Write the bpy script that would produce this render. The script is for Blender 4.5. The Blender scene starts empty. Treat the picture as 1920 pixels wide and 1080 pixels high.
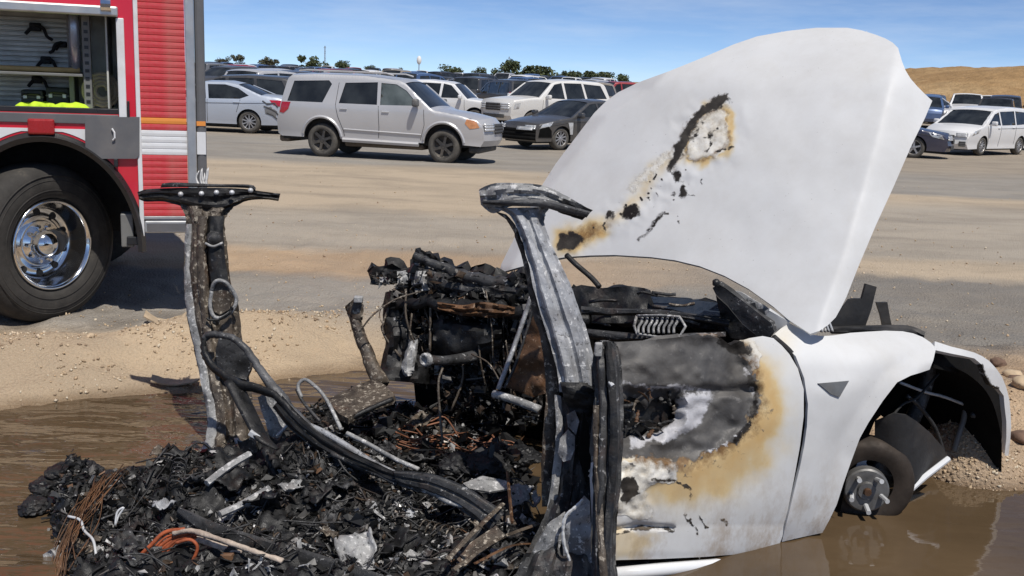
import bpy, bmesh, math, random
import numpy as np
from mathutils import Vector, Matrix
from mathutils.geometry import delaunay_2d_cdt

# ------------------------------------------------------------------ camera, sky, sun, exposure
scene = bpy.context.scene
FPX = 1900.0                       # focal length in pixels of the 1920 wide photograph
PITCH = math.atan(378.0 / FPX)
ROLL = math.radians(2.3)
CAM = np.array([0.0, 0.0, 1.74])
_F = np.array([0, math.cos(PITCH), -math.sin(PITCH)])
_r0 = np.array([1.0, 0, 0]); _u0 = np.array([0, math.sin(PITCH), math.cos(PITCH)])
_R = math.cos(ROLL) * _r0 + math.sin(ROLL) * _u0
_U = -math.sin(ROLL) * _r0 + math.cos(ROLL) * _u0

cam_data = bpy.data.cameras.new('camera')
cam_data.sensor_width = 36.0
cam_data.lens = 36.0 * FPX / 1920.0
cam_data.clip_start = 0.05
cam_data.clip_end = 20000.0
cam = bpy.data.objects.new('camera', cam_data)
scene.collection.objects.link(cam)
_B = -_F
cam.matrix_world = Matrix(((_R[0], _U[0], _B[0], CAM[0]), (_R[1], _U[1], _B[1], CAM[1]), (_R[2], _U[2], _B[2], CAM[2]), (0, 0, 0, 1)))
scene.camera = cam

SUN_DIR = Vector((0.46, -0.89, 0.0)).normalized() * math.cos(math.radians(61)) + Vector((0, 0, math.sin(math.radians(61))))
world = bpy.data.worlds.new('World')
scene.world = world
world.use_nodes = True
wn, wl = world.node_tree.nodes, world.node_tree.links
wn.clear()
w_out = wn.new('ShaderNodeOutputWorld')
w_bg = wn.new('ShaderNodeBackground')
w_sky = wn.new('ShaderNodeTexSky')
w_sky.sky_type = 'NISHITA'
w_sky.sun_disc = False
w_sky.sun_elevation = math.radians(61)
w_sky.sun_rotation = math.atan2(SUN_DIR.x, SUN_DIR.y)
w_sky.altitude = 1500
w_sky.air_density = 0.45
w_sky.dust_density = 0.12
w_sky.ozone_density = 4.0
w_bg.inputs['Strength'].default_value = 0.105
# thin high cloud streaks, everywhere in the sky
w_tc = wn.new('ShaderNodeTexCoord')
w_map = wn.new('ShaderNodeMapping'); w_map.inputs['Scale'].default_value = (2.2, 2.2, 16.0)
w_noise = wn.new('ShaderNodeTexNoise'); w_noise.inputs['Scale'].default_value = 2.4; w_noise.inputs['Detail'].default_value = 6; w_noise.inputs['Roughness'].default_value = 0.62
w_ramp = wn.new('ShaderNodeValToRGB')
w_ramp.color_ramp.elements[0].position = 0.42; w_ramp.color_ramp.elements[0].color = (0, 0, 0, 1)
w_ramp.color_ramp.elements[1].position = 0.9; w_ramp.color_ramp.elements[1].color = (0.34, 0.34, 0.34, 1)
w_mix = wn.new('ShaderNodeMix'); w_mix.data_type = 'RGBA'
w_mix.inputs['B'].default_value = (7.2, 7.6, 8.0, 1)
wl.new(w_tc.outputs['Generated'], w_map.inputs['Vector'])
wl.new(w_map.outputs['Vector'], w_noise.inputs['Vector'])
wl.new(w_noise.outputs['Fac'], w_ramp.inputs['Fac'])
wl.new(w_ramp.outputs['Color'], w_mix.inputs['Factor'])
wl.new(w_sky.outputs['Color'], w_mix.inputs['A'])
wl.new(w_mix.outputs['Result'], w_bg.inputs['Color'])
wl.new(w_bg.outputs['Background'], w_out.inputs['Surface'])

sun_data = bpy.data.lights.new('sun', 'SUN')
sun_data.energy = 3.6
sun_data.angle = math.radians(0.53)
sun_data.color = (1.0, 0.95, 0.88)
sun = bpy.data.objects.new('sun', sun_data)
sun.rotation_euler = SUN_DIR.to_track_quat('Z', 'Y').to_euler()
scene.collection.objects.link(sun)

scene.view_settings.view_transform = 'Standard'
scene.view_settings.look = 'None'
scene.view_settings.exposure = 0.22
scene.view_settings.gamma = 1.0
scene.cycles.max_bounces = 4
scene.cycles.transparent_max_bounces = 8

# ------------------------------------------------------------------ numbers and pixels to points
def ray(px, py):
    v = _F * FPX + _R * (px - 960.0) - _U * (py - 540.0)
    return v / v[1]
def at(px, py, d):
    """world point seen at a pixel of the photograph, d metres down range"""
    return CAM + ray(px, py) * d
def at_z(px, py, z):
    v = ray(px, py)
    return CAM + v * ((z - CAM[2]) / v[2])
def on_plane(px, py, p0, n):
    v = ray(px, py)
    return CAM + v * (np.dot(np.asarray(p0) - CAM, n) / np.dot(v, n))

def _hash(ix, iy, iz, seed):
    h = (ix.astype(np.int64) * 374761393 + iy.astype(np.int64) * 668265263 + iz.astype(np.int64) * 2147483647 + seed * 974711) & 0x7fffffff
    h = (h ^ (h >> 13)) * 1274126177 & 0x7fffffff
    return ((h ^ (h >> 16)) & 0xffff) / 65535.0
def vnoise(x, y, z=0.0, seed=0):
    x, y, z = np.broadcast_arrays(np.asarray(x, float), np.asarray(y, float), np.asarray(z, float))
    ix, iy, iz = np.floor(x), np.floor(y), np.floor(z)
    fx, fy, fz = x - ix, y - iy, z - iz
    fx, fy, fz = fx * fx * (3 - 2 * fx), fy * fy * (3 - 2 * fy), fz * fz * (3 - 2 * fz)
    r = 0
    for dx in (0, 1):
        for dy in (0, 1):
            for dz in (0, 1):
                w = (fx if dx else 1 - fx) * (fy if dy else 1 - fy) * (fz if dz else 1 - fz)
                r = r + w * _hash(ix + dx, iy + dy, iz + dz, seed)
    return r
def fbm(x, y, z=0.0, octaves=4, seed=0, gain=0.5):
    a, s, t, m = 1.0, 1.0, 0.0, 0.0
    for k in range(octaves):
        t = t + a * vnoise(np.asarray(x) * s, np.asarray(y) * s, np.asarray(z) * s, seed + k * 17)
        m += a; a *= gain; s *= 2.03
    return t / m
def sstep(a, b, x):
    t = np.clip((np.asarray(x, float) - a) / (b - a), 0, 1)
    return t * t * (3 - 2 * t)
def inside(poly, x, y):
    """vectorised point in polygon"""
    x = np.asarray(x, float); y = np.asarray(y, float)
    r = np.zeros(x.shape, bool)
    n = len(poly)
    for i in range(n):
        x1, y1 = poly[i]; x2, y2 = poly[(i + 1) % n]
        if y1 == y2: continue
        c = ((y1 > y) != (y2 > y)) & (x < (x2 - x1) * (y - y1) / (y2 - y1) + x1)
        r ^= c
    return r
def edge_dist(poly, x, y, closed=True):
    """distance to a polyline"""
    x = np.asarray(x, float); y = np.asarray(y, float)
    d = np.full(x.shape, 1e9)
    n = len(poly)
    for i in range(n if closed else n - 1):
        x1, y1 = poly[i]; x2, y2 = poly[(i + 1) % n]
        ex, ey = x2 - x1, y2 - y1
        L = ex * ex + ey * ey + 1e-12
        t = np.clip(((x - x1) * ex + (y - y1) * ey) / L, 0, 1)
        d = np.minimum(d, np.hypot(x - x1 - t * ex, y - y1 - t * ey))
    return d
def blob(poly, x, y, soft):
    """1 inside a traced patch, fading over soft"""
    d = edge_dist(poly, x, y)
    s = np.where(inside(poly, x, y), d, -d)
    return sstep(-soft, soft, s)
def smooth_path(pts, n=8, closed=False):
    """Catmull-Rom through the points (any dimension)"""
    P = [np.asarray(p, float) for p in pts]
    m = len(P); out = []
    rng = range(m) if closed else range(m - 1)
    for i in rng:
        p0 = P[(i - 1) % m] if closed or i > 0 else 2 * P[0] - P[1]
        p1, p2 = P[i], P[(i + 1) % m]
        p3 = P[(i + 2) % m] if closed or i + 2 < m else 2 * P[-1] - P[-2]
        for k in range(n):
            t = k / n
            out.append(0.5 * ((2 * p1) + (-p0 + p2) * t + (2 * p0 - 5 * p1 + 4 * p2 - p3) * t * t + (-p0 + 3 * p1 - 3 * p2 + p3) * t ** 3))
    if not closed: out.append(P[-1])
    return out
def resample(poly, step, closed=True):
    P = [np.asarray(p, float) for p in poly]
    if closed: P = P + [P[0]]
    out = []
    for a, b in zip(P[:-1], P[1:]):
        n = max(1, int(round(np.linalg.norm(b - a) / step)))
        for k in range(n): out.append(a + (b - a) * k / n)
    if not closed: out.append(P[-1])
    return out

# ------------------------------------------------------------------ materials
class NT:
    def __init__(self, name):
        self.m = bpy.data.materials.new(name); self.m.use_nodes = True
        self.t = self.m.node_tree; self.t.nodes.clear()
        self.out = self.t.nodes.new('ShaderNodeOutputMaterial')
        self.p = self.t.nodes.new('ShaderNodeBsdfPrincipled')
        self.t.links.new(self.p.outputs['BSDF'], self.out.inputs['Surface'])
        self.coord = None
    def n(self, kind, **kw):
        x = self.t.nodes.new(kind)
        for k, v in kw.items():
            if k.startswith('_'): setattr(x, k[1:], v)
            else: x.inputs[k].default_value = v
        return x
    def link(self, a, b): self.t.links.new(a, b)
    def co(self, kind='Object'):
        if self.coord is None: self.coord = self.n('ShaderNodeTexCoord')
        return self.coord.outputs[kind]
    def pos(self):
        return self.n('ShaderNodeNewGeometry').outputs['Position']
    def noise(self, scale, detail=4, rough=0.55, co=None, stretch=None, dist=0.0):
        co = co or self.co()
        if stretch:
            mp = self.n('ShaderNodeMapping'); mp.inputs['Scale'].default_value = stretch
            self.link(co, mp.inputs['Vector']); co = mp.outputs['Vector']
        x = self.n('ShaderNodeTexNoise', Scale=scale, Detail=detail, Roughness=rough, Distortion=dist)
        self.link(co, x.inputs['Vector'])
        return x.outputs['Fac']
    def ramp(self, fac, stops, interp='LINEAR'):
        r = self.n('ShaderNodeValToRGB'); cr = r.color_ramp; cr.interpolation = interp
        while len(cr.elements) < len(stops): cr.elements.new(0.5)
        for e, (p, c) in zip(cr.elements, stops):
            e.position = p
            e.color = (c, c, c, 1) if isinstance(c, (int, float)) else (*c, 1)
        self.link(fac, r.inputs['Fac'])
        return r.outputs['Color']
    def mix(self, fac, a, b, blend='MIX'):
        x = self.n('ShaderNodeMix', _data_type='RGBA', _blend_type=blend)
        for s, v in (('Factor', fac), ('A', a), ('B', b)):
            if hasattr(v, 'links'): self.link(v, x.inputs[s])
            elif isinstance(v, (int, float)): x.inputs[s].default_value = v if s == 'Factor' else (v, v, v, 1)
            else: x.inputs[s].default_value = (*v, 1)
        return x.outputs['Result']
    def math(self, op, a, b=0.0, clamp=False):
        x = self.n('ShaderNodeMath', _operation=op, _use_clamp=clamp)
        for i, v in ((0, a), (1, b)):
            if hasattr(v, 'links'): self.link(v, x.inputs[i])
            else: x.inputs[i].default_value = v
        return x.outputs[0]
    def attr(self, name):
        return self.n('ShaderNodeAttribute', _attribute_name=name).outputs['Fac']
    def bump(self, h, strength=0.3, dist=0.01):
        b = self.n('ShaderNodeBump', Strength=strength, Distance=dist)
        self.link(h, b.inputs['Height']); self.link(b.outputs['Normal'], self.p.inputs['Normal'])
        return b
    def set(self, **kw):
        for k, v in kw.items():
            k = {'base': 'Base Color', 'rough': 'Roughness', 'metal': 'Metallic', 'ior': 'IOR', 'coat': 'Coat Weight', 'coatr': 'Coat Roughness', 'spec': 'Specular IOR Level', 'trans': 'Transmission Weight', 'emit': 'Emission Strength', 'emitc': 'Emission Color', 'alpha': 'Alpha'}[k]
            s = self.p.inputs[k]
            if hasattr(v, 'links'): self.link(v, s)
            elif s.type == 'RGBA': s.default_value = (*v, 1)
            else: s.default_value = v
        return self

M = {}
def simple(name, base, rough=0.5, metal=0.0, var=0.18, scale=9.0, bump=0.0, bscale=60.0, coat=0.0, dirt=None, spec=0.5):
    t = NT(name)
    b = np.array(base)
    col = t.ramp(t.noise(scale, 5, 0.6), [(0.25, tuple(b * (1 - var))), (0.75, tuple(np.minimum(b * (1 + var), 1)))])
    if dirt is not None:
        col = t.mix(t.ramp(t.noise(3.1, 6, 0.65), [(0.48, 0.0), (0.8, 0.75)]), col, dirt)
    t.set(base=col, rough=t.ramp(t.noise(scale * 1.7, 4), [(0.3, max(rough - 0.1, 0.02)), (0.7, min(rough + 0.1, 1))]), metal=metal, coat=coat, spec=spec)
    if bump: t.bump(t.noise(bscale, 4, 0.6), bump, 0.004)
    M[name] = t.m
    return t.m

DUST = (0.36, 0.29, 0.21)
def paint(name, base, rough=0.32, metal=0.0, dust=0.35, coat=0.6):
    t = NT(name)
    b = np.array(base)
    c = t.ramp(t.noise(1.3, 4), [(0.3, tuple(b * 0.93)), (0.7, tuple(np.minimum(b * 1.05, 1)))])
    # road dust: thicker low down, in streaks
    sep = t.n('ShaderNodeSeparateXYZ'); t.link(t.co(), sep.inputs[0])
    low = t.math('MULTIPLY', t.math('SUBTRACT', 0.95, sep.outputs['Z'], True), 0.9, True)
    ns = t.ramp(t.noise(2.6, 6, 0.7), [(0.3, 0.15), (0.75, 1.0)])
    f = t.math('MULTIPLY', t.math('ADD', low, 0.22), ns, True)
    c = t.mix(t.math('MULTIPLY', f, dust), c, DUST)
    t.set(base=c, rough=t.math('ADD', t.math('MULTIPLY', f, 0.45), rough, True), metal=metal, coat=coat, coatr=0.12)
    M[name] = t.m
    return t.m

# ------------------------------------------------------------------ object building
COL = scene.collection
class MB:
    """collects pieces of one mesh"""
    def __init__(self): self.v = []; self.f = []
    def add(self, vs, fs):
        o = len(self.v); self.v += [tuple(map(float, p)) for p in vs]; self.f += [tuple(i + o for i in q) for q in fs]
        return self
    def box(self, x0, x1, y0, y1, z0, z1, M4=None):
        vs = [(x, y, z) for z in (z0, z1) for y in (y0, y1) for x in (x0, x1)]
        if M4 is not None: vs = [tuple(M4 @ Vector(p)) for p in vs]
        return self.add(vs, [(0, 2, 3, 1), (4, 5, 7, 6), (0, 1, 5, 4), (2, 6, 7, 3), (0, 4, 6, 2), (1, 3, 7, 5)])
    def bbox(self, x0, x1, y0, y1, z0, z1, b=0.006, M4=None):
        """box with chamfered edges"""
        bm = bmesh.new()
        r = bmesh.ops.create_cube(bm, size=1.0)
        for q in bm.verts: q.co = Vector(((x0 + x1) / 2 + q.co.x * (x1 - x0), (y0 + y1) / 2 + q.co.y * (y1 - y0), (z0 + z1) / 2 + q.co.z * (z1 - z0)))
        bmesh.ops.bevel(bm, geom=bm.edges[:], offset=b, segments=2, affect='EDGES', profile=0.5)
        bm.verts.index_update()
        vs = [tuple(M4 @ q.co) if M4 is not None else tuple(q.co) for q in bm.verts]
        self.add(vs, [tuple(q.index for q in fc.verts) for fc in bm.faces]); bm.free()
        return self
    def tube(self, pts, r, n=8, cap=True, flat=1.0):
        P = [np.asarray(p, float) for p in pts]
        rs = r if hasattr(r, '__len__') else [r] * len(P)
        base = len(self.v); m = len(P)
        up = np.array([0.13, 0.21, 0.97])
        prev = None
        for i in range(m):
            d = P[min(i + 1, m - 1)] - P[max(i - 1, 0)]
            d = d / (np.linalg.norm(d) + 1e-9)
            a = np.cross(d, up) if prev is None else prev - d * np.dot(prev, d)
            if np.linalg.norm(a) < 1e-5: a = np.cross(d, np.array([1.0, 0.1, 0]))
            a = a / np.linalg.norm(a); prev = a
            b = np.cross(d, a)
            for k in range(n):
                t = 2 * math.pi * k / n
                self.v.append(tuple(P[i] + rs[i] * (a * math.cos(t) + b * math.sin(t) * flat)))
        for i in range(m - 1):
            for k in range(n):
                k2 = (k + 1) % n
                self.f.append((base + i * n + k, base + i * n + k2, base + (i + 1) * n + k2, base + (i + 1) * n + k))
        if cap:
            self.f.append(tuple(base + k for k in reversed(range(n))))
            self.f.append(tuple(base + (m - 1) * n + k for k in range(n)))
        return self
    def lathe(self, prof, n=32, axis='Y', center=(0, 0, 0), close=False):
        """profile [(radius, along)], turned round an axis"""
        base = len(self.v); c = center; m = len(prof)
        for r, h in prof:
            for k in range(n):
                t = 2 * math.pi * k / n; a, b = r * math.cos(t), r * math.sin(t)
                self.v.append((c[0] + a, c[1] + h, c[2] + b) if axis == 'Y' else (c[0] + a, c[1] + b, c[2] + h) if axis == 'Z' else (c[0] + h, c[1] + a, c[2] + b))
        for i in range(m - 1):
            for k in range(n):
                k2 = (k + 1) % n
                self.f.append((base + i * n + k, base + i * n + k2, base + (i + 1) * n + k2, base + (i + 1) * n + k))
        return self
    def disc(self, c, r, n=16, axis='Y', flip=False):
        base = len(self.v)
        for k in range(n):
            t = 2 * math.pi * k / n
            self.v.append((c[0] + r * math.cos(t), c[1], c[2] + r * math.sin(t)) if axis == 'Y' else (c[0], c[1] + r * math.cos(t), c[2] + r * math.sin(t)) if axis == 'X' else (c[0] + r * math.cos(t), c[1] + r * math.sin(t), c[2]))
        self.f.append(tuple(base + k for k in (range(n) if flip else reversed(range(n)))))
        return self
    def prism(self, poly, y0, y1, M4=None):
        """polygon in (x, z) pushed from y0 to y1"""
        n = len(poly)
        vs = [(p[0], y0, p[1]) for p in poly] + [(p[0], y1, p[1]) for p in poly]
        if M4 is not None: vs = [tuple(M4 @ Vector(p)) for p in vs]
        return self.add(vs, [tuple(range(n)), tuple(reversed(range(n, 2 * n)))] + [((i + 1) % n, i, n + i, n + (i + 1) % n) for i in range(n)])
    def strip(self, a, b):
        """ribbon between two polylines"""
        n = len(a)
        return self.add(list(a) + list(b), [(i, i + 1, n + i + 1, n + i) for i in range(n - 1)])
    def build(self, name, mat, parent=None, smooth=False, angle=None):
        me = bpy.data.meshes.new(name); me.from_pydata(self.v, [], self.f); me.update()
        return link(name, me, mat, parent, smooth)
def link(name, me, mat, parent=None, smooth=False):
    if isinstance(mat, str): mat = M[mat]
    if mat is not None and len(me.materials) == 0: me.materials.append(mat)
    if smooth: me.shade_smooth()
    o = bpy.data.objects.new(name, me); COL.objects.link(o)
    if parent is not None:
        o.parent = parent
        if 'world_space' in parent.keys():
            pass
    return o
def fast_mesh(name, V, Fc):
    """mesh from arrays: verts (n,3), faces (m,k)"""
    V = np.ascontiguousarray(V, np.float32).reshape(-1, 3); Fc = np.ascontiguousarray(Fc, np.int32)
    k = Fc.shape[-1]; Fc = Fc.reshape(-1, k)
    me = bpy.data.meshes.new(name)
    me.vertices.add(len(V)); me.vertices.foreach_set('co', V.ravel())
    me.loops.add(Fc.size); me.loops.foreach_set('vertex_index', Fc.ravel())
    me.polygons.add(len(Fc)); me.polygons.foreach_set('loop_start', np.arange(0, Fc.size, k, dtype=np.int32))
    me.update(calc_edges=True)
    return me
def fix_normals(me):
    bm = bmesh.new(); bm.from_mesh(me); bmesh.ops.recalc_face_normals(bm, faces=bm.faces[:]); bm.to_mesh(me); bm.free()
def smooth_by_angle(o, deg=40):
    me = o.data; me.shade_smooth()
    try: me.set_sharp_from_angle(angle=math.radians(deg))
    except Exception: pass
    return o
def tag(o, label=None, cat=None, group=None, kind=None):
    if label: o['label'] = label
    if cat: o['category'] = cat
    if group: o['group'] = group
    if kind: o['kind'] = kind
    return o
def thing(name, label, cat, loc=(0, 0, 0), rz=0.0, group=None):
    o = bpy.data.objects.new(name, None); COL.objects.link(o)
    o.empty_display_size = 0.2
    o.location = loc; o.rotation_euler = (0, 0, rz)
    return tag(o, label, cat, group)
def copy_tree(o, parent=None):
    c = o.copy(); COL.objects.link(c); c.parent = parent
    for ch in o.children: copy_tree(ch, c)
    return c

def tri_fill(outline, step, holes=(), extra=(), margin=0.35):
    """triangulated 2D patch with inner points; returns verts (n,2), tris"""
    loops = [resample(outline, step)] + [resample(h, step) for h in holes]
    pts, edges = [], []
    for lp in loops:
        o = len(pts); n = len(lp)
        pts += [(float(p[0]), float(p[1])) for p in lp]
        edges += [(o + i, o + (i + 1) % n) for i in range(n)]
    A = np.array(outline, float)
    x0, y0 = A.min(0); x1, y1 = A.max(0)
    gx, gy = np.meshgrid(np.arange(x0 + step / 2, x1, step), np.arange(y0 + step / 2, y1, step * 0.866))
    gx = gx + (np.arange(gx.shape[0]) % 2)[:, None] * step * 0.5
    gx, gy = gx.ravel(), gy.ravel()
    ok = inside(outline, gx, gy) & (edge_dist(outline, gx, gy) > step * margin)
    for h in holes: ok &= ~inside(h, gx, gy) & (edge_dist(h, gx, gy) > step * margin)
    pts += list(zip(gx[ok].tolist(), gy[ok].tolist()))
    for p in extra: pts.append((float(p[0]), float(p[1])))
    vs, _, fs, *_rest = delaunay_2d_cdt([Vector(p) for p in pts], edges, [], 0, 1e-6)
    V = np.array([(p.x, p.y) for p in vs])
    T = np.array([f for f in fs if len(f) == 3])
    c = V[T].mean(1)
    k = inside(outline, c[:, 0], c[:, 1])
    for h in holes: k &= ~inside(h, c[:, 0], c[:, 1])
    return V, T[k]
def panel(name, outline, mapper, step, mat, parent=None, holes=(), thick=0.004, attrs=None, smooth=True, offset=-1.0, flip=None):
    """a sheet traced in 2D, carried to 3D by mapper(u, v) -> (n,3), given thickness"""
    V, T = tri_fill(outline, step, holes)
    P = mapper(V[:, 0], V[:, 1])
    if PANEL_FLIP if flip is None else flip: T = T[:, ::-1]
    me = bpy.data.meshes.new(name); me.from_pydata(P.tolist(), [], T.tolist()); me.update()
    if attrs:
        for k, fn in attrs.items():
            a = me.attributes.new(k, 'FLOAT', 'POINT')
            a.data.foreach_set('value', np.clip(fn(V[:, 0], V[:, 1]), 0, 1).astype(np.float32))
    o = link(name, me, mat, parent, smooth)
    if thick:
        s = o.modifiers.new('thickness', 'SOLIDIFY'); s.thickness = thick; s.offset = offset
        if smooth:
            e = o.modifiers.new('sharp_edges', 'EDGE_SPLIT'); e.split_angle = math.radians(45)
    return o
PANEL_FLIP = False                    # True while outlines are traced in pixels (y down)
random.seed(7)
rng = np.random.default_rng(7)
# ------------------------------------------------------------------ terrain
_SX = [-30, -8, -4.2, -2.6, -1.75, -0.9, 0.0, 0.9, 1.6, 2.05, 2.35, 3.0, 5.0, 30]
_SY = [2.8, 3.4, 4.1, 4.74, 5.16, 5.68, 5.9, 5.7, 4.95, 4.45, 4.22, 4.12, 3.6, 3.0]
WATER_Z = 0.055
def shore(x):
    return np.interp(x, _SX, _SY)
def ground_h(x, y):
    x = np.asarray(x, float); y = np.asarray(y, float)
    wob = (fbm(x * 1.3, y * 1.3, 0, 4, 3) - 0.5) * 0.5
    s = y - shore(x) + wob * 0.55
    z = -0.12 + 0.205 * sstep(-0.55, 0.35, s)                        # basin up to the lot level
    # sand berm thrown up along the edge of the puddle
    bw = np.interp(x, [-8, -3.6, -2.9, -2.0, -1.0, 0.5, 1.6, 2.2, 3.0, 5.0, 9], [0.0, 0.03, 0.15, 0.21, 0.18, 0.10, 0.06, 0.08, 0.10, 0.06, 0.0])
    z = z + bw * np.exp(-((s - 0.85) / 0.42) ** 2) * (0.8 + 0.5 * (fbm(x * 1.7, y * 1.7, 5, 3, 9)))
    # heap of gravel by the front wheel
    z = z + 0.25 * np.exp(-(((x - 2.12) / 0.17) ** 2 + ((y - 4.52) / 0.2) ** 2)) + 0.15 * np.exp(-(((x - 2.75) / 0.4) ** 2 + ((y - 5.3) / 0.35) ** 2))
    near = 1 - sstep(9, 16, y)
    z = z + near * ((fbm(x * 5, y * 5, 1, 3, 21) - 0.5) * 0.065 + (fbm(x * 22, y * 22, 2, 2, 31) - 0.5) * 0.024 * sstep(-0.3, 0.2, s) * (1 - sstep(1.6, 2.4, s)))
    # gentle ruts of the haul road, slow rise of the far lot
    z = z + sstep(9, 12, y) * (fbm(x * 0.3, y * 0.9, 0, 3, 41) - 0.5) * 0.08 * (1 - sstep(30, 60, y))
    z = z + np.clip(y - 36, 0, 120) * 0.0145 + np.clip(y - 156, 0, 140) * 0.003
    return z
def axis_lines(lo, hi, step, far, growth=1.16):
    a = list(np.arange(lo, hi + 1e-6, step)); s = step; q = hi
    while q < far[1]:
        s *= growth; q += s; a.append(q)
    s = step; q = lo; pre = []
    while q > far[0]:
        s *= growth; q -= s; pre.append(q)
    return np.array(pre[::-1] + a)
_xs = axis_lines(-3.6, 3.6, 0.028, (-4000, 4000), 1.14)
_ys = axis_lines(4.0, 7.4, 0.028, (-400, 6000), 1.10)
GX, GY = np.meshgrid(_xs, _ys)
GZ = ground_h(GX, GY)
_n, _m = GX.shape
_idx = np.arange(_n * _m).reshape(_n, _m)
_q = np.stack([_idx[:-1, :-1], _idx[:-1, 1:], _idx[1:, 1:], _idx[1:, :-1]], -1).reshape(-1, 4)
me = fast_mesh('ground', np.stack([GX, GY, GZ], -1), _q)

t = NT('dirt_lot')
P = t.pos()
sep = t.n('ShaderNodeSeparateXYZ'); t.link(P, sep.inputs[0])
warp = t.math('MULTIPLY', t.math('SUBTRACT', t.noise(0.22, 4, 0.6, co=P, stretch=(0.5, 1.0, 1.0)), 0.5), 3.2)
warp = t.math('MULTIPLY', warp, t.math('MULTIPLY', t.math('SUBTRACT', sep.outputs['Y'], 3.0, True), t.math('MULTIPLY', sep.outputs['Y'], 0.085, True)))
yy = t.math('DIVIDE', t.math('ADD', sep.outputs['Y'], warp), 40.0)
SAND, ORANGE, GREY, DGREY, TAN, GTAN, BROWN = (0.54, 0.415, 0.275), (0.52, 0.37, 0.235), (0.31, 0.29, 0.26), (0.23, 0.218, 0.20), (0.52, 0.42, 0.305), (0.42, 0.37, 0.305), (0.34, 0.29, 0.23)
def bands(lst):
    out = []
    for a, b, c in lst: out += [(a / 40.0, c), (b / 40.0, c)]
    return out
left = t.ramp(yy, bands([(0, 4.0, BROWN), (4.7, 6.15, SAND), (6.5, 8.5, GREY), (8.75, 9.5, ORANGE), (9.9, 12.4, GTAN), (13.3, 19.4, TAN), (20.6, 28, GREY), (30, 40, BROWN)]))
right = t.ramp(yy, bands([(0, 4.0, BROWN), (4.3, 6.4, ORANGE), (6.9, 9.3, DGREY), (9.8, 10.4, TAN), (10.8, 16.0, GTAN), (17.0, 18.0, TAN), (18.8, 23, GREY), (26, 40, BROWN)]))
col = t.mix(t.math('MULTIPLY', t.math('ADD', sep.outputs['X'], 0.3), 0.36, True), left, right)
streak = t.noise(1.0, 5, 0.7, co=P, stretch=(0.45, 1.5, 1.0))
col = t.mix(t.ramp(streak, [(0.35, 0.0), (0.7, 0.55)]), col, t.mix(0.5, col, (0.52, 0.43, 0.32)))
col = t.mix(t.ramp(t.noise(0.8, 5, 0.72, co=P, stretch=(0.5, 1.1, 1.0)), [(0.40, 0.55), (0.56, 0.0)]), col, t.mix(0.5, col, (0.15, 0.13, 0.11)))
# wheel tracks worn along the haul road
trk = t.math('ADD', sep.outputs['Y'], t.math('ADD', t.math('MULTIPLY', sep.outputs['X'], 0.06), t.math('MULTIPLY', t.noise(0.12, 2, 0.5, co=P), 2.4)))
tw = t.ramp(t.math('DIVIDE', trk, 40.0), [(v / 40.0, c_) for v0 in (9.4, 11.1, 13.9, 15.6, 18.4) for v, c_ in ((v0 - 0.2, 0.0), (v0, 0.55), (v0 + 0.2, 0.0))][:15])
tw = t.math('MULTIPLY', tw, t.ramp(t.noise(0.7, 5, 0.7, co=P, stretch=(0.6, 1.5, 1.0)), [(0.38, 0.0), (0.62, 1.0)]))
col = t.mix(tw, col, t.mix(0.5, col, (0.13, 0.115, 0.10)))
# grains and pebbles in the surface
vor = t.n('ShaderNodeTexVoronoi', Scale=55.0); t.link(P, vor.inputs['Vector'])
grain = t.noise(90, 3, 0.7, co=P)
col = t.mix(t.ramp(grain, [(0.35, 0.30), (0.58, 0.0)]), col, t.mix(0.45, col, (0.10, 0.08, 0.06)))
col = t.mix(t.ramp(vor.outputs['Distance'], [(0.08, 0.55), (0.3, 0.0)]), col, t.mix(0.5, col, (0.62, 0.52, 0.40)))
# damp edge of the puddle
wet = t.ramp(sep.outputs['Z'], [(0.062, 1.0), (0.10, 0.0)])
wetn = t.math('MULTIPLY', wet, t.math('LESS_THAN', sep.outputs['Y'], 7.0))
col = t.mix(t.math('MULTIPLY', wetn, 0.72), col, t.mix(1.0, col, (0.42, 0.36, 0.30), 'MULTIPLY'))
t.set(base=col, rough=t.math('SUBTRACT', 0.95, t.math('MULTIPLY', wetn, 0.5)), spec=0.25)
bh = t.math('ADD', t.math('MULTIPLY', grain, 0.5), t.math('ADD', t.math('MULTIPLY', t.noise(14, 5, 0.7, co=P), 1.0), t.math('MULTIPLY', vor.outputs['Distance'], -0.5)))
t.bump(bh, 0.75, 0.03)
M['dirt_lot'] = t.m
g = link('ground', me, 'dirt_lot', smooth=True)
tag(g, 'dusty tan and grey dirt lot with sand thrown up round the puddle', None, None, 'structure')

# ------------------------------------------------------------------ muddy water
t = NT('muddy_water')
P = t.pos()
n1 = t.noise(1.0, 2.0, 0.45, co=P, stretch=(2.4, 5.5, 1.0), dist=0.2)
n2 = t.noise(1.0, 2, 0.5, co=P, stretch=(9.0, 30.0, 1.0), dist=0.3)
silt = t.ramp(t.noise(0.9, 5, 0.6, co=P), [(0.3, (0.060, 0.040, 0.022)), (0.7, (0.115, 0.078, 0.044))])
t.set(base=silt, rough=0.02, ior=1.38, spec=0.6)
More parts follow.
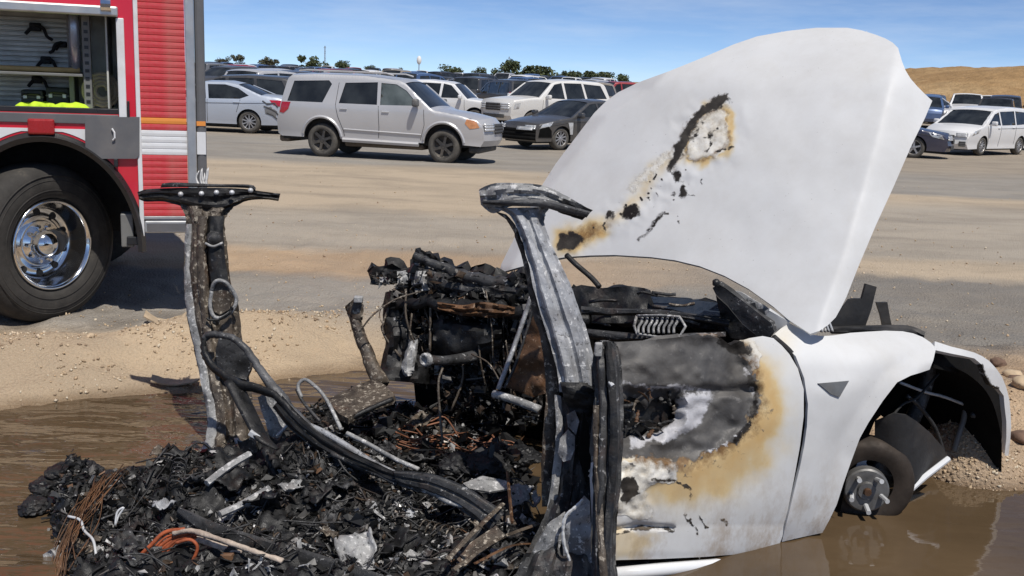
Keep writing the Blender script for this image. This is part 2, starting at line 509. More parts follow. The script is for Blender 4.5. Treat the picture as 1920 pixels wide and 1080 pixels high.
# the hoses' wash ripples the open left side; in the lee of the car it is still
sp = t.n('ShaderNodeSeparateXYZ'); t.link(P, sp.inputs[0])
calm = t.ramp(t.math('MULTIPLY', t.math('ADD', sp.outputs['X'], 2.5), 0.25), [(0.3, 1.0), (0.75, 0.10)])
b = t.bump(t.math('MULTIPLY', t.math('ADD', n1, t.math('MULTIPLY', n2, 0.10)), calm), 0.8, 0.065)
M['muddy_water'] = t.m
wx = np.linspace(-7, 6, 60); wy = np.linspace(-2.5, 7.0, 50)
WXg, WYg = np.meshgrid(wx, wy)
ii = np.arange(WXg.size).reshape(WXg.shape)
q = np.stack([ii[:-1, :-1], ii[:-1, 1:], ii[1:, 1:], ii[1:, :-1]], -1).reshape(-1, 4)
cen = (WXg[:-1, :-1] + WXg[1:, 1:]) / 2, (WYg[:-1, :-1] + WYg[1:, 1:]) / 2
keep = (cen[1] < shore(cen[0]) + 0.45).ravel()
me = bpy.data.meshes.new('puddle_water')
me.from_pydata(np.stack([WXg, WYg, np.full_like(WXg, WATER_Z)], -1).reshape(-1, 3).tolist(), [], q[keep].tolist()); me.update()
w = link('puddle_water', me, 'muddy_water', smooth=True)
tag(w, 'brown rippled fire hose water pooled round the wreck', None, None, 'structure')

# ------------------------------------------------------------------ bare earth hill on the right
t = NT('dry_earth_hill')
P = t.pos()
c = t.ramp(t.noise(0.06, 7, 0.7, co=P, stretch=(1, 1, 2.5)), [(0.3, (0.25, 0.155, 0.075)), (0.5, (0.40, 0.255, 0.125)), (0.72, (0.50, 0.36, 0.20))])
c = t.mix(t.ramp(t.noise(0.5, 6, 0.75, co=P), [(0.4, 0.5), (0.6, 0.0)]), c, (0.22, 0.14, 0.07))
t.set(base=c, rough=0.95, spec=0.1); t.bump(t.noise(0.6, 6, 0.7, co=P), 1.0, 0.6)
M['dry_earth_hill'] = t.m
hx = np.linspace(20, 170, 130); hy = np.linspace(96, 190, 70)
HX, HY = np.meshgrid(hx, hy)
env = sstep(24, 62, HX + (fbm(HX * 0.05, HY * 0.05, 0, 3, 5) - 0.5) * 14) * sstep(98, 121, HY) * (1 - 0.5 * sstep(150, 190, HY)) * (1 - 0.25 * sstep(120, 170, HX))
HZ = ground_h(HX, HY) - 0.3 + env * 5.25 * (0.92 + 0.16 * fbm(HX * 0.07, HY * 0.07, 1, 4, 77)) + env * (fbm(HX * 0.35, HY * 0.35, 3, 3, 11) - 0.5) * 0.8
ii = np.arange(HX.size).reshape(HX.shape)
q = np.stack([ii[:-1, :-1], ii[:-1, 1:], ii[1:, 1:], ii[1:, :-1]], -1).reshape(-1, 4)
me = bpy.data.meshes.new('earth_hill')
me.from_pydata(np.stack([HX, HY, HZ], -1).reshape(-1, 3).tolist(), [], q.tolist()); me.update()
h = link('earth_hill', me, 'dry_earth_hill', smooth=True)
tag(h, 'bare orange brown earth hill beyond the parked cars', None, None, 'structure')

# low bare rise behind the far lot on the left, only just above the cars
hx = np.linspace(-260, 190, 180); hy = np.linspace(300, 420, 24)
HX, HY = np.meshgrid(hx, hy)
def rise_h(x, y):
    return ground_h(x, y) - 0.4 + sstep(300, 350, y) * (1.6 + 2.2 * fbm(np.asarray(x) * 0.012, np.asarray(y) * 0.02, 0, 4, 13) + 1.6 * (1 - sstep(-170, -60, x)))
HZ = rise_h(HX, HY)
ii = np.arange(HX.size).reshape(HX.shape)
q = np.stack([ii[:-1, :-1], ii[:-1, 1:], ii[1:, 1:], ii[1:, :-1]], -1).reshape(-1, 4)
me = bpy.data.meshes.new('far_rise')
me.from_pydata(np.stack([HX, HY, HZ], -1).reshape(-1, 3).tolist(), [], q.tolist()); me.update()
simple('dry_grass_rise', (0.33, 0.26, 0.17), 0.95, var=0.3, scale=0.05)
h = link('far_rise', me, 'dry_grass_rise', smooth=True)
tag(h, 'low dry rise at the far edge of the lot', None, None, 'structure')

# ------------------------------------------------------------------ gravel lying on the berm
def stone_shape(r, seed):
    k = random.Random(seed)
    bm = bmesh.new(); bmesh.ops.create_icosphere(bm, subdivisions=1, radius=r)
    for v in bm.verts: v.co *= k.uniform(0.72, 1.25)
    vs = [tuple(v.co) for v in bm.verts]; bm.verts.index_update()
    fs = [tuple(v.index for v in f.verts) for f in bm.faces]; bm.free()
    return np.array(vs), fs
octa = (np.array([(1, 0, 0), (-1, 0, 0), (0, 1, 0), (0, -1, 0), (0, 0, 1), (0, 0, -1)], float), [(0, 2, 4), (2, 1, 4), (1, 3, 4), (3, 0, 4), (2, 0, 5), (1, 2, 5), (3, 1, 5), (0, 3, 5)])
def gravel(name, n, fn, rmin, rmax, mat, label, seed):
    k = np.random.default_rng(seed)
    x, y, ok = fn(k, n)
    x, y = x[ok], y[ok]; n = len(x)
    r = rmin + (rmax - rmin) * k.random(n) ** 3
    qm, _ = np.linalg.qr(k.normal(size=(n, 3, 3)))
    loc = octa[0][None] * k.uniform(0.6, 1.2, (n, 6, 1)) * np.array([1, 0.8, 0.6]) * r[:, None, None]
    vs = loc @ np.swapaxes(qm, 1, 2) + np.stack([x, y, ground_h(x, y) + r * 0.25], -1)[:, None, :]
    fs = np.array(octa[1])[None] + (np.arange(n) * 6)[:, None, None]
    me = fast_mesh(name, vs, fs)
    return tag(link(name, me, mat), label, 'gravel', None, 'stuff')
def stone_mat(name, cols):
    t = NT(name)
    oi = t.n('ShaderNodeNewGeometry').outputs['Random Per Island']
    n = len(cols)
    t.set(base=t.ramp(oi, [(i / n, c) for i, c in enumerate(cols)], 'CONSTANT'), rough=0.9, spec=0.2)
    M[name] = t.m
stone_mat('tan_gravel', [(0.52, 0.41, 0.28), (0.46, 0.35, 0.23), (0.58, 0.47, 0.34), (0.40, 0.30, 0.20), (0.49, 0.36, 0.23), (0.58, 0.50, 0.38), (0.30, 0.22, 0.15)])
def fl(k, n):
    x = k.uniform(-3.7, 0.3, n); s = k.normal(0.75, 0.5, n)
    return x, shore(x) + s, (s > 0.05) & (s < 2.2) & (fbm(x * 3.5, (shore(x) + s) * 3.5, 0, 3, 88) + k.normal(size=n) * 0.07 > 0.47)
gravel('berm_gravel', 14000, fl, 0.002, 0.018, 'tan_gravel', 'pale tan gravel and sand chips on the berm by the puddle', 3)
def fr(k, n):
    x = k.uniform(1.9, 4.0, n); s = k.normal(0.9, 0.7, n); y = shore(x) + s
    m = k.random(n) < 0.45
    return np.where(m, k.normal(2.13, 0.15, n), x), np.where(m, k.normal(4.5, 0.17, n), y), m | ((s > 0.02) & (s < 2.4))
gravel('verge_gravel', 5500, fr, 0.003, 0.015, 'tan_gravel', 'loose gravel heaped beside the bare front hub', 4)
def fp(k, n):
    y = 6.6 + 14 * k.random(n) ** 1.6
    return k.uniform(-0.55, 0.55, n) * y, y, y > 0
gravel('road_pebbles', 2500, fp, 0.004, 0.02, 'tan_gravel', 'scattered pebbles on the dusty haul road', 5)

# larger clods that can be told apart, each a thing
simple('dark_clod', (0.16, 0.10, 0.07), 0.95, var=0.4, scale=20, bump=0.8, bscale=45)
simple('tan_clod', (0.47, 0.36, 0.24), 0.95, var=0.25, scale=20, bump=0.6, bscale=45)
def clod(px, py, z, r, mat, label, seed, squash=0.65):
    p = at_z(px, py, z)
    bm = bmesh.new(); bmesh.ops.create_icosphere(bm, subdivisions=3, radius=r)
    C = np.array([v.co[:] for v in bm.verts]) / r
    D = 0.55 + 0.8 * fbm(C[:, 0] * 1.3 + seed, C[:, 1] * 1.3, C[:, 2] * 1.3, 4, seed)
    for v, d in zip(bm.verts, D): v.co *= float(d); v.co.z *= squash
    me = bpy.data.meshes.new('clod'); bm.to_mesh(me); bm.free()
    o = link('clod', me, mat, smooth=True)
    o.location = (p[0], p[1], float(ground_h(p[0], p[1])) + r * 0.25); o.rotation_euler = (0, 0, seed)
    return tag(o, label, 'clod', 'clods of earth by the puddle')
clod(1872, 672, 0.12, 0.055, 'dark_clod', 'dark brown clod behind the top of the torn arch rim', 1)
clod(1908, 745, 0.1, 0.075, 'dark_clod', 'largest dark clod at the right edge beside the arch rim', 2)
clod(1905, 800, 0.08, 0.06, 'tan_clod', 'tan clod at the right edge, just below the largest dark clod', 3)
clod(1898, 700, 0.1, 0.06, 'tan_clod', 'tan clod at the right edge, just above the largest dark clod', 4)
clod(1912, 860, 0.06, 0.06, 'dark_clod', 'dark clod near the waterline at the right edge', 5)
clod(172, 682, 0.1, 0.028, 'tan_clod', 'small tan clod on the sand berm below the fire engine tyre', 6)
clod(585, 612, 0.12, 0.02, 'dark_clod', 'small dark clod on the asphalt edge left of the burnt stalk by the dashboard', 7)
# curled flakes of dried mud on the berm
simple('dried_mud', (0.40, 0.31, 0.21), 0.9, var=0.3, scale=14, bump=0.4)
def mud_flake(px, py, z, w, l, curl, rz, label):
    p = at_z(px, py, z)
    n = 9; mb = MB(); a, b2 = [], []
    for i in range(n):
        s = i / (n - 1) - 0.5
        zz = curl * (2 * s) ** 2 + 0.01
        wv = w * (0.5 + 0.5 * math.cos(s * 2.4)) * (0.8 + 0.4 * random.random())
        a.append((s * l, -wv, zz + 0.01 * random.random())); b2.append((s * l, wv, zz * 1.25 + 0.012 * random.random()))
    mb.strip(a, b2)
    o = mb.build('mud_flake', 'dried_mud'); s = o.modifiers.new('thickness', 'SOLIDIFY'); s.thickness = 0.008
    o.location = (p[0], p[1], float(ground_h(p[0], p[1])) + 0.004); o.rotation_euler = (0.12, 0, rz)
    return tag(o, label, 'mud flake', 'curled mud flakes on the berm')
mud_flake(310, 583, 0.19, 0.05, 0.26, 0.05, 0.1, 'curled flake of dried mud on the berm crest left of the far post')
mud_flake(330, 728, 0.06, 0.04, 0.25, 0.02, 0.2, 'flat flake of dried mud at the waterline left of the far post')
# ------------------------------------------------------------------ fire engine
TB = math.radians(18.0)
T_T = np.array([math.cos(TB), math.sin(TB), 0.0]); T_N = np.array([math.sin(TB), -math.cos(TB), 0.0])
T0 = at_z(90, 613, 0.05)
def tk(px, py):
    """pixel on the engine's near side -> (along, up) in its own frame"""
    p = on_plane(px, py, T0, T_N) - T0
    return float(np.dot(p, T_T)), float(p[2])
def tkpoly(pts): return [tk(*p) for p in pts]
def TX(px, py=300): return tk(px, py)[0]
def TZ(px, py): return tk(px, py)[1]

t = NT('engine_red')
c = t.ramp(t.noise(1.5, 4), [(0.3, (0.58, 0.008, 0.028)), (0.7, (0.68, 0.012, 0.036))])
sep = t.n('ShaderNodeSeparateXYZ'); t.link(t.co(), sep.inputs[0])
low = t.math('MULTIPLY', t.math('SUBTRACT', 1.25, sep.outputs['Z'], True), t.ramp(t.noise(3.5, 6, 0.7), [(0.35, 0.04), (0.75, 0.6)]))
t.set(base=t.mix(low, c, DUST), rough=t.math('ADD', 0.28, low), coat=0.5); M['engine_red'] = t.m
simple('engine_white', (0.74, 0.75, 0.76), 0.35, var=0.08, scale=5, dirt=(0.5, 0.45, 0.38))
simple('engine_orange', (0.80, 0.30, 0.06), 0.4, var=0.12, scale=6)
simple('brushed_aluminium', (0.55, 0.55, 0.54), 0.42, 0.75, var=0.15, scale=9)
simple('grey_panel', (0.135, 0.135, 0.14), 0.5, 0.1, var=0.12, scale=6, dirt=(0.22, 0.2, 0.18))
simple('bin_grey', (0.20, 0.20, 0.19), 0.6, 0.2, var=0.2, scale=6)
simple('locker_wall', (0.60, 0.60, 0.55), 0.5, 0.3, var=0.25, scale=5, dirt=(0.24, 0.22, 0.19))
simple('black_rubber', (0.018, 0.018, 0.018), 0.75, var=0.3, scale=20)
simple('black_trim', (0.02, 0.02, 0.021), 0.35, var=0.25, scale=12)
simple('hi_vis', (0.50, 0.72, 0.03), 0.8, var=0.3, scale=12, bump=0.5, bscale=25)
simple('wood_handle', (0.50, 0.34, 0.13), 0.6, var=0.25, scale=10)
simple('steel_cylinder', (0.40, 0.44, 0.52), 0.3, 0.6, var=0.2, scale=6)
simple('reflector_red', (0.34, 0.010, 0.012), 0.25, var=0.1, coat=0.5)
t = NT('chrome_wheel'); t.set(base=(0.78, 0.78, 0.78), metal=1.0, rough=t.ramp(t.noise(14, 4), [(0.3, 0.05), (0.7, 0.2)])); M['chrome_wheel'] = t.m
t = NT('dusty_tyre')
c = t.ramp(t.noise(8, 6, 0.7), [(0.3, (0.030, 0.028, 0.026)), (0.6, (0.055, 0.051, 0.046)), (0.8, (0.13, 0.11, 0.085))])
t.set(base=c, rough=0.85, spec=0.3); t.bump(t.noise(60, 4), 0.4, 0.004); M['dusty_tyre'] = t.m

eng = thing('fire_engine', 'red fire engine with open equipment locker, white stripe and chrome rear wheel', 'fire engine', tuple(T0), TB)
DEPTH = 2.45
# --- side skin with wheel arch and locker opening
u_rear = TX(350, 300)
WC = tk(90, 466)                                   # wheel centre
R_ARCH = 0.70
AEL = 0.80
def arc(r, a0, a1, n=22): return [(WC[0] + AEL * r * math.cos(math.radians(a0 + (a1 - a0) * i / n)), WC[1] + r * math.sin(math.radians(a0 + (a1 - a0) * i / n))) for i in range(n + 1)]
z_low = TZ(240, 443); z_top = 3.35
u_l = -2.6; u_mid = TX(261, 250)
op_l, op_r, op_b, op_t = -1.9, TX(222, 120), TZ(120, 212), TZ(120, 16)
outer = [(u_l, z_low + 0.3)] + [p for p in arc(R_ARCH, 180, 4) ] + [(WC[0] + AEL * R_ARCH + 0.005, z_low), (u_mid, z_low), (u_mid, z_top), (u_l, z_top)]
outer[0] = (u_l, outer[1][1])
op = [(op_l, op_b), (op_r, op_b), (op_r, op_t), (op_l, op_t)]
panel('body_side', outer, lambda u, v: np.stack([u, np.zeros_like(u), v], -1), 0.09, 'engine_red', eng, holes=[op], thick=0.02, offset=-1.0, smooth=False)
# body shell behind
MB().box(u_l, u_mid, DEPTH - 0.02, DEPTH, z_low, z_top).build('far_side', 'engine_red', eng)
MB().box(u_l, u_rear + 0.12, 0.02, DEPTH - 0.02, z_top - 0.02, z_top).build('roof', 'brushed_aluminium', eng)
MB().box(u_rear + 0.1, u_rear + 0.12, 0.02, DEPTH - 0.02, z_low + 0.1, z_top - 0.02).build('rear_wall', 'engine_red', eng)
MB().box(u_l, u_l + 0.02, 0.02, DEPTH - 0.02, z_low, z_top - 0.02).build('front_wall', 'engine_red', eng)
MB().box(u_l + 0.02, u_rear + 0.08, 0.85, DEPTH - 0.85, z_low + 0.12, z_low + 0.2).build('chassis', 'black_trim', eng)
# --- locker interior
li = MB()
D2 = 0.62
li.box(op_l, op_r, D2, D2 + 0.02, op_b, op_t)
lk = li.build('locker_back', 'locker_wall', eng)
MB().box(op_l, op_r, 0.021, D2, op_b - 0.02, op_b).build('locker_floor', 'bin_grey', eng)
MB().box(op_l, op_r, 0.021, D2, op_t, op_t + 0.02).build('locker_ceiling', 'bin_grey', eng)
MB().box(op_r, op_r + 0.018, 0.021, D2, op_b, op_t).build('locker_end', 'bin_grey', eng)
for k in range(17):                                  # ribbed back wall: one plank per rib
    z = op_b + 0.05 + k * (op_t - op_b - 0.08) / 17
    MB().bbox(op_l + 0.01, TX(118, 100), D2 - 0.022, D2 - 0.001, z, z + (op_t - op_b - 0.08) / 17 - 0.008, 0.004).build('wall_rib', 'locker_wall', eng)
# upright dividers with slots, shelf, tray
for (a, b, y0, y1) in ((118, 128, 0.30, 0.60), (150, 166, 0.18, 0.24)):
    d = MB().bbox(TX(a, 110), TX(b, 110), y0, y1, op_b + 0.002, op_t - 0.002, 0.004).build('divider', 'bin_grey', eng)
    if a == 150:
        for k in range(11):
            z = op_b + 0.06 + k * (op_t - op_b - 0.1) / 11
            MB().box(TX(154, 110), TX(162, 110), y0 - 0.003, y0 + 0.004, z, z + 0.022).build('slot', 'black_trim', d)
MB().bbox(op_l, TX(150, 130), 0.16, D2 - 0.023, TZ(80, 142), TZ(80, 136), 0.004).build('shelf', 'bin_grey', eng)
MB().bbox(op_l, op_r - 0.002, 0.03, 0.06, op_b + 0.0005, op_b + 0.035, 0.005).build('sill_lip', 'black_trim', eng)
MB().bbox(TX(196, 110), TX(200, 110), 0.14, D2 - 0.03, op_b + 0.03, op_t - 0.02, 0.003).build('divider', 'locker_wall', eng)
# trims round the locker
mb = MB(); mb.bbox(op_l, op_r + 0.01, -0.045, -0.002, op_t - 0.035, op_t + 0.03, 0.012); hd = mb.build('door_header', 'brushed_aluminium', eng)
MB().lathe([(0.0, -0.03), (0.05, -0.03), (0.05, 0.03), (0.0, 0.03)], 14, 'X', (op_r - 0.06, -0.03, op_t + 0.04)).build('roller_end', 'chrome_wheel', hd)
MB().bbox(op_r - 0.006, op_r + 0.042, -0.022, -0.001, op_b - 0.03, op_t - 0.04, 0.006).build('door_track', 'engine_white', eng)
MB().bbox(op_l, op_r - 0.01, -0.012, -0.001, op_b - 0.065, op_b - 0.004, 0.004).build('locker_sill', 'grey_panel', eng)
MB().bbox(op_r + 0.045, op_r + 0.06, -0.03, -0.001, op_b - 0.02, op_b + 0.09, 0.004).build('latch', 'black_trim', eng)
# stripes
z_o1, z_o0 = TZ(60, 219), TZ(60, 228); z_w1, z_w0 = TZ(60, 240), TZ(60, 284)
uR = u_rear + 0.115
MB().box(u_l, TX(161, 225), -0.004, -0.0005, z_o0, z_o1).build('orange_stripe', 'engine_orange', eng)
ap = math.sqrt(max((R_ARCH + 0.075) ** 2 - (z_w0 - WC[1]) ** 2, 0))
def wclip():
    # white band is cut by the arch
    pts = [(u_l, z_w1), (TX(162, 250), z_w1), (TX(162, 250), z_w0)]
    a1 = math.degrees(math.asin((z_w0 - WC[1]) / (R_ARCH + 0.075)))
    top = math.degrees(math.asin(min(1, (z_w1 - 0.02 - WC[1]) / (R_ARCH + 0.075))))
    pts += [(WC[0] + AEL * (R_ARCH + 0.075) * math.cos(math.radians(a1 + (top - a1) * i / 8)), WC[1] + (R_ARCH + 0.075) * math.sin(math.radians(a1 + (top - a1) * i / 8))) for i in range(9)]
    pts += [(WC[0] - AEL * (R_ARCH + 0.075) * math.cos(math.radians(top + (a1 - top) * i / 8)), WC[1] + (R_ARCH + 0.075) * math.sin(math.radians(top + (a1 - top) * i / 8))) for i in range(9)]
    pts += [(u_l, z_w0)]
    return pts
panel('white_stripe', wclip(), lambda u, v: np.stack([u, np.full_like(u, -0.004), v], -1), 0.08, 'engine_white', eng, thick=0.003, smooth=False, offset=-1.0)
# --- roller shutter behind the locker, slat by slat
us0, us1 = u_mid + 0.012, TX(349, 200)
z_s0 = TZ(300, 405)
n_slat = 62; hs = (z_top - 0.08 - z_s0) / n_slat
prof = [(us0, 0), (us1, 0)]
sl = MB()
pf = [(-0.001, 0.0), (-0.005, 0.10), (-0.0065, 0.5), (-0.005, 0.90), (-0.001, 0.97), (-0.001, 1.0)]
a = [(us0, y, z * hs) for y, z in pf]; b = [(us1, y, z * hs) for y, z in pf]
sl.strip(a, b)
def shutter_mat(z):
    if z_o0 + 0.0 <= z + hs / 2 <= z_o1 + 0.004: return 'engine_orange'
    if z_w0 <= z + hs / 2 <= z_w1: return 'engine_white'
    return 'engine_red'
sh_root = MB().box(us0, us1, 0.01, 0.03, z_s0, z_top - 0.05).build('shutter', 'engine_red', eng)
slm = {}
for k in range(n_slat):
    z = z_s0 + k * hs
    mt = shutter_mat(z)
    if mt not in slm:
        me = bpy.data.meshes.new('slat'); me.from_pydata(sl.v, [], sl.f); me.update(); me.materials.append(M[mt]); slm[mt] = me
    o = link('slat', slm[mt], None, sh_root); o.location = (0, 0, z)
MB().bbox(us0, us1, -0.012, 0.008, z_s0 - 0.022, z_s0 - 0.001, 0.004).build('shutter_foot', 'brushed_aluminium', eng)
# upright trims
MB().bbox(u_mid - 0.014, u_mid + 0.014, -0.02, 0.02, z_low, z_top - 0.02, 0.005).build('upright_trim', 'engine_white', eng)
MB().bbox(us1 + 0.002, us1 + 0.06, -0.018, 0.03, z_s0 - 0.03, z_top - 0.02, 0.008).build('corner_post', 'brushed_aluminium', eng)
MB().bbox(us1 + 0.062, us1 + 0.125, -0.006, 0.14, z_s0 - 0.03, z_top - 0.02, 0.02).build('rear_edge', 'grey_panel', eng)
MB().box(us1 + 0.064, us1 + 0.121, -0.0095, -0.0065, z_o0, z_o1).build('orange_stripe', 'engine_orange', eng)
MB().box(us1 + 0.064, us1 + 0.121, -0.0095, -0.0065, z_w0, z_w1).build('white_stripe', 'engine_white', eng)
# step under the shutter
st = MB().bbox(u_mid + 0.015, us1 + 0.1, -0.01, 0.5, z_s0 - 0.115, z_s0 - 0.03, 0.01).build('rear_step', 'brushed_aluminium', eng)
MB().box(u_mid + 0.03, us1 + 0.05, -0.013, -0.0105, z_s0 - 0.10, z_s0 - 0.05).build('step_tread', 'grey_panel', st)
MB().bbox(u_mid - 0.10, u_mid + 0.012, 0.0, 0.12, z_low - 0.06, z_low - 0.004, 0.006).build('skirt_rail', 'black_trim', eng)
MB().bbox(TX(226, 430), TX(250, 430), 0.03, 0.16, TZ(230, 465), TZ(230, 402), 0.008).build('arch_bracket', 'bin_grey', eng)
# grey door with rounded lower corners
dp = tkpoly([(160, 219), (262, 219), (262, 290), (256, 297), (178, 297), (166, 290), (161, 280)])
fd = MB().prism(dp[::-1], -0.03, -0.005).build('fuel_door', 'grey_panel', eng)
mb = MB(); q = tk(212, 252); mb.tube([(q[0] - 0.003, -0.04, q[1] + 0.04), (q[0] + 0.012, -0.045, q[1] + 0.015), (q[0] + 0.012, -0.045, q[1] - 0.02), (q[0], -0.04, q[1] - 0.035)], 0.006, 6); mb.build('handle', 'engine_white', fd)
q = tk(218, 304); MB().bbox(q[0] - 0.012, q[0] + 0.012, -0.035, -0.004, q[1] - 0.03, q[1] + 0.025, 0.004).build('door_latch', 'black_trim', fd)
r0, r1 = tk(54, 251), tk(103, 223); 
MB().bbox(r0[0], r1[0], -0.05, -0.005, r0[1], r1[1], 0.012).build('marker_light', 'reflector_red', eng)
# arch trim and liner
tr = MB(); inner, outer2 = arc(R_ARCH - 0.004, 182, -2, 40), arc(R_ARCH + 0.06, 182, -2, 40)
a = [(p[0], -0.03, p[1]) for p in inner]; b = [(p[0], -0.045, p[1]) for p in arc(R_ARCH + 0.03, 182, -2, 40)]; c2 = [(p[0], -0.002, p[1]) for p in outer2]
tr.strip(a, b); tr.strip(b, c2); tr.strip([(p[0], 0.02, p[1]) for p in inner], a)
tr.build('arch_trim', 'black_trim', eng, smooth=True)
ln = MB(); ln.strip([(p[0], 0.022, p[1]) for p in inner], [(p[0], 0.8, p[1]) for p in inner]); ln.build('arch_liner', 'black_rubber', eng, smooth=True)
MB().prism(arc(R_ARCH, 0, 180)[::-1], 0.8, 0.81).build('arch_back', 'black_rubber', eng)
# --- rear wheel
RT = 0.535; wz = RT
wy = 0.03                                             # outer face of the tyre
prof = [(0.300, 0.05), (0.315, 0.005), (0.345, -0.012), (0.40, -0.018), (0.44, -0.014), (0.475, -0.004), (0.500, 0.012), (0.522, 0.035), (0.532, 0.07), (RT, 0.12), (RT, 0.22), (0.525, 0.27), (0.49, 0.30), (0.32, 0.31), (0.30, 0.25)]
Y0 = -0.16                                            # the wheel is steered about its own middle
wheel = MB().lathe([(r, h + Y0) for r, h in prof], 72, 'Y').build('wheel', 'dusty_tyre', eng, smooth=True)
wheel.location = (WC[0] - 0.09, 0.22, wz); wheel.rotation_euler = (0, 0, math.radians(45))
for rr in (0.365, 0.43, 0.462):
    MB().lathe([(rr - 0.004, Y0 - 0.016), (rr, Y0 - 0.019), (rr + 0.004, Y0 - 0.012)], 72, 'Y').build('sidewall_ring', 'dusty_tyre', wheel, smooth=True)
rim = MB().lathe([(r, h + Y0) for r, h in [(0.306, 0.015), (0.304, 0.0), (0.296, -0.006), (0.284, 0.0), (0.276, 0.03), (0.262, 0.07), (0.25, 0.125), (0.232, 0.15), (0.19, 0.155), (0.172, 0.15), (0.160, 0.13), (0.150, 0.128)]], 72, 'Y').build('rim', 'chrome_wheel', wheel, smooth=True)
MB().lathe([(r, h + Y0) for r, h in [(0.15, 0.128), (0.146, 0.115), (0.10, 0.11), (0.094, 0.09), (0.09, 0.06), (0.07, 0.03), (0.035, 0.012), (0.0, 0.008)]], 40, 'Y').build('hub_cap', 'chrome_wheel', wheel, smooth=True)
for k in range(10):
    a = math.radians(18 + 36 * k)
    MB().lathe([(0.0, 0.150), (0.0225, 0.150), (0.0235, 0.160)], 14, 'Y', (0.208 * math.cos(a), Y0 - 0.004, 0.208 * math.sin(a))).build('hand_hole', 'black_rubber', wheel)
    b = math.radians(36 * k)
    MB().lathe([(0.0, 0.085), (0.012, 0.085), (0.014, 0.12)], 6, 'Y', (0.122 * math.cos(b), Y0 - 0.005, 0.122 * math.sin(b))).build('lug_nut', 'chrome_wheel', wheel)
# front of the engine's rear axle: a far side wheel so that it stands
MB().lathe([(r, DEPTH - 0.03 - h) for r, h in prof], 40, 'Y', (WC[0], 0, wz)).build('far_wheel', 'dusty_tyre', eng, smooth=True)
MB().tube([(WC[0], 0.2, wz), (WC[0], DEPTH - 0.2, wz)], 0.09, 12).build('axle', 'black_trim', eng)

# things kept in the locker (each top-level)
def loc_t(u, y, z):
    return T0 + T_T * u - T_N * y + np.array([0, 0, z])
def put(o, u, y, z, rz=0.0):
    p = loc_t(u, y, z); o.location = p; o.rotation_euler = (0, 0, TB + rz)
    return o
u0, u1 = TX(10, 190), TX(170, 190)
# folded hi-vis jacket: crumpled cloth
nx, ny = 90, 24
gx, gy = np.meshgrid(np.linspace(-0.5, 0.5, nx), np.linspace(-0.5, 0.5, ny))
zz = (0.035 + 0.075 * np.abs(fbm(gx * 5, gy * 3, 0, 2, 8) - 0.5) * 2 + 0.012 * fbm(gx * 16, gy * 7, 0, 2, 4)) * (1 - (2 * np.abs(gx)) ** 8) * (1 - (2 * np.abs(gy)) ** 6)
ii = np.arange(gx.size).reshape(gx.shape); q = np.stack([ii[:-1, :-1], ii[:-1, 1:], ii[1:, 1:], ii[1:, :-1]], -1).reshape(-1, 4)
me = bpy.data.meshes.new('hi_vis_jacket'); me.from_pydata(np.stack([gx * (u1 - u0), gy * 0.3 * (1 + 0.15 * np.sin(gx * 22)), zz * 0.72], -1).reshape(-1, 3).tolist(), [], q.tolist())
o = put(link('hi_vis_jacket', me, 'hi_vis', smooth=True), (u0 + u1) / 2, 0.24, op_b + 0.004)
tag(o, 'folded fluorescent yellow jacket on the floor of the fire engine locker', 'jacket')
o = put(MB().tube([(-0.42, 0, 0), (0.2, 0, 0.003)], 0.018, 10).build('pole', 'wood_handle', smooth=True), TX(80, 138), 0.22, TZ(80, 135) + 0.014)
tag(o, 'yellow wooden tool pole lying on the locker shelf', 'pole')
mb = MB(); mb.lathe([(0.0, 0.0), (0.034, 0.004), (0.036, 0.3), (0.034, 0.36), (0.018, 0.39), (0.018, 0.42), (0.0, 0.42)], 18, 'Z')
o = put(mb.build('gas_cylinder', 'steel_cylinder', smooth=True), TX(134, 100), 0.24, TZ(134, 136))
tag(o, 'silver blue cylinder standing upright between the locker dividers', 'cylinder')
def clip_tool(px, py, s, label, flip=1):
    mb = MB()
    mb.bbox(-0.03 * s, 0.035 * s, -0.05, 0.0, -0.02 * s, 0.03 * s, 0.008)
    mb.tube(smooth_path([(0.0, -0.05, 0.02 * s), (0.05 * s * flip, -0.07, 0.0), (0.07 * s * flip, -0.06, -0.05 * s), (0.10 * s * flip, -0.05, -0.07 * s)], 4), 0.011, 7)
    mb.tube([(-0.02, -0.04, 0.0), (-0.05 * s, -0.06, -0.04 * s)], 0.012, 7)
    o = put(mb.build('tool_clip', 'black_rubber'), TX(px, py), D2 - 0.03, TZ(px, py))
    return tag(o, label, 'tool', 'black tools clipped to the locker wall')
clip_tool(42, 45, 1.1, 'uppermost black tool clipped to the ribbed locker wall')
clip_tool(98, 80, 0.8, 'black tool clipped beside the locker divider', -1)
clip_tool(64, 112, 1.0, 'middle black tool clipped just above the locker shelf')
clip_tool(46, 152, 1.0, 'lowest black tool hanging under the locker shelf')

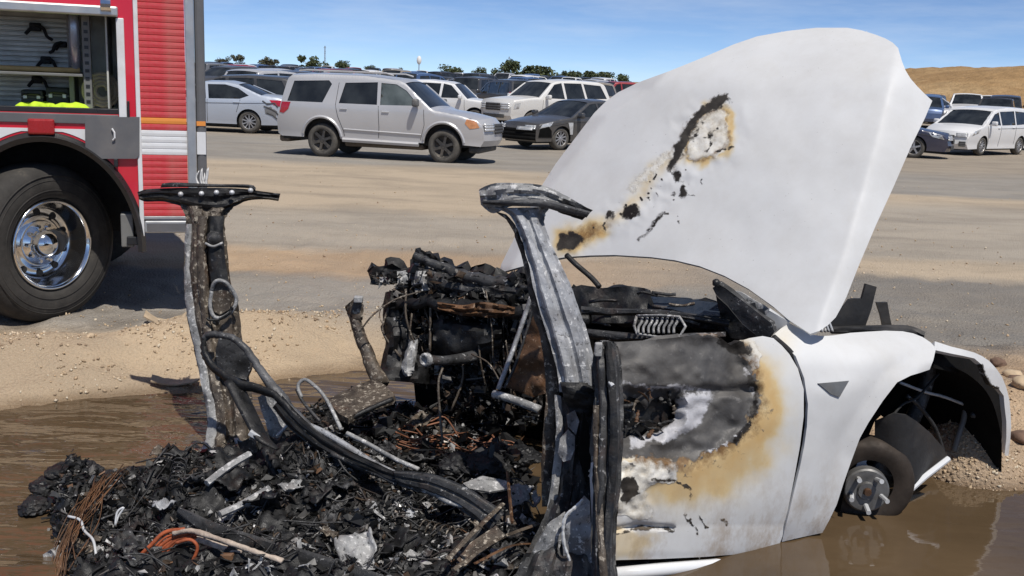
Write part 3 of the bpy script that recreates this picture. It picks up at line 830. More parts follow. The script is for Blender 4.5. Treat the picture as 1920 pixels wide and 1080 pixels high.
# more gear packed in the locker
simple('case_dark', (0.045, 0.048, 0.05), 0.6, var=0.3, scale=8)
simple('hose_tan', (0.42, 0.36, 0.26), 0.85, var=0.25, scale=18, bump=0.4)
def case(px0, px1, h, y, label):
    w_ = TX(px1, 175) - TX(px0, 175)
    r = thing('equipment_case', label, 'case'); put(r, TX((px0 + px1) / 2, 175), y, op_b + 0.002)
    MB().bbox(-w_ / 2, w_ / 2, -0.09, 0.09, 0, h, 0.012).build('shell', 'case_dark', r)
    MB().bbox(-w_ / 2 - 0.003, w_ / 2 + 0.003, -0.094, 0.094, h * 0.62, h * 0.68, 0.003).build('rim', 'bin_grey', r)
    MB().tube(smooth_path([(-0.05, -0.095, h * 0.75), (-0.04, -0.125, h * 0.78), (0.04, -0.125, h * 0.78), (0.05, -0.095, h * 0.75)], 3), 0.007, 6).build('handle', 'black_trim', r)
    for q in (-0.3, 0.3): MB().bbox(q * w_ - 0.012, q * w_ + 0.012, -0.104, -0.09, h * 0.55, h * 0.75, 0.003).build('latch', 'brushed_aluminium', r)
case(22, 66, 0.13, 0.46, 'dark equipment case behind the yellow jacket at the open end of the locker')
case(72, 118, 0.15, 0.46, 'dark equipment case behind the yellow jacket beside the slotted divider')
hc = MB()
hc.tube([((0.035 + 0.0016 * i) * math.cos(i * 0.42), 0.0, (0.035 + 0.0016 * i) * math.sin(i * 0.42)) for i in range(56)], 0.016, 6)
o = put(hc.build('hose_coil', 'hose_tan', smooth=True), TX(186, 180), 0.3, op_b + 0.145)
tag(o, 'coiled tan hose standing at the rear end of the locker', 'hose')
# ------------------------------------------------------------------ burnt-out car
PANEL_FLIP = True
HUB = at_z(1618, 917, 0.17)
SY = math.radians(28.0)
S_T = np.array([math.cos(SY), math.sin(SY), 0.0]); S_N = np.array([math.sin(SY), -math.cos(SY), 0.0])
def skin(px, py, off=0.0, shape=True):
    """pixels -> points on the car's near flank (vectorised)"""
    px, py = np.broadcast_arrays(np.asarray(px, float), np.asarray(py, float))
    V = _F[None] * FPX + _R[None] * (px.ravel()[:, None] - 960) - _U[None] * (py.ravel()[:, None] - 540)
    o = np.full(V.shape[0], 0.1) + np.broadcast_to(off, px.shape).ravel()
    o0 = o.copy()
    for _ in range(4):
        P0 = (HUB - CAM) @ S_N
        k = (P0 + o) / (V @ S_N)
        P = CAM + V * k[:, None]
        if not shape: break
        z = P[:, 2]
        o = o0 - np.clip(z - 0.55, 0, 1) ** 2 * 0.75 - np.clip(0.3 - z, 0, 1) ** 2 * 0.6
    return P
def px_points(px, py, d):
    """pixels -> points at given ranges (vectorised)"""
    px, py, d = np.broadcast_arrays(np.asarray(px, float), np.asarray(py, float), np.asarray(d, float))
    V = _F[None] * FPX + _R[None] * (px.ravel()[:, None] - 960) - _U[None] * (py.ravel()[:, None] - 540)
    V = V / V[:, 1:2]
    return CAM + V * d.ravel()[:, None]

# --- materials of the wreck
def char_mat(name, lo, mid, hi, rust=(0.11, 0.055, 0.03), light=0.60, rustiness=0.35, scale=14, metal=0.05, rough=0.55, bump=0.45):
    """burnt steel or plastic: an even tone, sharp-edged pale flakes, black pits, rust"""
    t = NT(name)
    P = t.pos()
    n = t.noise(scale * 0.5, 4, 0.6, co=P, dist=0.3)
    c = t.ramp(n, [(0.35, lo), (0.62, mid)])
    r = t.ramp(t.noise(scale * 0.6, 4, 0.65, co=P), [(0.55, 0.0), (0.68, 1.0)])
    c = t.mix(t.math('MULTIPLY', r, rustiness), c, rust)
    fine = t.noise(scale * 3.2, 5, 0.7, co=P)
    c = t.mix(t.ramp(fine, [(light - 0.02, 0.0), (light + 0.03, 0.8)]), c, hi)
    c = t.mix(t.ramp(fine, [(0.37, 0.9), (0.41, 0.0)]), c, tuple(np.array(lo) * 0.5))
    spk = t.n('ShaderNodeTexVoronoi', Scale=scale * 11.0); t.link(P, spk.inputs['Vector'])
    c = t.mix(t.ramp(spk.outputs['Distance'], [(0.07, 0.4), (0.14, 0.0)]), c, tuple(np.minimum(np.array(hi) * 1.1, 0.8)))
    t.set(base=c, rough=t.ramp(t.noise(scale * 1.7, 3, co=P), [(0.3, max(rough - 0.2, 0.1)), (0.7, rough + 0.25)]), metal=metal)
    t.bump(t.math('ADD', t.math('MULTIPLY', n, 0.6), t.math('MULTIPLY', fine, 0.5)), bump, 0.018)
    M[name] = t.m
char_mat('char_black', (0.004, 0.004, 0.004), (0.013, 0.013, 0.014), (0.14, 0.14, 0.14), light=0.66, rustiness=0.12)
char_mat('char_grey', (0.014, 0.014, 0.014), (0.05, 0.05, 0.052), (0.36, 0.36, 0.36), light=0.63, rustiness=0.25)
char_mat('char_ash', (0.16, 0.16, 0.16), (0.36, 0.36, 0.355), (0.66, 0.65, 0.64), light=0.58, rustiness=0.2)
char_mat('char_silver', (0.14, 0.14, 0.145), (0.36, 0.37, 0.39), (0.70, 0.70, 0.70), light=0.60, rustiness=0.10, metal=0.08, rough=0.5)
char_mat('char_mid', (0.04, 0.04, 0.041), (0.12, 0.12, 0.124), (0.40, 0.40, 0.40), light=0.63, rustiness=0.15)
char_mat('char_brown', (0.025, 0.018, 0.013), (0.11, 0.088, 0.066), (0.42, 0.37, 0.30), light=0.58, rustiness=0.4)
char_mat('char_rust', (0.05, 0.025, 0.012), (0.15, 0.075, 0.035), (0.34, 0.24, 0.16), light=0.62, rustiness=0.5, rust=(0.22, 0.09, 0.035))

t = NT('scorched_white')                                # white paint, browned, charred, peeled: attributes say where
P = t.pos()
wob = t.math('MULTIPLY', t.math('SUBTRACT', t.noise(30, 8, 0.78, co=P), 0.5), 1.5)
def msk(a, k=1.0, lo=0.35, hi=0.6):
    v = t.math('ADD', t.attr(a), t.math('MULTIPLY', wob, t.math('MULTIPLY', t.math('MULTIPLY', t.attr(a), t.math('SUBTRACT', 1.0, t.attr(a))), 4.0 * k)))
    return t.ramp(v, [(lo, 0.0), (hi, 1.0)])
white = t.ramp(t.noise(2.2, 4, co=P), [(0.3, (0.60, 0.607, 0.612)), (0.7, (0.655, 0.66, 0.662))])
white = t.mix(t.ramp(t.noise(40, 4, 0.7, co=P), [(0.62, 0.0), (0.85, 0.30)]), white, (0.45, 0.42, 0.38))
white = t.mix(t.ramp(t.noise(5, 5, 0.7, co=P, stretch=(1, 1, 0.4)), [(0.55, 0.0), (0.9, 0.35)]), white, (0.52, 0.49, 0.43))
sc = t.math('ADD', t.attr('scorch'), t.math('MULTIPLY', t.math('SUBTRACT', t.noise(7, 5, 0.65, co=P), 0.5), t.math('MULTIPLY', t.attr('scorch'), 0.7)))
tan_c = t.ramp(sc, [(0.10, (0.64, 0.60, 0.49)), (0.45, (0.62, 0.48, 0.26)), (0.75, (0.55, 0.33, 0.10)), (1.0, (0.36, 0.18, 0.05))])
c = t.mix(t.ramp(sc, [(0.02, 0.0), (0.5, 0.95)]), white, tan_c)
peelc = t.ramp(t.noise(13, 6, 0.7, co=P), [(0.3, (0.42, 0.36, 0.27)), (0.5, (0.68, 0.65, 0.58)), (0.7, (0.78, 0.77, 0.74))])
c = t.mix(msk('peel', 1.0), c, peelc)
c = t.mix(msk('brown', 1.0, 0.25, 0.75), c, t.ramp(t.noise(30, 5, co=P), [(0.3, (0.05, 0.025, 0.01)), (0.7, (0.22, 0.12, 0.045))]))
chc = t.ramp(t.noise(4.5, 4, 0.55, co=P, dist=0.4), [(0.28, (0.026, 0.025, 0.025)), (0.5, (0.075, 0.073, 0.073)), (0.7, (0.15, 0.145, 0.138))])
chc = t.mix(t.ramp(t.noise(34, 5, 0.7, co=P), [(0.60, 0.0), (0.66, 0.5)]), chc, (0.20, 0.195, 0.19))
c = t.mix(msk('char', 1.0), c, chc)
c = t.mix(msk('soot', 1.2), c, (0.016, 0.014, 0.013))
c = t.mix(msk('ash', 0.9), c, t.ramp(t.noise(18, 5, co=P), [(0.3, (0.34, 0.34, 0.36)), (0.7, (0.58, 0.58, 0.61))]))
dm = t.math('MAXIMUM', msk('char'), t.math('MAXIMUM', msk('peel'), msk('soot')))
sz = t.n('ShaderNodeSeparateXYZ'); t.link(P, sz.inputs[0])
mud = t.math('MULTIPLY', t.math('SUBTRACT', 1.0, t.math('DIVIDE', t.math('SUBTRACT', sz.outputs['Z'], 0.04), 0.42), True), t.ramp(t.noise(9, 6, 0.75, co=P, stretch=(1, 1, 0.6)), [(0.44, 0.0), (0.66, 0.8)]))
c = t.mix(mud, c, (0.30, 0.22, 0.14))
film = t.ramp(t.noise(3.2, 6, 0.72, co=P), [(0.40, 0.0), (0.78, 0.42)])
c = t.mix(film, c, t.mix(0.6, c, (0.30, 0.27, 0.23)))
vs = t.n('ShaderNodeTexVoronoi', Scale=38.0); t.link(P, vs.inputs['Vector'])
c = t.mix(t.math('MULTIPLY', t.ramp(vs.outputs['Distance'], [(0.05, 0.7), (0.09, 0.0)]), t.ramp(t.noise(4.0, 3, co=P), [(0.5, 0.0), (0.65, 1.0)])), c, (0.12, 0.11, 0.10))
t.set(metal=t.math('MULTIPLY', msk('char'), 0.12))
t.set(base=c, rough=t.math('ADD', t.math('ADD', 0.48, t.math('MULTIPLY', film, 0.6)), t.math('MULTIPLY', dm, 0.02), True), coat=0.0, spec=0.22)
t.bump(t.math('ADD', t.math('MULTIPLY', dm, t.noise(20, 5, 0.6, co=P)), t.math('MULTIPLY', dm, 0.25)), 0.4, 0.015)
M['scorched_white'] = t.m
simple('white_paint', (0.72, 0.73, 0.74), 0.28, var=0.06, scale=3, dirt=(0.42, 0.36, 0.28), coat=0.3)
simple('dark_plastic', (0.022, 0.022, 0.023), 0.55, var=0.4, scale=10, bump=0.3, dirt=(0.09, 0.08, 0.07))
simple('grey_plastic', (0.11, 0.115, 0.12), 0.55, var=0.35, scale=10, bump=0.3, dirt=(0.2, 0.18, 0.15))
simple('bare_steel', (0.42, 0.42, 0.42), 0.4, 0.6, var=0.3, scale=14, dirt=(0.2, 0.15, 0.1))
simple('hub_steel', (0.15, 0.148, 0.145), 0.5, 0.5, var=0.4, scale=16, dirt=(0.12, 0.08, 0.05))
simple('pale_metal', (0.58, 0.59, 0.60), 0.45, 0.2, var=0.2, scale=12, dirt=(0.3, 0.25, 0.18))
simple('rusty_disc', (0.04, 0.03, 0.023), 0.7, 0.4, var=0.35, scale=18, bump=0.3)
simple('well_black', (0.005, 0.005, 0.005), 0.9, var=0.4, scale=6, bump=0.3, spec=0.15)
t = NT('broken_glass'); t.set(base=(0.022, 0.03, 0.045), rough=t.ramp(t.noise(25, 4), [(0.4, 0.12), (0.6, 0.5)]), spec=0.6); M['broken_glass'] = t.m

L0 = np.array([0.35, 3.9, 0.0])
wreck = thing('burnt_car', 'burnt out white car, hood raised, cabin and roof gone, standing in muddy water', 'car', tuple(L0))
def W(o, parent=None):
    """hang a part built in world coordinates on the wreck"""
    if parent is None:
        o.parent = wreck; o.location = tuple(-L0)
    else:
        o.parent = parent
    return o
def warp(x, y, a=16.0, sc=26.0, seed=90):
    wx = (fbm(x / sc, y / sc, 0, 4, seed, 0.62) - 0.5) * 2 * a; wy = (fbm(x / sc, y / sc, 5, 4, seed + 3, 0.62) - 0.5) * 2 * a
    return x + wx, y + wy
def warped(fn, a=16.0, sc=26.0, seed=90):
    return lambda x, y: fn(*warp(x, y, a, sc, seed))
NOA = lambda x, y: np.zeros_like(x)
def attrs(**kw):
    d = {k: NOA for k in ('scorch', 'char', 'peel', 'brown', 'soot', 'ash')}
    d.update(kw); return d

# --- hood --------------------------------------------------------
HO = [(1519, 626), (1537, 620), (1553, 609), (1567, 595), (1577, 577), (1587, 557), (1609, 501), (1642, 423), (1675, 351), (1709, 273), (1734, 222), (1748, 189), (1735, 177), (1720, 162), (1707, 147), (1698, 132), (1692, 117), (1687, 101), (1684, 90), (1674, 80), (1660, 72), (1642, 65), (1616, 57), (1589, 52), (1531, 52), (1476, 58), (1420, 68), (1376, 83), (1320, 107), (1253, 134), (1198, 154), (1159, 173), (1135, 191), (1114, 212), (1076, 262), (1042, 307), (1014, 351), (976, 423), (940, 495), (936, 512), (970, 502), (1020, 489), (1060, 482), (1106, 479), (1152, 478), (1220, 482), (1266, 488), (1312, 499), (1358, 517), (1404, 542), (1450, 575), (1479, 600)]
_hp = np.array([at(1527, 626, 3.80), at(931, 512, 4.85), at(1748, 189, 4.12), at(1190, 155, 5.1)])
_hc = _hp.mean(0); _u, _s, _vt = np.linalg.svd(_hp - _hc); H_N = _vt[2]
if H_N[1] > 0: H_N = -H_N
CR = [(1684, 60), (1678, 87), (1661, 175), (1637, 273), (1576, 484), (1531, 607), (1520, 660)]          # near crease
CL = [(1262, 120), (1220, 168), (1142, 216), (1087, 282), (1025, 362), (960, 500)]      # far crease
def hood_map(px, py, lift=0.0):
    px = np.asarray(px, float); py = np.asarray(py, float)
    V = _F[None] * FPX + _R[None] * (px[:, None] - 960) - _U[None] * (py[:, None] - 540)
    xr = np.interp(py, [p[1] for p in CR], [p[0] for p in CR])
    dr = np.clip(px - xr, 0, None) / 470.0
    xl = np.interp(py, [p[1] for p in CL], [p[0] for p in CL])
    dl = np.clip(xl - px, 0, None) / 380.0
    k0 = (px - 1300) / 330.0
    h = 0.055 * (1 - np.clip(k0 * k0, 0, 1.6)) + 0.03 * np.clip((py - 60) / 240.0, 0, 1)
    h = h - (np.sqrt((dr * 0.85) ** 2 + 0.03 ** 2) - 0.03) - dl * 0.55
    h = h - 0.000011 * np.clip(170 - py, 0, 130) ** 2               # nose turns down at the leading edge
    dz = np.hypot(px - 1322, py - 255)
    h = h + (fbm(px / 26.0, py / 26.0, 0, 3, 4) - 0.5) * 0.022 * np.clip(1.3 - dz / 75.0, 0, 1) + (fbm(px / 150.0, py / 150.0, 0, 2, 4) - 0.5) * 0.016 + (fbm(px / 60.0, py / 60.0, 4, 2, 34) - 0.5) * 0.0045
    tr = edge_dist([(1080, 450), (1180, 400), (1270, 340), (1310, 290)], px, py, False)
    h = h + (fbm(px / 18.0, py / 18.0, 2, 3, 14) - 0.5) * 0.016 * np.clip(1.2 - tr / 40.0, 0, 1) + lift
    k = ((_hc - CAM) @ H_N + h) / (V @ H_N)
    return CAM + V * k[:, None]
SOOT = [(1364, 176), (1345, 182), (1331, 190), (1303, 216), (1281, 246), (1264, 276), (1250, 320), (1262, 316), (1278, 290), (1291, 262), (1305, 234), (1331, 207), (1362, 200)]
PEEL = [(1305, 232), (1331, 205), (1350, 203), (1363, 214), (1366, 262), (1356, 284), (1335, 294), (1310, 302), (1291, 298), (1286, 272)]
CRACK = [[(1300, 255), (1330, 260), (1345, 240)], [(1318, 292), (1335, 268), (1330, 250)], [(1345, 285), (1372, 276)]]
TRAIL = [[(1170, 390), (1192, 380), (1200, 400), (1180, 413), (1165, 410)], [(1260, 322), (1272, 318), (1280, 338), (1264, 345)], [(1276, 350), (1290, 346), (1284, 372), (1275, 362)], [(1050, 440), (1075, 432), (1100, 452), (1070, 470), (1046, 470)], [(1245, 396), (1240, 408), (1215, 436), (1194, 458), (1196, 452), (1222, 415)], [(1140, 395), (1152, 398), (1148, 410), (1136, 408)]]
def h_soot(x, y):
    r = np.maximum(blob(SOOT, x, y, 10), 0.5 * blob([(1380, 170), (1340, 174), (1294, 220), (1260, 268), (1248, 322), (1266, 326), (1296, 276), (1333, 212), (1374, 203)], x, y, 12) * (fbm(x / 9, y / 9, 0, 3, 19) > 0.45))
    for q in TRAIL: r = np.maximum(r, blob(q, x, y, 8) * (0.55 + 0.6 * fbm(x / 7, y / 7, 1, 3, 23)))
    for q in CRACK: r = np.maximum(r, 0.75 * np.clip(1 - edge_dist(q, x, y, False) / 5, 0, 1))
    return r
def h_brown(x, y):
    return np.maximum(np.clip(1 - edge_dist(PEEL, x, y) / 9.0, 0, 1) * 0.6, np.maximum(blob([(1050, 435), (1110, 415), (1150, 420), (1100, 462), (1060, 475)], x, y, 14) * 0.55, np.clip(1 - edge_dist(SOOT, x, y) / 9.0, 0, 1) * 0.5))
def h_scorch(x, y):
    r = np.clip(1 - edge_dist([(1060, 455), (1130, 420), (1185, 385), (1225, 320), (1290, 280)], x, y, False) / 24.0, 0, 1) * 0.4
    r = np.maximum(r, np.clip(1 - edge_dist(PEEL, x, y) / 18.0, 0, 1) * 0.6)
    return np.maximum(r, blob([(1045, 430), (1130, 412), (1140, 436), (1085, 474), (1045, 474)], x, y, 24) * 0.75)
def h_peel(x, y):
    r = blob(PEEL, x, y, 8)
    return np.maximum(r, np.clip(1 - edge_dist([(1190, 350), (1240, 300), (1280, 290)], x, y, False) / 24.0, 0, 1) * 0.62)
def h_flakes(x, y):
    """loose black flecks along the burnt trail"""
    near = np.clip(1 - edge_dist([(1060, 455), (1130, 420), (1190, 385), (1240, 330), (1285, 300), (1300, 330), (1260, 400)], x, y, False) / 36.0, 0, 1)
    return np.maximum(h_soot(x, y), near ** 0.7 * sstep(0.66, 0.74, fbm(x / 7.0, y / 7.0, 3, 3, 55)) * 0.9)
hood = W(panel('hood', HO, hood_map, 5.0, 'scorched_white', thick=0.016, attrs=attrs(soot=warped(h_flakes, 7, 13), brown=warped(h_brown, 10, 18), scorch=warped(h_scorch, 16, 24), peel=warped(h_peel, 10, 14))))
# --- inner frame of the hood, seen from behind and along its rear edge
HI = [(1505, 560), (1560, 530), (1640, 330), (1690, 200), (1650, 110), (1560, 80), (1400, 95), (1230, 165), (1120, 250), (1040, 370), (1030, 440), (1110, 440), (1250, 450), (1340, 475), (1420, 510), (1470, 545)]
HI2 = [(1520, 480), (1600, 300), (1645, 190), (1610, 130), (1540, 110), (1400, 130), (1260, 190), (1160, 270), (1100, 350), (1090, 400), (1150, 405), (1280, 415), (1370, 440), (1450, 475)]
W(panel('hood_frame', HI, lambda x, y: hood_map(x, y, -0.03), 26, 'grey_plastic', holes=[HI2[::-1]], thick=0.02), hood)

# --- fender ------------------------------------------------------
FE = [(1450, 628), (1464, 616), (1480, 606), (1500, 616), (1520, 627), (1540, 630), (1561, 629), (1595, 624), (1625, 622), (1660, 620), (1692, 621), (1712, 625), (1730, 632), (1745, 642), (1755, 653), (1750, 675), (1743, 693), (1725, 699), (1708, 704), (1682, 717), (1655, 752), (1628, 793), (1612, 822), (1596, 865), (1581, 908), (1569, 946), (1555, 975), (1542, 999), (1500, 1008), (1466, 1016), (1474, 983), (1487, 930), (1500, 876), (1508, 836), (1513, 800), (1515, 758), (1508, 709), (1492, 668), (1470, 645)]
def fender_map(px, py):
    arch = edge_dist([(1750, 675), (1708, 704), (1682, 717), (1655, 752), (1612, 822), (1569, 946), (1542, 999)], px, py, False)
    top = np.clip((690 - py) / 70.0, 0, 1)
    off = 0.02 * np.clip(1 - arch / 30.0, 0, 1) + 0.012 * np.exp(-((arch - 55) / 40) ** 2) - 0.10 * top ** 2
    line = np.abs(py - (735 + (px - 1510) * -0.12))
    off = off + 0.008 * np.exp(-(line / 30.0) ** 2) * sstep(1500, 1560, px) + (fbm(px / 60, py / 60, 0, 2, 3) - 0.5) * 0.008
    off = off - 0.02 * np.clip(1 - (px - 1450) / 26, 0, 1) * 0.3
    return skin(px, py, off)
fender = W(panel('fender', FE, fender_map, 8, 'scorched_white', thick=0.012, attrs=attrs(scorch=lambda x, y: 0.30 * np.clip(1 - np.hypot(x - 1470, (y - 640) / 2) / 40, 0, 1))))
tri = [(1532, 718), (1590, 713), (1572, 744), (1556, 738)]
W(panel('side_vent', tri, lambda x, y: fender_map(x, y) + S_N * 0.006, 8, 'grey_plastic', thick=0.006), fender)
# bottom lip of the fender
W(MB().tube([skin(1466, 1018, 0.0)[0], skin(1505, 1010, -0.005)[0], skin(1545, 1001, -0.01)[0]], 0.012, 7).build('fender_lip', 'char_black'), fender)
# --- front rim of the wheel arch, all that is left of the bumper ----------
RO = [(1753, 640), (1784, 650), (1805, 655), (1827, 661), (1842, 668), (1855, 677), (1868, 691), (1879, 707), (1887, 727), (1892, 747), (1895, 775), (1896, 801), (1894, 830), (1891, 854), (1886, 884), (1879, 882), (1884, 850), (1887, 820), (1887, 790), (1884, 765), (1882, 742), (1872, 728), (1857, 722), (1852, 712), (1846, 700), (1841, 684), (1827, 672), (1805, 667), (1789, 664), (1770, 660), (1752, 656)]
rim_part = W(panel('bumper_corner', RO, lambda x, y: skin(x, y, 0.015 - 0.16 * sstep(1800, 1900, x) - 0.05 * np.clip((690 - y) / 60, 0, 1)), 6, 'scorched_white', thick=0.02, attrs=attrs(soot=lambda x, y: 0.8 * np.clip(1 - edge_dist([(1841, 684), (1857, 722), (1872, 728)], x, y, False) / 5, 0, 1))))
RB = [(1755, 655), (1805, 664), (1840, 682), (1856, 722), (1875, 735), (1884, 770), (1886, 820), (1880, 880), (1862, 880), (1848, 800), (1830, 730), (1800, 700), (1750, 690)]
W(panel('bumper_liner', RB, lambda x, y: skin(x, y, -0.06 - 0.25 * sstep(1760, 1880, x)), 14, 'well_black', thick=0.01), rim_part)
# --- wheel well: curved liner sheet between the two flanks ---------
wl_mb = MB()
arcpx = smooth_path([(1575, 960), (1600, 850), (1650, 745), (1720, 695), (1790, 690), (1850, 735), (1876, 810), (1878, 885)], 6)
a = [skin(p[0], p[1], -0.07)[0] for p in arcpx]
prev = a
for k, dd in enumerate((0.2, 0.38, 0.55)):
    b = [p - S_N * dd for p in a]
    wl_mb.strip(prev, b); prev = b
cen = sum(prev) / len(prev)
for i in range(len(prev) - 1): wl_mb.add([prev[i], prev[i + 1], cen], [(0, 1, 2)])
well = W(wl_mb.build('wheel_well', 'well_black', smooth=True))
# hub, disc, studs: the tyre has burnt away
AX = np.array([-0.10, -0.99, 0.05]); AX /= np.linalg.norm(AX)
def lathe_on(c, axis, prof, n=36):
    mb = MB(); ax = axis / np.linalg.norm(axis); a = np.cross(ax, [0, 0, 1.0]); a /= np.linalg.norm(a); b = np.cross(ax, a)
    m = len(prof)
    for r, h in prof:
        for k in range(n):
            q = 2 * math.pi * k / n
            mb.v.append(tuple(c + ax * h + r * (a * math.cos(q) + b * math.sin(q))))
    for i in range(m - 1):
        for k in range(n):
            mb.f.append((i * n + k, i * n + (k + 1) % n, (i + 1) * n + (k + 1) % n, (i + 1) * n + k))
    return mb
hubc = HUB + S_N * 0.02
hub = W(lathe_on(hubc, AX, [(0.0, 0.012), (0.035, 0.012), (0.04, 0.0), (0.085, 0.0), (0.092, -0.006), (0.095, -0.04)]).build('wheel_hub', 'hub_steel', smooth=True))
smooth_by_angle(hub, 35)
disc_c = hubc - AX * 0.05 + np.array([0.02, 0, 0.015])
W(lathe_on(disc_c, AX, [(0.10, 0.0), (0.13, 0.012), (0.155, 0.012), (0.175, 0.004), (0.188, -0.016), (0.192, -0.04), (0.186, -0.085), (0.15, -0.10)]).build('brake_disc', 'rusty_disc', smooth=True), hub)
for k in range(5):
    q = math.radians(72 * k + 20)
    a = np.cross(AX, [0, 0, 1.0]); a /= np.linalg.norm(a); b = np.cross(AX, a)
    c0 = hubc + 0.062 * (a * math.cos(q) + b * math.sin(q))
    W(MB().tube([c0, c0 + AX * 0.055 + (a * math.cos(q) + b * math.sin(q)) * 0.012], 0.010, 8).build('wheel_stud', 'pale_metal'), hub)
W(lathe_on(hubc + AX * 0.01, AX, [(0.0, 0.016), (0.014, 0.016), (0.018, 0.0)], 12).build('centre_nut', 'char_rust'), hub)
# shield, strut, rods inside the well
shp = [(1640, 790), (1676, 775), (1700, 778), (1719, 790), (1745, 812), (1766, 836), (1779, 858), (1735, 895), (1693, 932), (1690, 880), (1672, 850), (1640, 830)]
shield = W(panel('splash_shield', shp, lambda x, y: skin(x, y, -0.14 + 0.09 * np.sin((x - 1640) / 45.0), False), 12, 'dark_plastic', thick=0.01), well)
W(MB().tube([skin(1693, 930, -0.06, False)[0], skin(1735, 893, -0.055, False)[0], skin(1778, 860, -0.06, False)[0]], 0.013, 8).build('shield_edge', 'white_paint'), shield)
def rodpx(name, pts, off, r, mat, parent, n=8):
    P = [skin(p[0], p[1], off if not isinstance(off, list) else off[i], False)[0] for i, p in enumerate(pts)]
    return W(MB().tube(smooth_path(P, 4), r, n).build(name, mat, smooth=True), parent)
rodpx('brace_rod', [(1687, 717), (1735, 735), (1770, 744), (1812, 760)], -0.25, 0.007, 'pale_metal', well)
rodpx('brace_rod', [(1812, 760), (1806, 790), (1796, 820), (1788, 846)], -0.25, 0.013, 'grey_plastic', well)
rodpx('damper', [(1742, 668), (1735, 720), (1705, 800), (1672, 870)], -0.30, 0.035, 'char_grey', well)
rodpx('control_arm', [(1650, 895), (1700, 880), (1760, 870)], -0.28, 0.022, 'bare_steel', well)
rodpx('brake_hose', [(1660, 800), (1690, 760), (1720, 745), (1760, 700)], -0.2, 0.006, 'black_rubber', well)
rodpx('harness_clip', [(1726, 690), (1738, 684), (1752, 676)], -0.12, 0.010, 'pale_metal', well)
rodpx('link_arm', [(1672, 800), (1690, 830), (1712, 850), (1730, 848)], -0.17, 0.012, 'pale_metal', well)
rodpx('link_arm', [(1700, 742), (1722, 760), (1752, 800), (1770, 850)], -0.22, 0.009, 'char_grey', well)
rodpx('brake_hose', [(1800, 700), (1822, 740), (1834, 800), (1842, 850)], -0.26, 0.007, 'grey_plastic', well)
rodpx('harness_clip', [(1822, 778), (1838, 782), (1850, 790)], -0.2, 0.011, 'char_mid', well)
rodpx('knuckle', [(1660, 890), (1676, 868), (1684, 838), (1690, 806)], -0.16, 0.028, 'char_grey', well)
cal = HUB + S_N * -0.03 + S_T * 0.17 + np.array([0, 0, 0.10])
W(MB().bbox(-0.06, 0.06, -0.05, 0.05, -0.08, 0.08, 0.02, Matrix.Translation(Vector(cal)) @ Matrix.Rotation(0.5, 4, 'Y')).build('brake_caliper', 'char_grey', smooth=False), well)

# --- front door --------------------------------------------------
DO = [(1450, 634), (1466, 648), (1480, 664), (1496, 691), (1507, 730), (1507, 780), (1500, 836), (1489, 897), (1478, 952), (1467, 1006), (1458, 1030), (1400, 1038), (1322, 1044), (1239, 1048), (1161, 1050), (1118, 1052), (1112, 900), (1120, 760), (1128, 640), (1161, 641), (1215, 638), (1267, 633), (1322, 624), (1350, 632), (1369, 647), (1386, 640), (1405, 634), (1430, 630)]
DH = [(1150, 756), (1160, 748), (1172, 750), (1180, 743), (1194, 748), (1202, 757), (1210, 768), (1216, 760), (1222, 750), (1235, 744), (1248, 748), (1262, 749), (1268, 760), (1263, 772), (1266, 782), (1254, 796), (1242, 800), (1230, 812), (1214, 808), (1200, 822), (1186, 815), (1172, 820), (1158, 806), (1150, 790)]
DARK = [(1110, 630), (1370, 630), (1388, 660), (1404, 690), (1416, 730), (1420, 760), (1408, 780), (1397, 806), (1372, 826), (1340, 842), (1300, 863), (1250, 864), (1205, 852), (1110, 858)]
ASHP = [(1262, 748), (1335, 738), (1326, 778), (1296, 806), (1245, 828), (1178, 842), (1172, 824), (1228, 816), (1262, 796), (1272, 766)]  # pale grey ash patch round the door hole
TANP = [(1402, 660), (1440, 665), (1470, 700), (1482, 770), (1470, 870), (1425, 950), (1340, 985), (1245, 985), (1175, 950), (1165, 870), (1300, 862), (1390, 815), (1418, 760)]
WHT = [(1140, 862), (1190, 862), (1270, 868), (1266, 900), (1228, 905), (1208, 922), (1226, 960), (1222, 978), (1190, 978), (1150, 955)]
BOT = [(1140, 985), (1240, 1000), (1330, 975), (1400, 968), (1450, 960), (1455, 1030), (1150, 1052)]
def door_map(px, py):
    dk = blob(DARK, px, py, 22)
    off = dk * (-0.03 + (fbm(px / 70, py / 60, 0, 3, 61) - 0.5) * 0.085) + (fbm(px / 70, py / 90, 1, 2, 8) - 0.5) * 0.008
    off = off - 0.02 * np.exp(-((py - 733) / 9.0) ** 2) * dk                 # crumpled beltline
    wd = edge_dist(DARK, px, py)
    off = off + 0.012 * np.exp(-(wd / 7.0) ** 2) * (fbm(px / 10, py / 10, 0, 2, 5) - 0.2)    # blistered rim
    off = off - 0.05 * np.clip(1 - edge_dist(DH, px, py) / 22.0, 0, 1)
    off = off + blob(WHT, px, py, 8) * (fbm(px / 20, py / 20, 3, 3, 71) - 0.35) * 0.035
    for q in ([(1110, 1000), (1200, 985), (1260, 990)],):
        off = off - 0.02 * np.clip(1 - edge_dist(q, px, py, False) / 7.0, 0, 1)
    off = off + 0.015 * np.clip((py - 985) / 50, 0, 1)
    return skin(px, py, off)
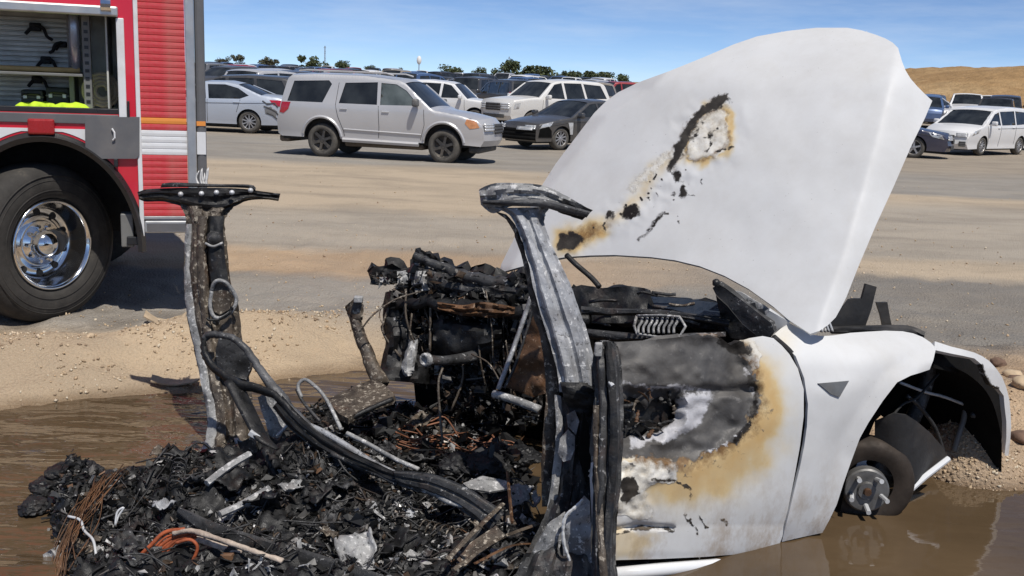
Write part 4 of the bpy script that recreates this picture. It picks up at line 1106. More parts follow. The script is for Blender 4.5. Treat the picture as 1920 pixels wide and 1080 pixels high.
def d_soot(x, y):
    r = 0.9 * np.clip(1 - edge_dist(DH, x, y) / 6, 0, 1) * 0
    for q in ([(1285, 962), (1300, 985), (1306, 1000)], [(1310, 968), (1325, 990)], [(1352, 974), (1362, 986)], [(1120, 1010), (1200, 988), (1262, 992)], [(1180, 905), (1195, 925)], [(1225, 900), (1262, 903), (1293, 915), (1296, 930)]):
        r = np.maximum(r, 0.85 * np.clip(1 - edge_dist(q, x, y, False) / 6.0, 0, 1))
    r = np.maximum(r, np.clip(1 - edge_dist([(1402, 700), (1418, 740), (1415, 770), (1400, 800), (1380, 825)], x, y, False) / 12.0, 0, 1) * 0.85)
    r = np.maximum(r, blob([(1165, 900), (1190, 890), (1200, 915), (1175, 945), (1160, 940)], x, y, 6) * 0.9)
    return np.maximum(r, blob([(1345, 625), (1395, 640), (1412, 668), (1380, 665), (1352, 650)], x, y, 10) * 0.9)
def d_brown(x, y):
    return np.clip(1 - edge_dist(DARK, x, y) / 34.0, 0, 1) * 0.80 * (x > 1180)
def d_scorch(x, y):
    near = np.clip(1 - edge_dist(DARK, x, y) / 125.0, 0, 1) ** 1.25
    return np.maximum(blob(TANP, x, y, 60) * (0.13 + 0.85 * near), blob([(1140, 985), (1200, 995), (1240, 1000), (1200, 1040), (1140, 1045)], x, y, 14) * 0.4)
def d_peel(x, y):
    r = blob(WHT, x, y, 8)
    r = np.maximum(r, blob([(1385, 660), (1415, 640), (1425, 665), (1412, 700), (1400, 720), (1390, 700)], x, y, 8))
    return r
def d_ash(x, y):
    r = np.maximum(blob(ASHP, x, y, 16) * 0.9, 0.62 * np.clip(1 - edge_dist([(1150, 722), (1240, 728), (1330, 738)], x, y, False) / 12.0, 0, 1))
    edge = np.clip(1 - edge_dist([(1395, 690), (1412, 740), (1404, 785), (1370, 825), (1310, 858)], x, y, False) / 12.0, 0, 1)
    return np.maximum(r, 0.55 * edge * (fbm(x / 6, y / 6, 1, 3, 44) > 0.52))
def d_char(x, y):
    r = blob(DARK, x, y, 12)
    sp = np.clip(1 - edge_dist(DARK, x, y) / 60.0, 0, 1) * sstep(0.60, 0.72, fbm(x / 11, y / 11, 2, 4, 33))
    return np.maximum(r, sp * 0.8)
door = W(panel('door', DO, door_map, 4.6, 'scorched_white', holes=[DH], thick=0.02, attrs=attrs(char=warped(d_char, 13, 20), ash=warped(d_ash, 18, 26, 7), scorch=warped(d_scorch, 30, 40), peel=warped(d_peel, 16, 20), brown=warped(d_brown, 16, 18), soot=warped(d_soot, 10, 14))))
# door inner carcass behind the hole and the gap
MB_ = MB()
inn = [(1130, 660), (1440, 655), (1500, 740), (1495, 870), (1466, 1000), (1130, 1030)]
W(panel('door_inner', inn, lambda x, y: skin(x, y, -0.12 + (fbm(x / 30, y / 30, 0, 3, 3) - 0.5) * 0.05), 14, 'char_black', thick=0.01), door)
W(MB().tube(smooth_path([skin(p[0], p[1], -0.03)[0] for p in [(1450, 632), (1484, 664), (1505, 706), (1512, 760), (1509, 815), (1494, 895), (1478, 965), (1462, 1026)]], 5), 0.013, 7).build('door_seal', 'black_rubber', smooth=True), door)
# charred ribs seen in the door hole
dk_ = random.Random(3)
for k in range(26):
    x0, y0 = dk_.uniform(1150, 1266), dk_.uniform(744, 822); a_ = dk_.uniform(0, 6.28); L_ = dk_.uniform(10, 42)
    p = skin(x0, y0, -0.10 + dk_.uniform(0, 0.05))[0]; q = skin(x0 + L_ * math.cos(a_), y0 + L_ * math.sin(a_), -0.10 + dk_.uniform(0, 0.05))[0]
    W(MB().tube(smooth_path([p, (p + q) / 2 + np.array([dk_.uniform(-.012, .012) for _ in range(3)]), q], 4), [dk_.uniform(0.002, 0.010) for _ in range(9)], 6, flat=dk_.uniform(0.3, 1.0)).build('door_remnant', ['char_black', 'char_black', 'char_grey', 'char_brown', 'char_rust'][k % 5]), door)
# sill under the door
sl_mb = MB()
P1 = [skin(x, y, 0.03)[0] for x, y in ((1150, 1076), (1240, 1068), (1330, 1060), (1400, 1052), (1460, 1043), (1475, 1034))]
sl_mb.tube(P1, [0.022, 0.024, 0.022, 0.02, 0.014, 0.006], 10)
sill = W(sl_mb.build('sill', 'white_paint', smooth=True))
W(MB().tube([skin(x, y, -0.03)[0] for x, y in ((1110, 1066), (1240, 1058), (1330, 1054), (1462, 1036))], 0.018, 8).build('sill_seam', 'char_black'), sill)
# ------------------------------------------------------------------ what is left of the cabin
def hat(s):
    """pressed steel: flat flanges, raised middle with a groove"""
    return sstep(0.10, 0.20, s) * (1 - sstep(0.80, 0.90, s)) * (1 - 0.45 * sstep(0.40, 0.46, s) * (1 - sstep(0.54, 0.60, s)))
def loft(name, levels, mat, parent=None, nlat=8, sub=6, bulge=0.02, rough=0.006, seed=0, press=False, rag=3.0):
    """closed bent sheet-metal member. levels: (left px, left py, right px, right py, range, thickness)"""
    Ls = smooth_path([np.array(l, float) for l in levels], sub)
    n = len(Ls); rows = []
    for i, l in enumerate(Ls):
        s = np.linspace(0, 1, nlat)
        j = (fbm(np.array([i * 0.45, i * 0.45 + 50.0]), np.array([seed * 1.7] * 2), 0, 4, seed + 60, 0.7) - 0.5) * 2 * rag
        l = l.copy(); l[0] += j[0]; l[2] += j[1]
        px = l[0] + (l[2] - l[0]) * s; py = l[1] + (l[3] - l[1]) * s
        prof = hat(s) if press else np.sqrt(np.clip(1 - (2 * s - 1) ** 2, 0, 1))
        nz = (fbm(s * 5 + seed, np.full_like(s, i * 0.35), seed, 4, seed) - 0.5) * rough * 2
        df = l[4] - bulge * prof - nz
        db = l[4] + l[5] * (0.6 + 0.4 * prof) + (fbm(s * 4, np.full_like(s, i * 0.3), 9, 2, seed + 5) - 0.5) * rough
        rows.append(np.concatenate([px_points(px, py, df), px_points(px[::-1], py[::-1], db[::-1])]))
    m = 2 * nlat
    V = np.concatenate(rows)
    F = [(i * m + k, i * m + (k + 1) % m, (i + 1) * m + (k + 1) % m, (i + 1) * m + k) for i in range(n - 1) for k in range(m)]
    F += [tuple(reversed(range(m))), tuple((n - 1) * m + k for k in range(m))]
    me = bpy.data.meshes.new(name); me.from_pydata(V.tolist(), [], F); me.update()
    o = link(name, me, mat); smooth_by_angle(o, 26 if press else 40)
    return W(o, parent)
def sheet(name, poly, dfn, step, mat, parent=None, thick=0.006, rough=0.0, seed=0, holes=()):
    """crumpled plate traced by pixel, range given by dfn(px, py)"""
    def mp(x, y):
        return px_points(x, y, dfn(x, y) + (fbm(x / 24, y / 24, seed, 4, seed) - 0.5) * rough)
    return W(panel(name, poly, mp, step, mat, holes=holes, thick=thick), parent)
def rod(name, pts, r, mat, parent=None, n=8, sub=5, flat=1.0, rough=0.0):
    """tube through (px, py, range) points"""
    P = smooth_path([at(*p) for p in pts], sub)
    if rough: P = [p + rng.normal(size=3) * rough for p in P]
    rr = r
    if hasattr(r, '__len__'): rr = np.interp(np.linspace(0, 1, len(P)), np.linspace(0, 1, len(r)), r)
    return W(MB().tube(P, rr, n, flat=flat).build(name, mat, smooth=True), parent)

# --- near pillar -------------------------------------------------
dn = 3.34
np_top = loft('roof_rail', [(897, 356, 901, 384, 3.62, 0.05), (925, 344, 925, 400, 3.58, 0.06), (966, 343, 962, 386, 3.54, 0.07), (1015, 347, 1010, 388, 3.53, 0.07), (1052, 362, 1042, 392, 3.56, 0.05), (1080, 378, 1066, 404, 3.6, 0.03), (1110, 394, 1090, 412, 3.62, 0.02)], 'char_ash', nlat=14, bulge=0.018, rough=0.02, seed=3, press=True)
loft('rail_inner', [(905, 376, 903, 382, 3.57, 0.04), (960, 374, 958, 386, 3.51, 0.04), (1020, 374, 1018, 389, 3.49, 0.04), (1062, 384, 1050, 398, 3.52, 0.02), (1108, 397, 1100, 408, 3.58, 0.015)], 'char_mid', np_top, nlat=5, bulge=0.01, rough=0.005, seed=4)
loft('rail_end', [(1056, 372, 1046, 398, 3.535, 0.04), (1078, 380, 1064, 404, 3.57, 0.03), (1112, 394, 1092, 413, 3.6, 0.02)], 'char_black', np_top, nlat=6, bulge=0.01, rough=0.012, seed=5)
pil = loft('door_pillar', [(926, 390, 1030, 388, 3.55, 0.05), (952, 400, 1022, 404, 3.54, 0.05), (966, 420, 1022, 424, 3.52, 0.05), (980, 455, 1034, 456, 3.50, 0.05), (990, 490, 1050, 492, 3.48, 0.06), (1000, 540, 1071, 538, 3.45, 0.06), (1014, 590, 1090, 592, 3.43, 0.07), (1030, 640, 1106, 640, 3.40, 0.07), (1044, 690, 1117, 690, 3.37, 0.08), (1050, 735, 1126, 738, 3.35, 0.08)], 'char_silver', nlat=24, bulge=0.028, rough=0.007, seed=8, press=True)
# dark inner flange down the left edge of the pillar
loft('pillar_flange', [(928, 396, 950, 402, 3.56, 0.01), (952, 416, 964, 420, 3.54, 0.012), (968, 450, 980, 452, 3.53, 0.015), (980, 490, 993, 492, 3.52, 0.02), (990, 540, 1004, 542, 3.50, 0.02), (1000, 590, 1018, 594, 3.48, 0.02), (1014, 640, 1034, 642, 3.46, 0.02), (1022, 700, 1046, 702, 3.44, 0.02), (1022, 760, 1050, 760, 3.42, 0.02), (1017, 820, 1046, 820, 3.41, 0.02), (1015, 880, 1040, 880, 3.40, 0.02), (1016, 950, 1036, 950, 3.38, 0.02)], 'char_brown', pil, nlat=5, bulge=0.006, rough=0.006, seed=9)
loft('pillar_edge', [(1040, 740, 1052, 742, 3.36, 0.01), (1042, 800, 1056, 800, 3.34, 0.012), (1038, 860, 1054, 862, 3.33, 0.012), (1030, 930, 1046, 930, 3.31, 0.012), (1018, 985, 1038, 985, 3.3, 0.012)], 'char_ash', pil, nlat=4, bulge=0.004, rough=0.004, seed=19)
# dark belt where the pillar is torn, then the widening foot
loft('belt_bracket', [(1050, 716, 1112, 718, 3.34, 0.05), (1054, 735, 1126, 740, 3.325, 0.06), (1060, 756, 1122, 762, 3.33, 0.06), (1072, 775, 1112, 780, 3.34, 0.04)], 'char_black', pil, nlat=8, bulge=0.02, rough=0.02, seed=12)
foot = loft('pillar_foot', [(1054, 745, 1128, 745, 3.40, 0.05), (1050, 800, 1126, 800, 3.38, 0.05), (1044, 860, 1124, 860, 3.36, 0.05), (1036, 920, 1122, 920, 3.33, 0.05), (1020, 970, 1120, 970, 3.28, 0.06), (995, 1020, 1120, 1020, 3.22, 0.06), (970, 1070, 1122, 1070, 3.15, 0.07), (940, 1130, 1126, 1130, 3.08, 0.08), (920, 1190, 1130, 1190, 3.02, 0.08)], 'char_grey', nlat=26, bulge=0.035, rough=0.035, seed=15, press=True)
# torn skin patches on the foot, lighter and curled away
for poly, d, m, sd in (([(1050, 822), (1066, 806), (1078, 818), (1078, 842), (1070, 862), (1056, 866), (1046, 850)], 3.28, 'char_silver', 1),
                       ([(1062, 778), (1078, 770), (1086, 790), (1080, 815), (1066, 800)], 3.29, 'char_silver', 2),
                       ([(1084, 946), (1096, 930), (1106, 940), (1108, 1000), (1110, 1060), (1100, 1095), (1070, 1095), (1058, 1060), (1054, 1010), (1060, 975), (1074, 956)], 3.17, 'char_silver', 3),
                       ([(1030, 980), (1060, 960), (1056, 1010), (1040, 1050), (1000, 1075), (975, 1080), (1005, 1020)], 3.19, 'char_ash', 4)):
    sheet('torn_skin', poly, lambda x, y, d=d, p=poly: d + 0.02 * ((x - p[0][0]) / 40) ** 2 - 0.0001 * (y - p[0][1]), 7, m, foot, 0.004, 0.03, sd)
# molten white beads running along the torn edge
bead = smooth_path([(1093, 936), (1080, 950), (1062, 966), (1056, 990), (1058, 1020), (1066, 1044), (1074, 1070)], 5)
W(MB().tube([at(p[0], p[1], 3.155 - 0.0002 * (p[1] - 930)) for p in bead], [0.004 + 0.003 * random.random() for _ in bead], 6).build('torn_edge', 'pale_metal'), foot)
sheet('pillar_hole', [(1094, 770), (1104, 800), (1108, 838), (1106, 880), (1100, 910), (1094, 888), (1086, 862), (1084, 840), (1090, 812)], lambda x, y: 3.275 + 0 * x, 9, 'well_black', foot, 0.004, 0.01, 6)
# outer member with the lock striker, standing just right of the pillar
lock = loft('lock_post', [(1122, 640, 1150, 640, 3.190, 0.03), (1114, 655, 1160, 652, 3.180, 0.05), (1112, 690, 1165, 690, 3.160, 0.06), (1116, 740, 1168, 740, 3.140, 0.06), (1114, 800, 1169, 800, 3.110, 0.06), (1112, 860, 1167, 860, 3.090, 0.06), (1112, 920, 1163, 920, 3.060, 0.06), (1110, 980, 1157, 980, 3.030, 0.06), (1108, 1040, 1154, 1040, 2.990, 0.06), (1112, 1100, 1160, 1100, 2.950, 0.06), (1112, 1180, 1166, 1180, 2.910, 0.06)], 'char_grey', nlat=18, bulge=0.03, rough=0.014, seed=22, press=True)
loft('lock_channel', [(1134, 640, 1146, 640, 3.150, 0.01), (1138, 700, 1152, 700, 3.115, 0.012), (1144, 780, 1158, 780, 3.075, 0.012), (1142, 860, 1158, 860, 3.050, 0.012), (1138, 940, 1152, 940, 3.020, 0.012), (1130, 1030, 1144, 1030, 2.960, 0.012), (1132, 1110, 1148, 1110, 2.910, 0.012)], 'char_black', lock, nlat=4, bulge=0.004, rough=0.006, seed=23)
loft('lock_edge', [(1112, 760, 1124, 760, 3.110, 0.01), (1112, 840, 1122, 840, 3.075, 0.012), (1114, 900, 1126, 900, 3.050, 0.012), (1118, 980, 1132, 980, 3.000, 0.012), (1124, 1060, 1138, 1060, 2.930, 0.012), (1128, 1120, 1140, 1120, 2.900, 0.012)], 'char_brown', lock, nlat=4, bulge=0.006, rough=0.006, seed=24)
W(MB().tube([at(1143, 716, 3.110), at(1149, 724, 3.100)], 0.008, 8).build('striker_bolt', 'pale_metal'), lock)
W(MB().bbox(-0.012, 0.012, -0.01, 0.01, -0.022, 0.022, 0.004, Matrix.Translation(Vector(at(1122, 655, 3.140)))).build('lock_clip', 'char_ash'), lock)

# --- far pillar --------------------------------------------------
fd_ = 4.55
farp = loft('far_pillar', [(338, 386, 440, 386, 4.70, 0.06), (347, 402, 428, 400, 4.68, 0.06), (349, 424, 421, 420, 4.67, 0.06), (347, 460, 425, 456, 4.65, 0.06), (345, 527, 432, 527, 4.62, 0.06), (349, 579, 447, 575, 4.60, 0.07), (359, 631, 454, 631, 4.57, 0.07), (370, 683, 464, 683, 4.54, 0.07), (380, 735, 471, 735, 4.50, 0.08), (388, 780, 476, 780, 4.46, 0.08), (388, 823, 478, 823, 4.42, 0.08), (380, 860, 480, 860, 4.38, 0.08)], 'char_brown', nlat=24, bulge=0.045, rough=0.016, seed=31, press=True)
loft('flange', [(349, 420, 362, 420, 4.655, 0.01), (346, 476, 362, 476, 4.64, 0.01), (345, 527, 364, 527, 4.61, 0.01), (349, 579, 370, 579, 4.585, 0.01), (359, 631, 380, 631, 4.55, 0.01), (370, 683, 390, 683, 4.515, 0.01), (380, 735, 401, 735, 4.47, 0.01), (388, 776, 410, 776, 4.43, 0.01), (386, 823, 408, 823, 4.39, 0.01), (374, 846, 398, 846, 4.36, 0.01)], 'char_ash', farp, nlat=5, bulge=0.012, rough=0.006, seed=33)
loft('pillar_rib', [(372, 405, 388, 405, 4.62, 0.01), (368, 470, 386, 470, 4.59, 0.01), (372, 540, 390, 540, 4.56, 0.01), (378, 600, 394, 600, 4.53, 0.01), (388, 660, 402, 660, 4.49, 0.01)], 'char_brown', farp, nlat=5, bulge=0.014, rough=0.006, seed=36)
loft('dark_face', [(390, 405, 420, 405, 4.63, 0.01), (388, 450, 420, 450, 4.60, 0.01), (392, 500, 424, 500, 4.57, 0.01), (396, 530, 430, 530, 4.555, 0.01)], 'char_black', farp, nlat=6, bulge=0.016, rough=0.008, seed=38)
tb = loft('roof_rail', [(257, 360, 262, 374, 4.76, 0.03), (275, 355, 274, 378, 4.75, 0.04), (307, 353, 307, 378, 4.73, 0.05), (340, 352, 338, 386, 4.70, 0.06), (380, 352, 378, 398, 4.67, 0.07), (415, 352, 416, 398, 4.67, 0.07), (440, 353, 442, 386, 4.69, 0.06), (466, 355, 466, 376, 4.71, 0.05), (500, 360, 498, 374, 4.73, 0.04), (526, 363, 523, 377, 4.75, 0.03)], 'char_black', nlat=10, bulge=0.02, rough=0.010, seed=41, press=True)
loft('rail_top', [(304, 344, 300, 352, 4.72, 0.05), (330, 342, 330, 351, 4.70, 0.06), (400, 345, 400, 351, 4.68, 0.06), (466, 346, 466, 353, 4.70, 0.05), (480, 352, 478, 358, 4.71, 0.03)], 'char_grey', tb, nlat=4, bulge=0.006, rough=0.004, seed=42)
for x, y in ((339, 364), (378, 363), (406, 361), (435, 361), (470, 357)):
    W(lathe_on(at(x, y, 4.645), np.array([0.0, -1, 0.1]), [(0.012, 0.0), (0.011, 0.008), (0.005, 0.013), (0.0, 0.014)], 10).build('rail_bolt', 'pale_metal', smooth=True), tb)
W(lathe_on(at(401, 447, 4.585), np.array([0.1, -1, 0.3]), [(0.034, 0.0), (0.03, 0.012), (0.012, 0.03), (0.0, 0.032)], 14).build('anchor_bolt', 'char_grey', smooth=True), farp)
rod('anchor_lip', [(385, 456, 4.57), (400, 462, 4.56), (418, 455, 4.57)], 0.006, 'char_ash', farp)
rod('slot_rim', [(397, 545, 4.53), (402, 530, 4.52), (414, 526, 4.515), (428, 534, 4.52), (440, 552, 4.53), (443, 566, 4.535), (434, 584, 4.52), (416, 596, 4.51), (400, 592, 4.51), (394, 570, 4.52), (397, 545, 4.53)], 0.009, 'char_ash', farp)
sheet('slot_plate', [(400, 540), (412, 531), (426, 538), (438, 558), (430, 580), (412, 590), (401, 584), (398, 560)], lambda x, y: 4.528 + 0 * x, 9, 'char_brown', farp, 0.004, 0.02, 5)
W(MB().tube([at(388, 596, 4.50), at(392, 600, 4.50), at(410, 600, 4.50), at(430, 588, 4.505), at(436, 576, 4.51)], 0.007, 6).build('slot_shadow_bar', 'char_black'), farp)
sheet('pretensioner', [(410, 634), (440, 630), (462, 650), (470, 690), (462, 712), (430, 705), (408, 690), (404, 660)], lambda x, y: 4.44 + 0.0004 * (x - 400), 8, 'char_grey', farp, 0.03, 0.05, 51)
# bright metal splinter rising behind the far rail, against the engine's corner
for k in range(7):
    x0 = 372 + 2.5 * k
    rod('splinter', [(x0, 350, 4.72), (x0 + random.uniform(-8, 8), 334, 4.73), (x0 + random.uniform(-10, 10), 318 + random.uniform(-6, 8), 4.74)], [0.007, 0.005, 0.002], 'pale_metal', tb, 5, 3)

# --- seat frame --------------------------------------------------
seat = rod('seat_frame', [(384, 634, 4.20), (396, 626, 4.19), (418, 628, 4.17), (441, 637, 4.15), (467, 662, 4.12), (493, 702, 4.08), (524, 742, 4.03), (560, 787, 3.96), (600, 822, 3.9), (644, 849, 3.84), (698, 876, 3.77), (748, 900, 3.71), (790, 918, 3.66)], [0.017, 0.016, 0.014, 0.015, 0.016, 0.019, 0.024, 0.026, 0.024, 0.020, 0.020, 0.020, 0.016], 'char_mid', n=7, rough=0.0022)
rod('seat_tube', [(384, 634, 4.20), (381, 650, 4.19), (387, 668, 4.17), (404, 692, 4.14), (440, 716, 4.08), (480, 728, 4.04), (515, 742, 4.0), (545, 772, 3.96), (575, 815, 3.9)], [0.016, 0.022, 0.026, 0.026, 0.028, 0.026, 0.022, 0.022, 0.018], 'char_black', seat, 7, flat=0.6, rough=0.002)
rod('seat_strut', [(436, 716, 4.08), (455, 752, 4.02), (474, 790, 3.96), (492, 822, 3.9), (520, 842, 3.86)], [0.045, 0.045, 0.042, 0.038, 0.012], 'char_black', seat, 10, flat=0.4)
rod('seat_tube', [(575, 796, 3.95), (610, 812, 3.9), (650, 836, 3.85), (700, 868, 3.78), (752, 894, 3.7)], 0.013, 'char_silver', seat)
rod('seat_tube', [(622, 850, 3.82), (660, 868, 3.78), (710, 890, 3.72), (745, 908, 3.68)], 0.010, 'char_grey', seat)
rod('seat_tube', [(650, 812, 3.9), (690, 832, 3.86), (740, 860, 3.8), (785, 880, 3.74)], 0.009, 'char_ash', seat)
rod('seat_loop', [(566, 745, 4.05), (559, 728, 4.07), (563, 716, 4.08), (576, 713, 4.08), (600, 733, 4.04), (616, 756, 4.0), (628, 780, 3.96), (640, 806, 3.92)], 0.008, 'char_ash', seat)
rod('seat_loop', [(556, 730, 4.07), (566, 750, 4.04), (580, 768, 4.0), (600, 790, 3.96)], 0.007, 'char_grey', seat)
loft('seat_arm', [(530, 742, 512, 764, 4.0, 0.03), (560, 776, 540, 800, 3.94, 0.04), (600, 812, 584, 836, 3.88, 0.04), (650, 842, 640, 866, 3.81, 0.04), (705, 868, 696, 890, 3.74, 0.035), (750, 888, 742, 908, 3.69, 0.03)], 'char_black', seat, nlat=14, bulge=0.02, rough=0.008, seed=59, press=True)
loft('seat_rail', [(738, 882, 744, 906, 3.68, 0.03), (776, 884, 768, 916, 3.63, 0.03), (815, 890, 800, 926, 3.58, 0.035), (864, 908, 846, 946, 3.53, 0.035), (910, 936, 888, 974, 3.48, 0.035), (946, 962, 912, 1000, 3.43, 0.03)], 'char_grey', seat, nlat=16, bulge=0.02, rough=0.006, seed=60, press=True)
rod('rail_bead', [(786, 912, 3.6), (815, 925, 3.57), (840, 940, 3.53), (868, 950, 3.5)], [0.006, 0.012, 0.012, 0.006], 'char_ash', seat)
rod('seat_spike', [(498, 842, 3.85), (512, 880, 3.8), (528, 920, 3.75), (534, 950, 3.7)], [0.02, 0.016, 0.008, 0.003], 'char_black', seat)
sheet('seat_bracket', [(436, 836), (470, 820), (484, 842), (482, 876), (450, 878), (432, 862)], lambda x, y: 4.02 - 0.0006 * (y - 830), 9, 'char_brown', seat, 0.05, 0.03, 62)
W(MB().bbox(-0.03, 0.03, -0.02, 0.02, -0.012, 0.012, 0.004, Matrix.Translation(Vector(at(481, 816, 3.9))) @ Matrix.Rotation(0.5, 4, 'Y')).build('clip_block', 'pale_metal'), seat)
sheet('floor_plate', [(484, 745), (510, 730), (548, 790), (520, 822), (505, 818)], lambda x, y: 4.12 + 0.0004 * (780 - y), 8, 'char_ash', seat, 0.006, 0.05, 63)
rod('plate_edge', [(519, 818, 4.02), (546, 790, 4.06)], 0.006, 'pale_metal', seat)
sheet('console_plate', [(612, 750), (640, 735), (700, 710), (722, 722), (740, 740), (734, 748), (690, 762), (652, 784), (636, 776)], lambda x, y: 4.12 + (760 - y) * 0.0042, 9, 'char_brown', seat, 0.03, 0.03, 64)
rod('console_edge', [(655, 785, 4.06), (695, 766, 4.1), (737, 748, 4.14)], 0.011, 'char_black', seat)
# --- stalk with a burnt head between seat and dash ----------------
stalk = rod('gear_stalk', [(664, 588, 4.62), (672, 620, 4.58), (684, 652, 4.54), (700, 692, 4.48), (716, 720, 4.42)], [0.026, 0.028, 0.03, 0.034, 0.04], 'char_brown', n=9, rough=0.002)
loft('stalk_head', [(646, 574, 668, 556, 4.62, 0.05), (650, 588, 680, 564, 4.61, 0.06), (656, 600, 682, 584, 4.6, 0.06), (664, 608, 680, 600, 4.6, 0.05)], 'char_brown', stalk, nlat=6, bulge=0.02, rough=0.012, seed=71)
W(MB().bbox(-0.02, 0.02, -0.02, 0.02, -0.014, 0.014, 0.005, Matrix.Translation(Vector(at(672, 561, 4.57)))).build('stalk_knob', 'char_ash'), stalk)

# --- dashboard ---------------------------------------------------
def dd(x):                                                   # range along the cross-car beam
    return np.interp(x, [690, 1010, 1400, 1480], [4.75, 4.36, 3.98, 3.9])
crest = [(688, 508), (700, 498), (720, 500), (735, 494), (752, 504), (772, 500), (779, 466), (792, 474), (806, 470), (820, 484), (838, 490), (850, 502), (866, 500), (880, 510), (900, 508), (918, 516), (946, 520), (960, 508), (1000, 516), (1010, 530)]
base = [(1010, 790), (960, 820), (900, 790), (860, 770), (830, 740), (812, 700), (790, 720), (770, 690), (745, 660), (728, 650), (722, 600), (730, 556), (748, 530), (720, 534), (700, 526)]
dash = sheet('dashboard', crest + base, lambda x, y: dd(x) + 0.08 + 0.0002 * (y - 500), 7, 'char_black', None, 0.05, 0.22, 81)
rod('dash_beam', [(740, 572, 4.62), (800, 566, 4.52), (870, 574, 4.44), (940, 582, 4.36), (1010, 588, 4.28), (1100, 600, 4.2)], [0.022, 0.028, 0.034, 0.03, 0.03, 0.024], 'char_black', dash, 9, rough=0.009)
rod('dash_top_edge', [(776, 480, 4.66), (800, 488, 4.62), (830, 500, 4.58), (870, 516, 4.52), (920, 528, 4.44), (960, 530, 4.4)], [0.02, 0.018, 0.022, 0.026, 0.03, 0.026], 'char_grey', dash, 9, rough=0.004)
loft('dash_pad', [(772, 500, 770, 545, 4.66, 0.05), (820, 508, 818, 552, 4.58, 0.06), (880, 524, 878, 560, 4.5, 0.07), (940, 532, 938, 566, 4.42, 0.07), (1000, 536, 998, 570, 4.34, 0.06)], 'char_grey', dash, nlat=9, bulge=0.04, rough=0.035, seed=83)
loft('rust_duct', [(820, 566, 820, 580, 4.46, 0.03), (868, 572, 868, 592, 4.40, 0.03), (900, 566, 898, 594, 4.36, 0.04), (935, 570, 932, 596, 4.33, 0.04), (966, 576, 964, 592, 4.30, 0.03)], 'char_rust', dash, nlat=9, bulge=0.03, rough=0.06, seed=84)
loft('heater_box', [(812, 600, 812, 660, 4.52, 0.08), (850, 598, 850, 676, 4.46, 0.1), (900, 606, 900, 668, 4.40, 0.1), (940, 610, 940, 650, 4.36, 0.08)], 'char_black', dash, nlat=9, bulge=0.05, rough=0.05, seed=85)
loft('side_support', [(722, 548, 770, 540, 4.66, 0.08), (718, 590, 772, 584, 4.63, 0.08), (724, 630, 790, 628, 4.60, 0.08), (716, 672, 800, 672, 4.56, 0.08), (706, 712, 806, 720, 4.5, 0.08)], 'char_black', dash, nlat=10, bulge=0.04, rough=0.07, seed=86)
loft('ash_drape', [(768, 640, 784, 636, 4.50, 0.02), (758, 668, 782, 664, 4.47, 0.02), (752, 690, 776, 692, 4.45, 0.02), (760, 706, 772, 704, 4.44, 0.02)], 'char_ash', dash, nlat=6, bulge=0.02, rough=0.02, seed=87)
loft('hook_panel', [(690, 512, 696, 526, 4.80, 0.03), (706, 500, 712, 532, 4.78, 0.04), (736, 506, 738, 530, 4.74, 0.04), (770, 504, 774, 524, 4.70, 0.04)], 'char_black', dash, nlat=6, bulge=0.015, rough=0.014, seed=88)
loft('white_clump', [(780, 508, 798, 508, 4.60, 0.02), (776, 528, 804, 526, 4.58, 0.02), (784, 546, 808, 544, 4.57, 0.02)], 'char_ash', dash, nlat=6, bulge=0.02, rough=0.03, seed=89)
col_ = rod('steering_column', [(798, 675, 4.18), (830, 676, 4.24), (870, 672, 4.34), (905, 664, 4.42)], [0.024, 0.020, 0.026, 0.03], 'char_grey', dash, 12)
W(lathe_on(at(796, 675, 4.17), np.array([-0.6, -0.8, 0.1]), [(0.030, -0.02), (0.030, 0.0), (0.02, 0.006), (0.018, -0.004), (0.0, -0.004)], 14).build('column_end', 'char_ash', smooth=True), dash)
# triangular window frame hanging behind the pillar
tf = rod('quarter_frame', [(996, 556, 4.05), (980, 604, 4.02), (956, 672, 3.98), (934, 730, 3.95)], 0.013, 'char_silver', n=6, flat=0.7)
rod('frame_bar', [(926, 738, 3.95), (965, 750, 3.9), (1012, 768, 3.85)], 0.022, 'char_ash', tf, 6, flat=0.8)
rod('frame_bar', [(1000, 575, 4.0), (985, 630, 3.98), (966, 685, 3.96), (946, 728, 3.94)], 0.006, 'char_grey', tf, 6)
sheet('frame_mesh', [(1000, 590), (1028, 640), (1030, 735), (1000, 745), (950, 726), (980, 650)], lambda x, y: 4.0 - 0.001 * (x - 950), 8, 'char_rust', tf, 0.004, 0.06, 90)
# firewall sheet coloured near-black to stand in for shade in the footwell
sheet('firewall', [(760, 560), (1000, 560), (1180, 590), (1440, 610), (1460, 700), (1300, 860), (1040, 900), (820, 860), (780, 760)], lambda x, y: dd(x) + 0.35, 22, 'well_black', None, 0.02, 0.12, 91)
jk = random.Random(5)
for k in range(26):
    x = jk.uniform(700, 990); yb = float(np.interp(x, [688, 772, 779, 850, 946, 1010], [515, 508, 480, 506, 524, 530]))
    d0 = float(dd(x)) + 0.04
    sheet('torn_strip', [(x - jk.uniform(3, 9), yb + jk.uniform(14, 30)), (x - jk.uniform(0, 8), yb - jk.uniform(0, 5)), (x + jk.uniform(0, 8), yb - jk.uniform(1, 8)), (x + jk.uniform(5, 14), yb + jk.uniform(10, 26))], lambda u, v, d0=d0: d0 - 0.0006 * (v - 500), 6, jk.choice(['char_black', 'char_black', 'char_grey', 'char_mid', 'char_ash', 'char_brown']), dash, 0.003, 0.05, 500 + k)
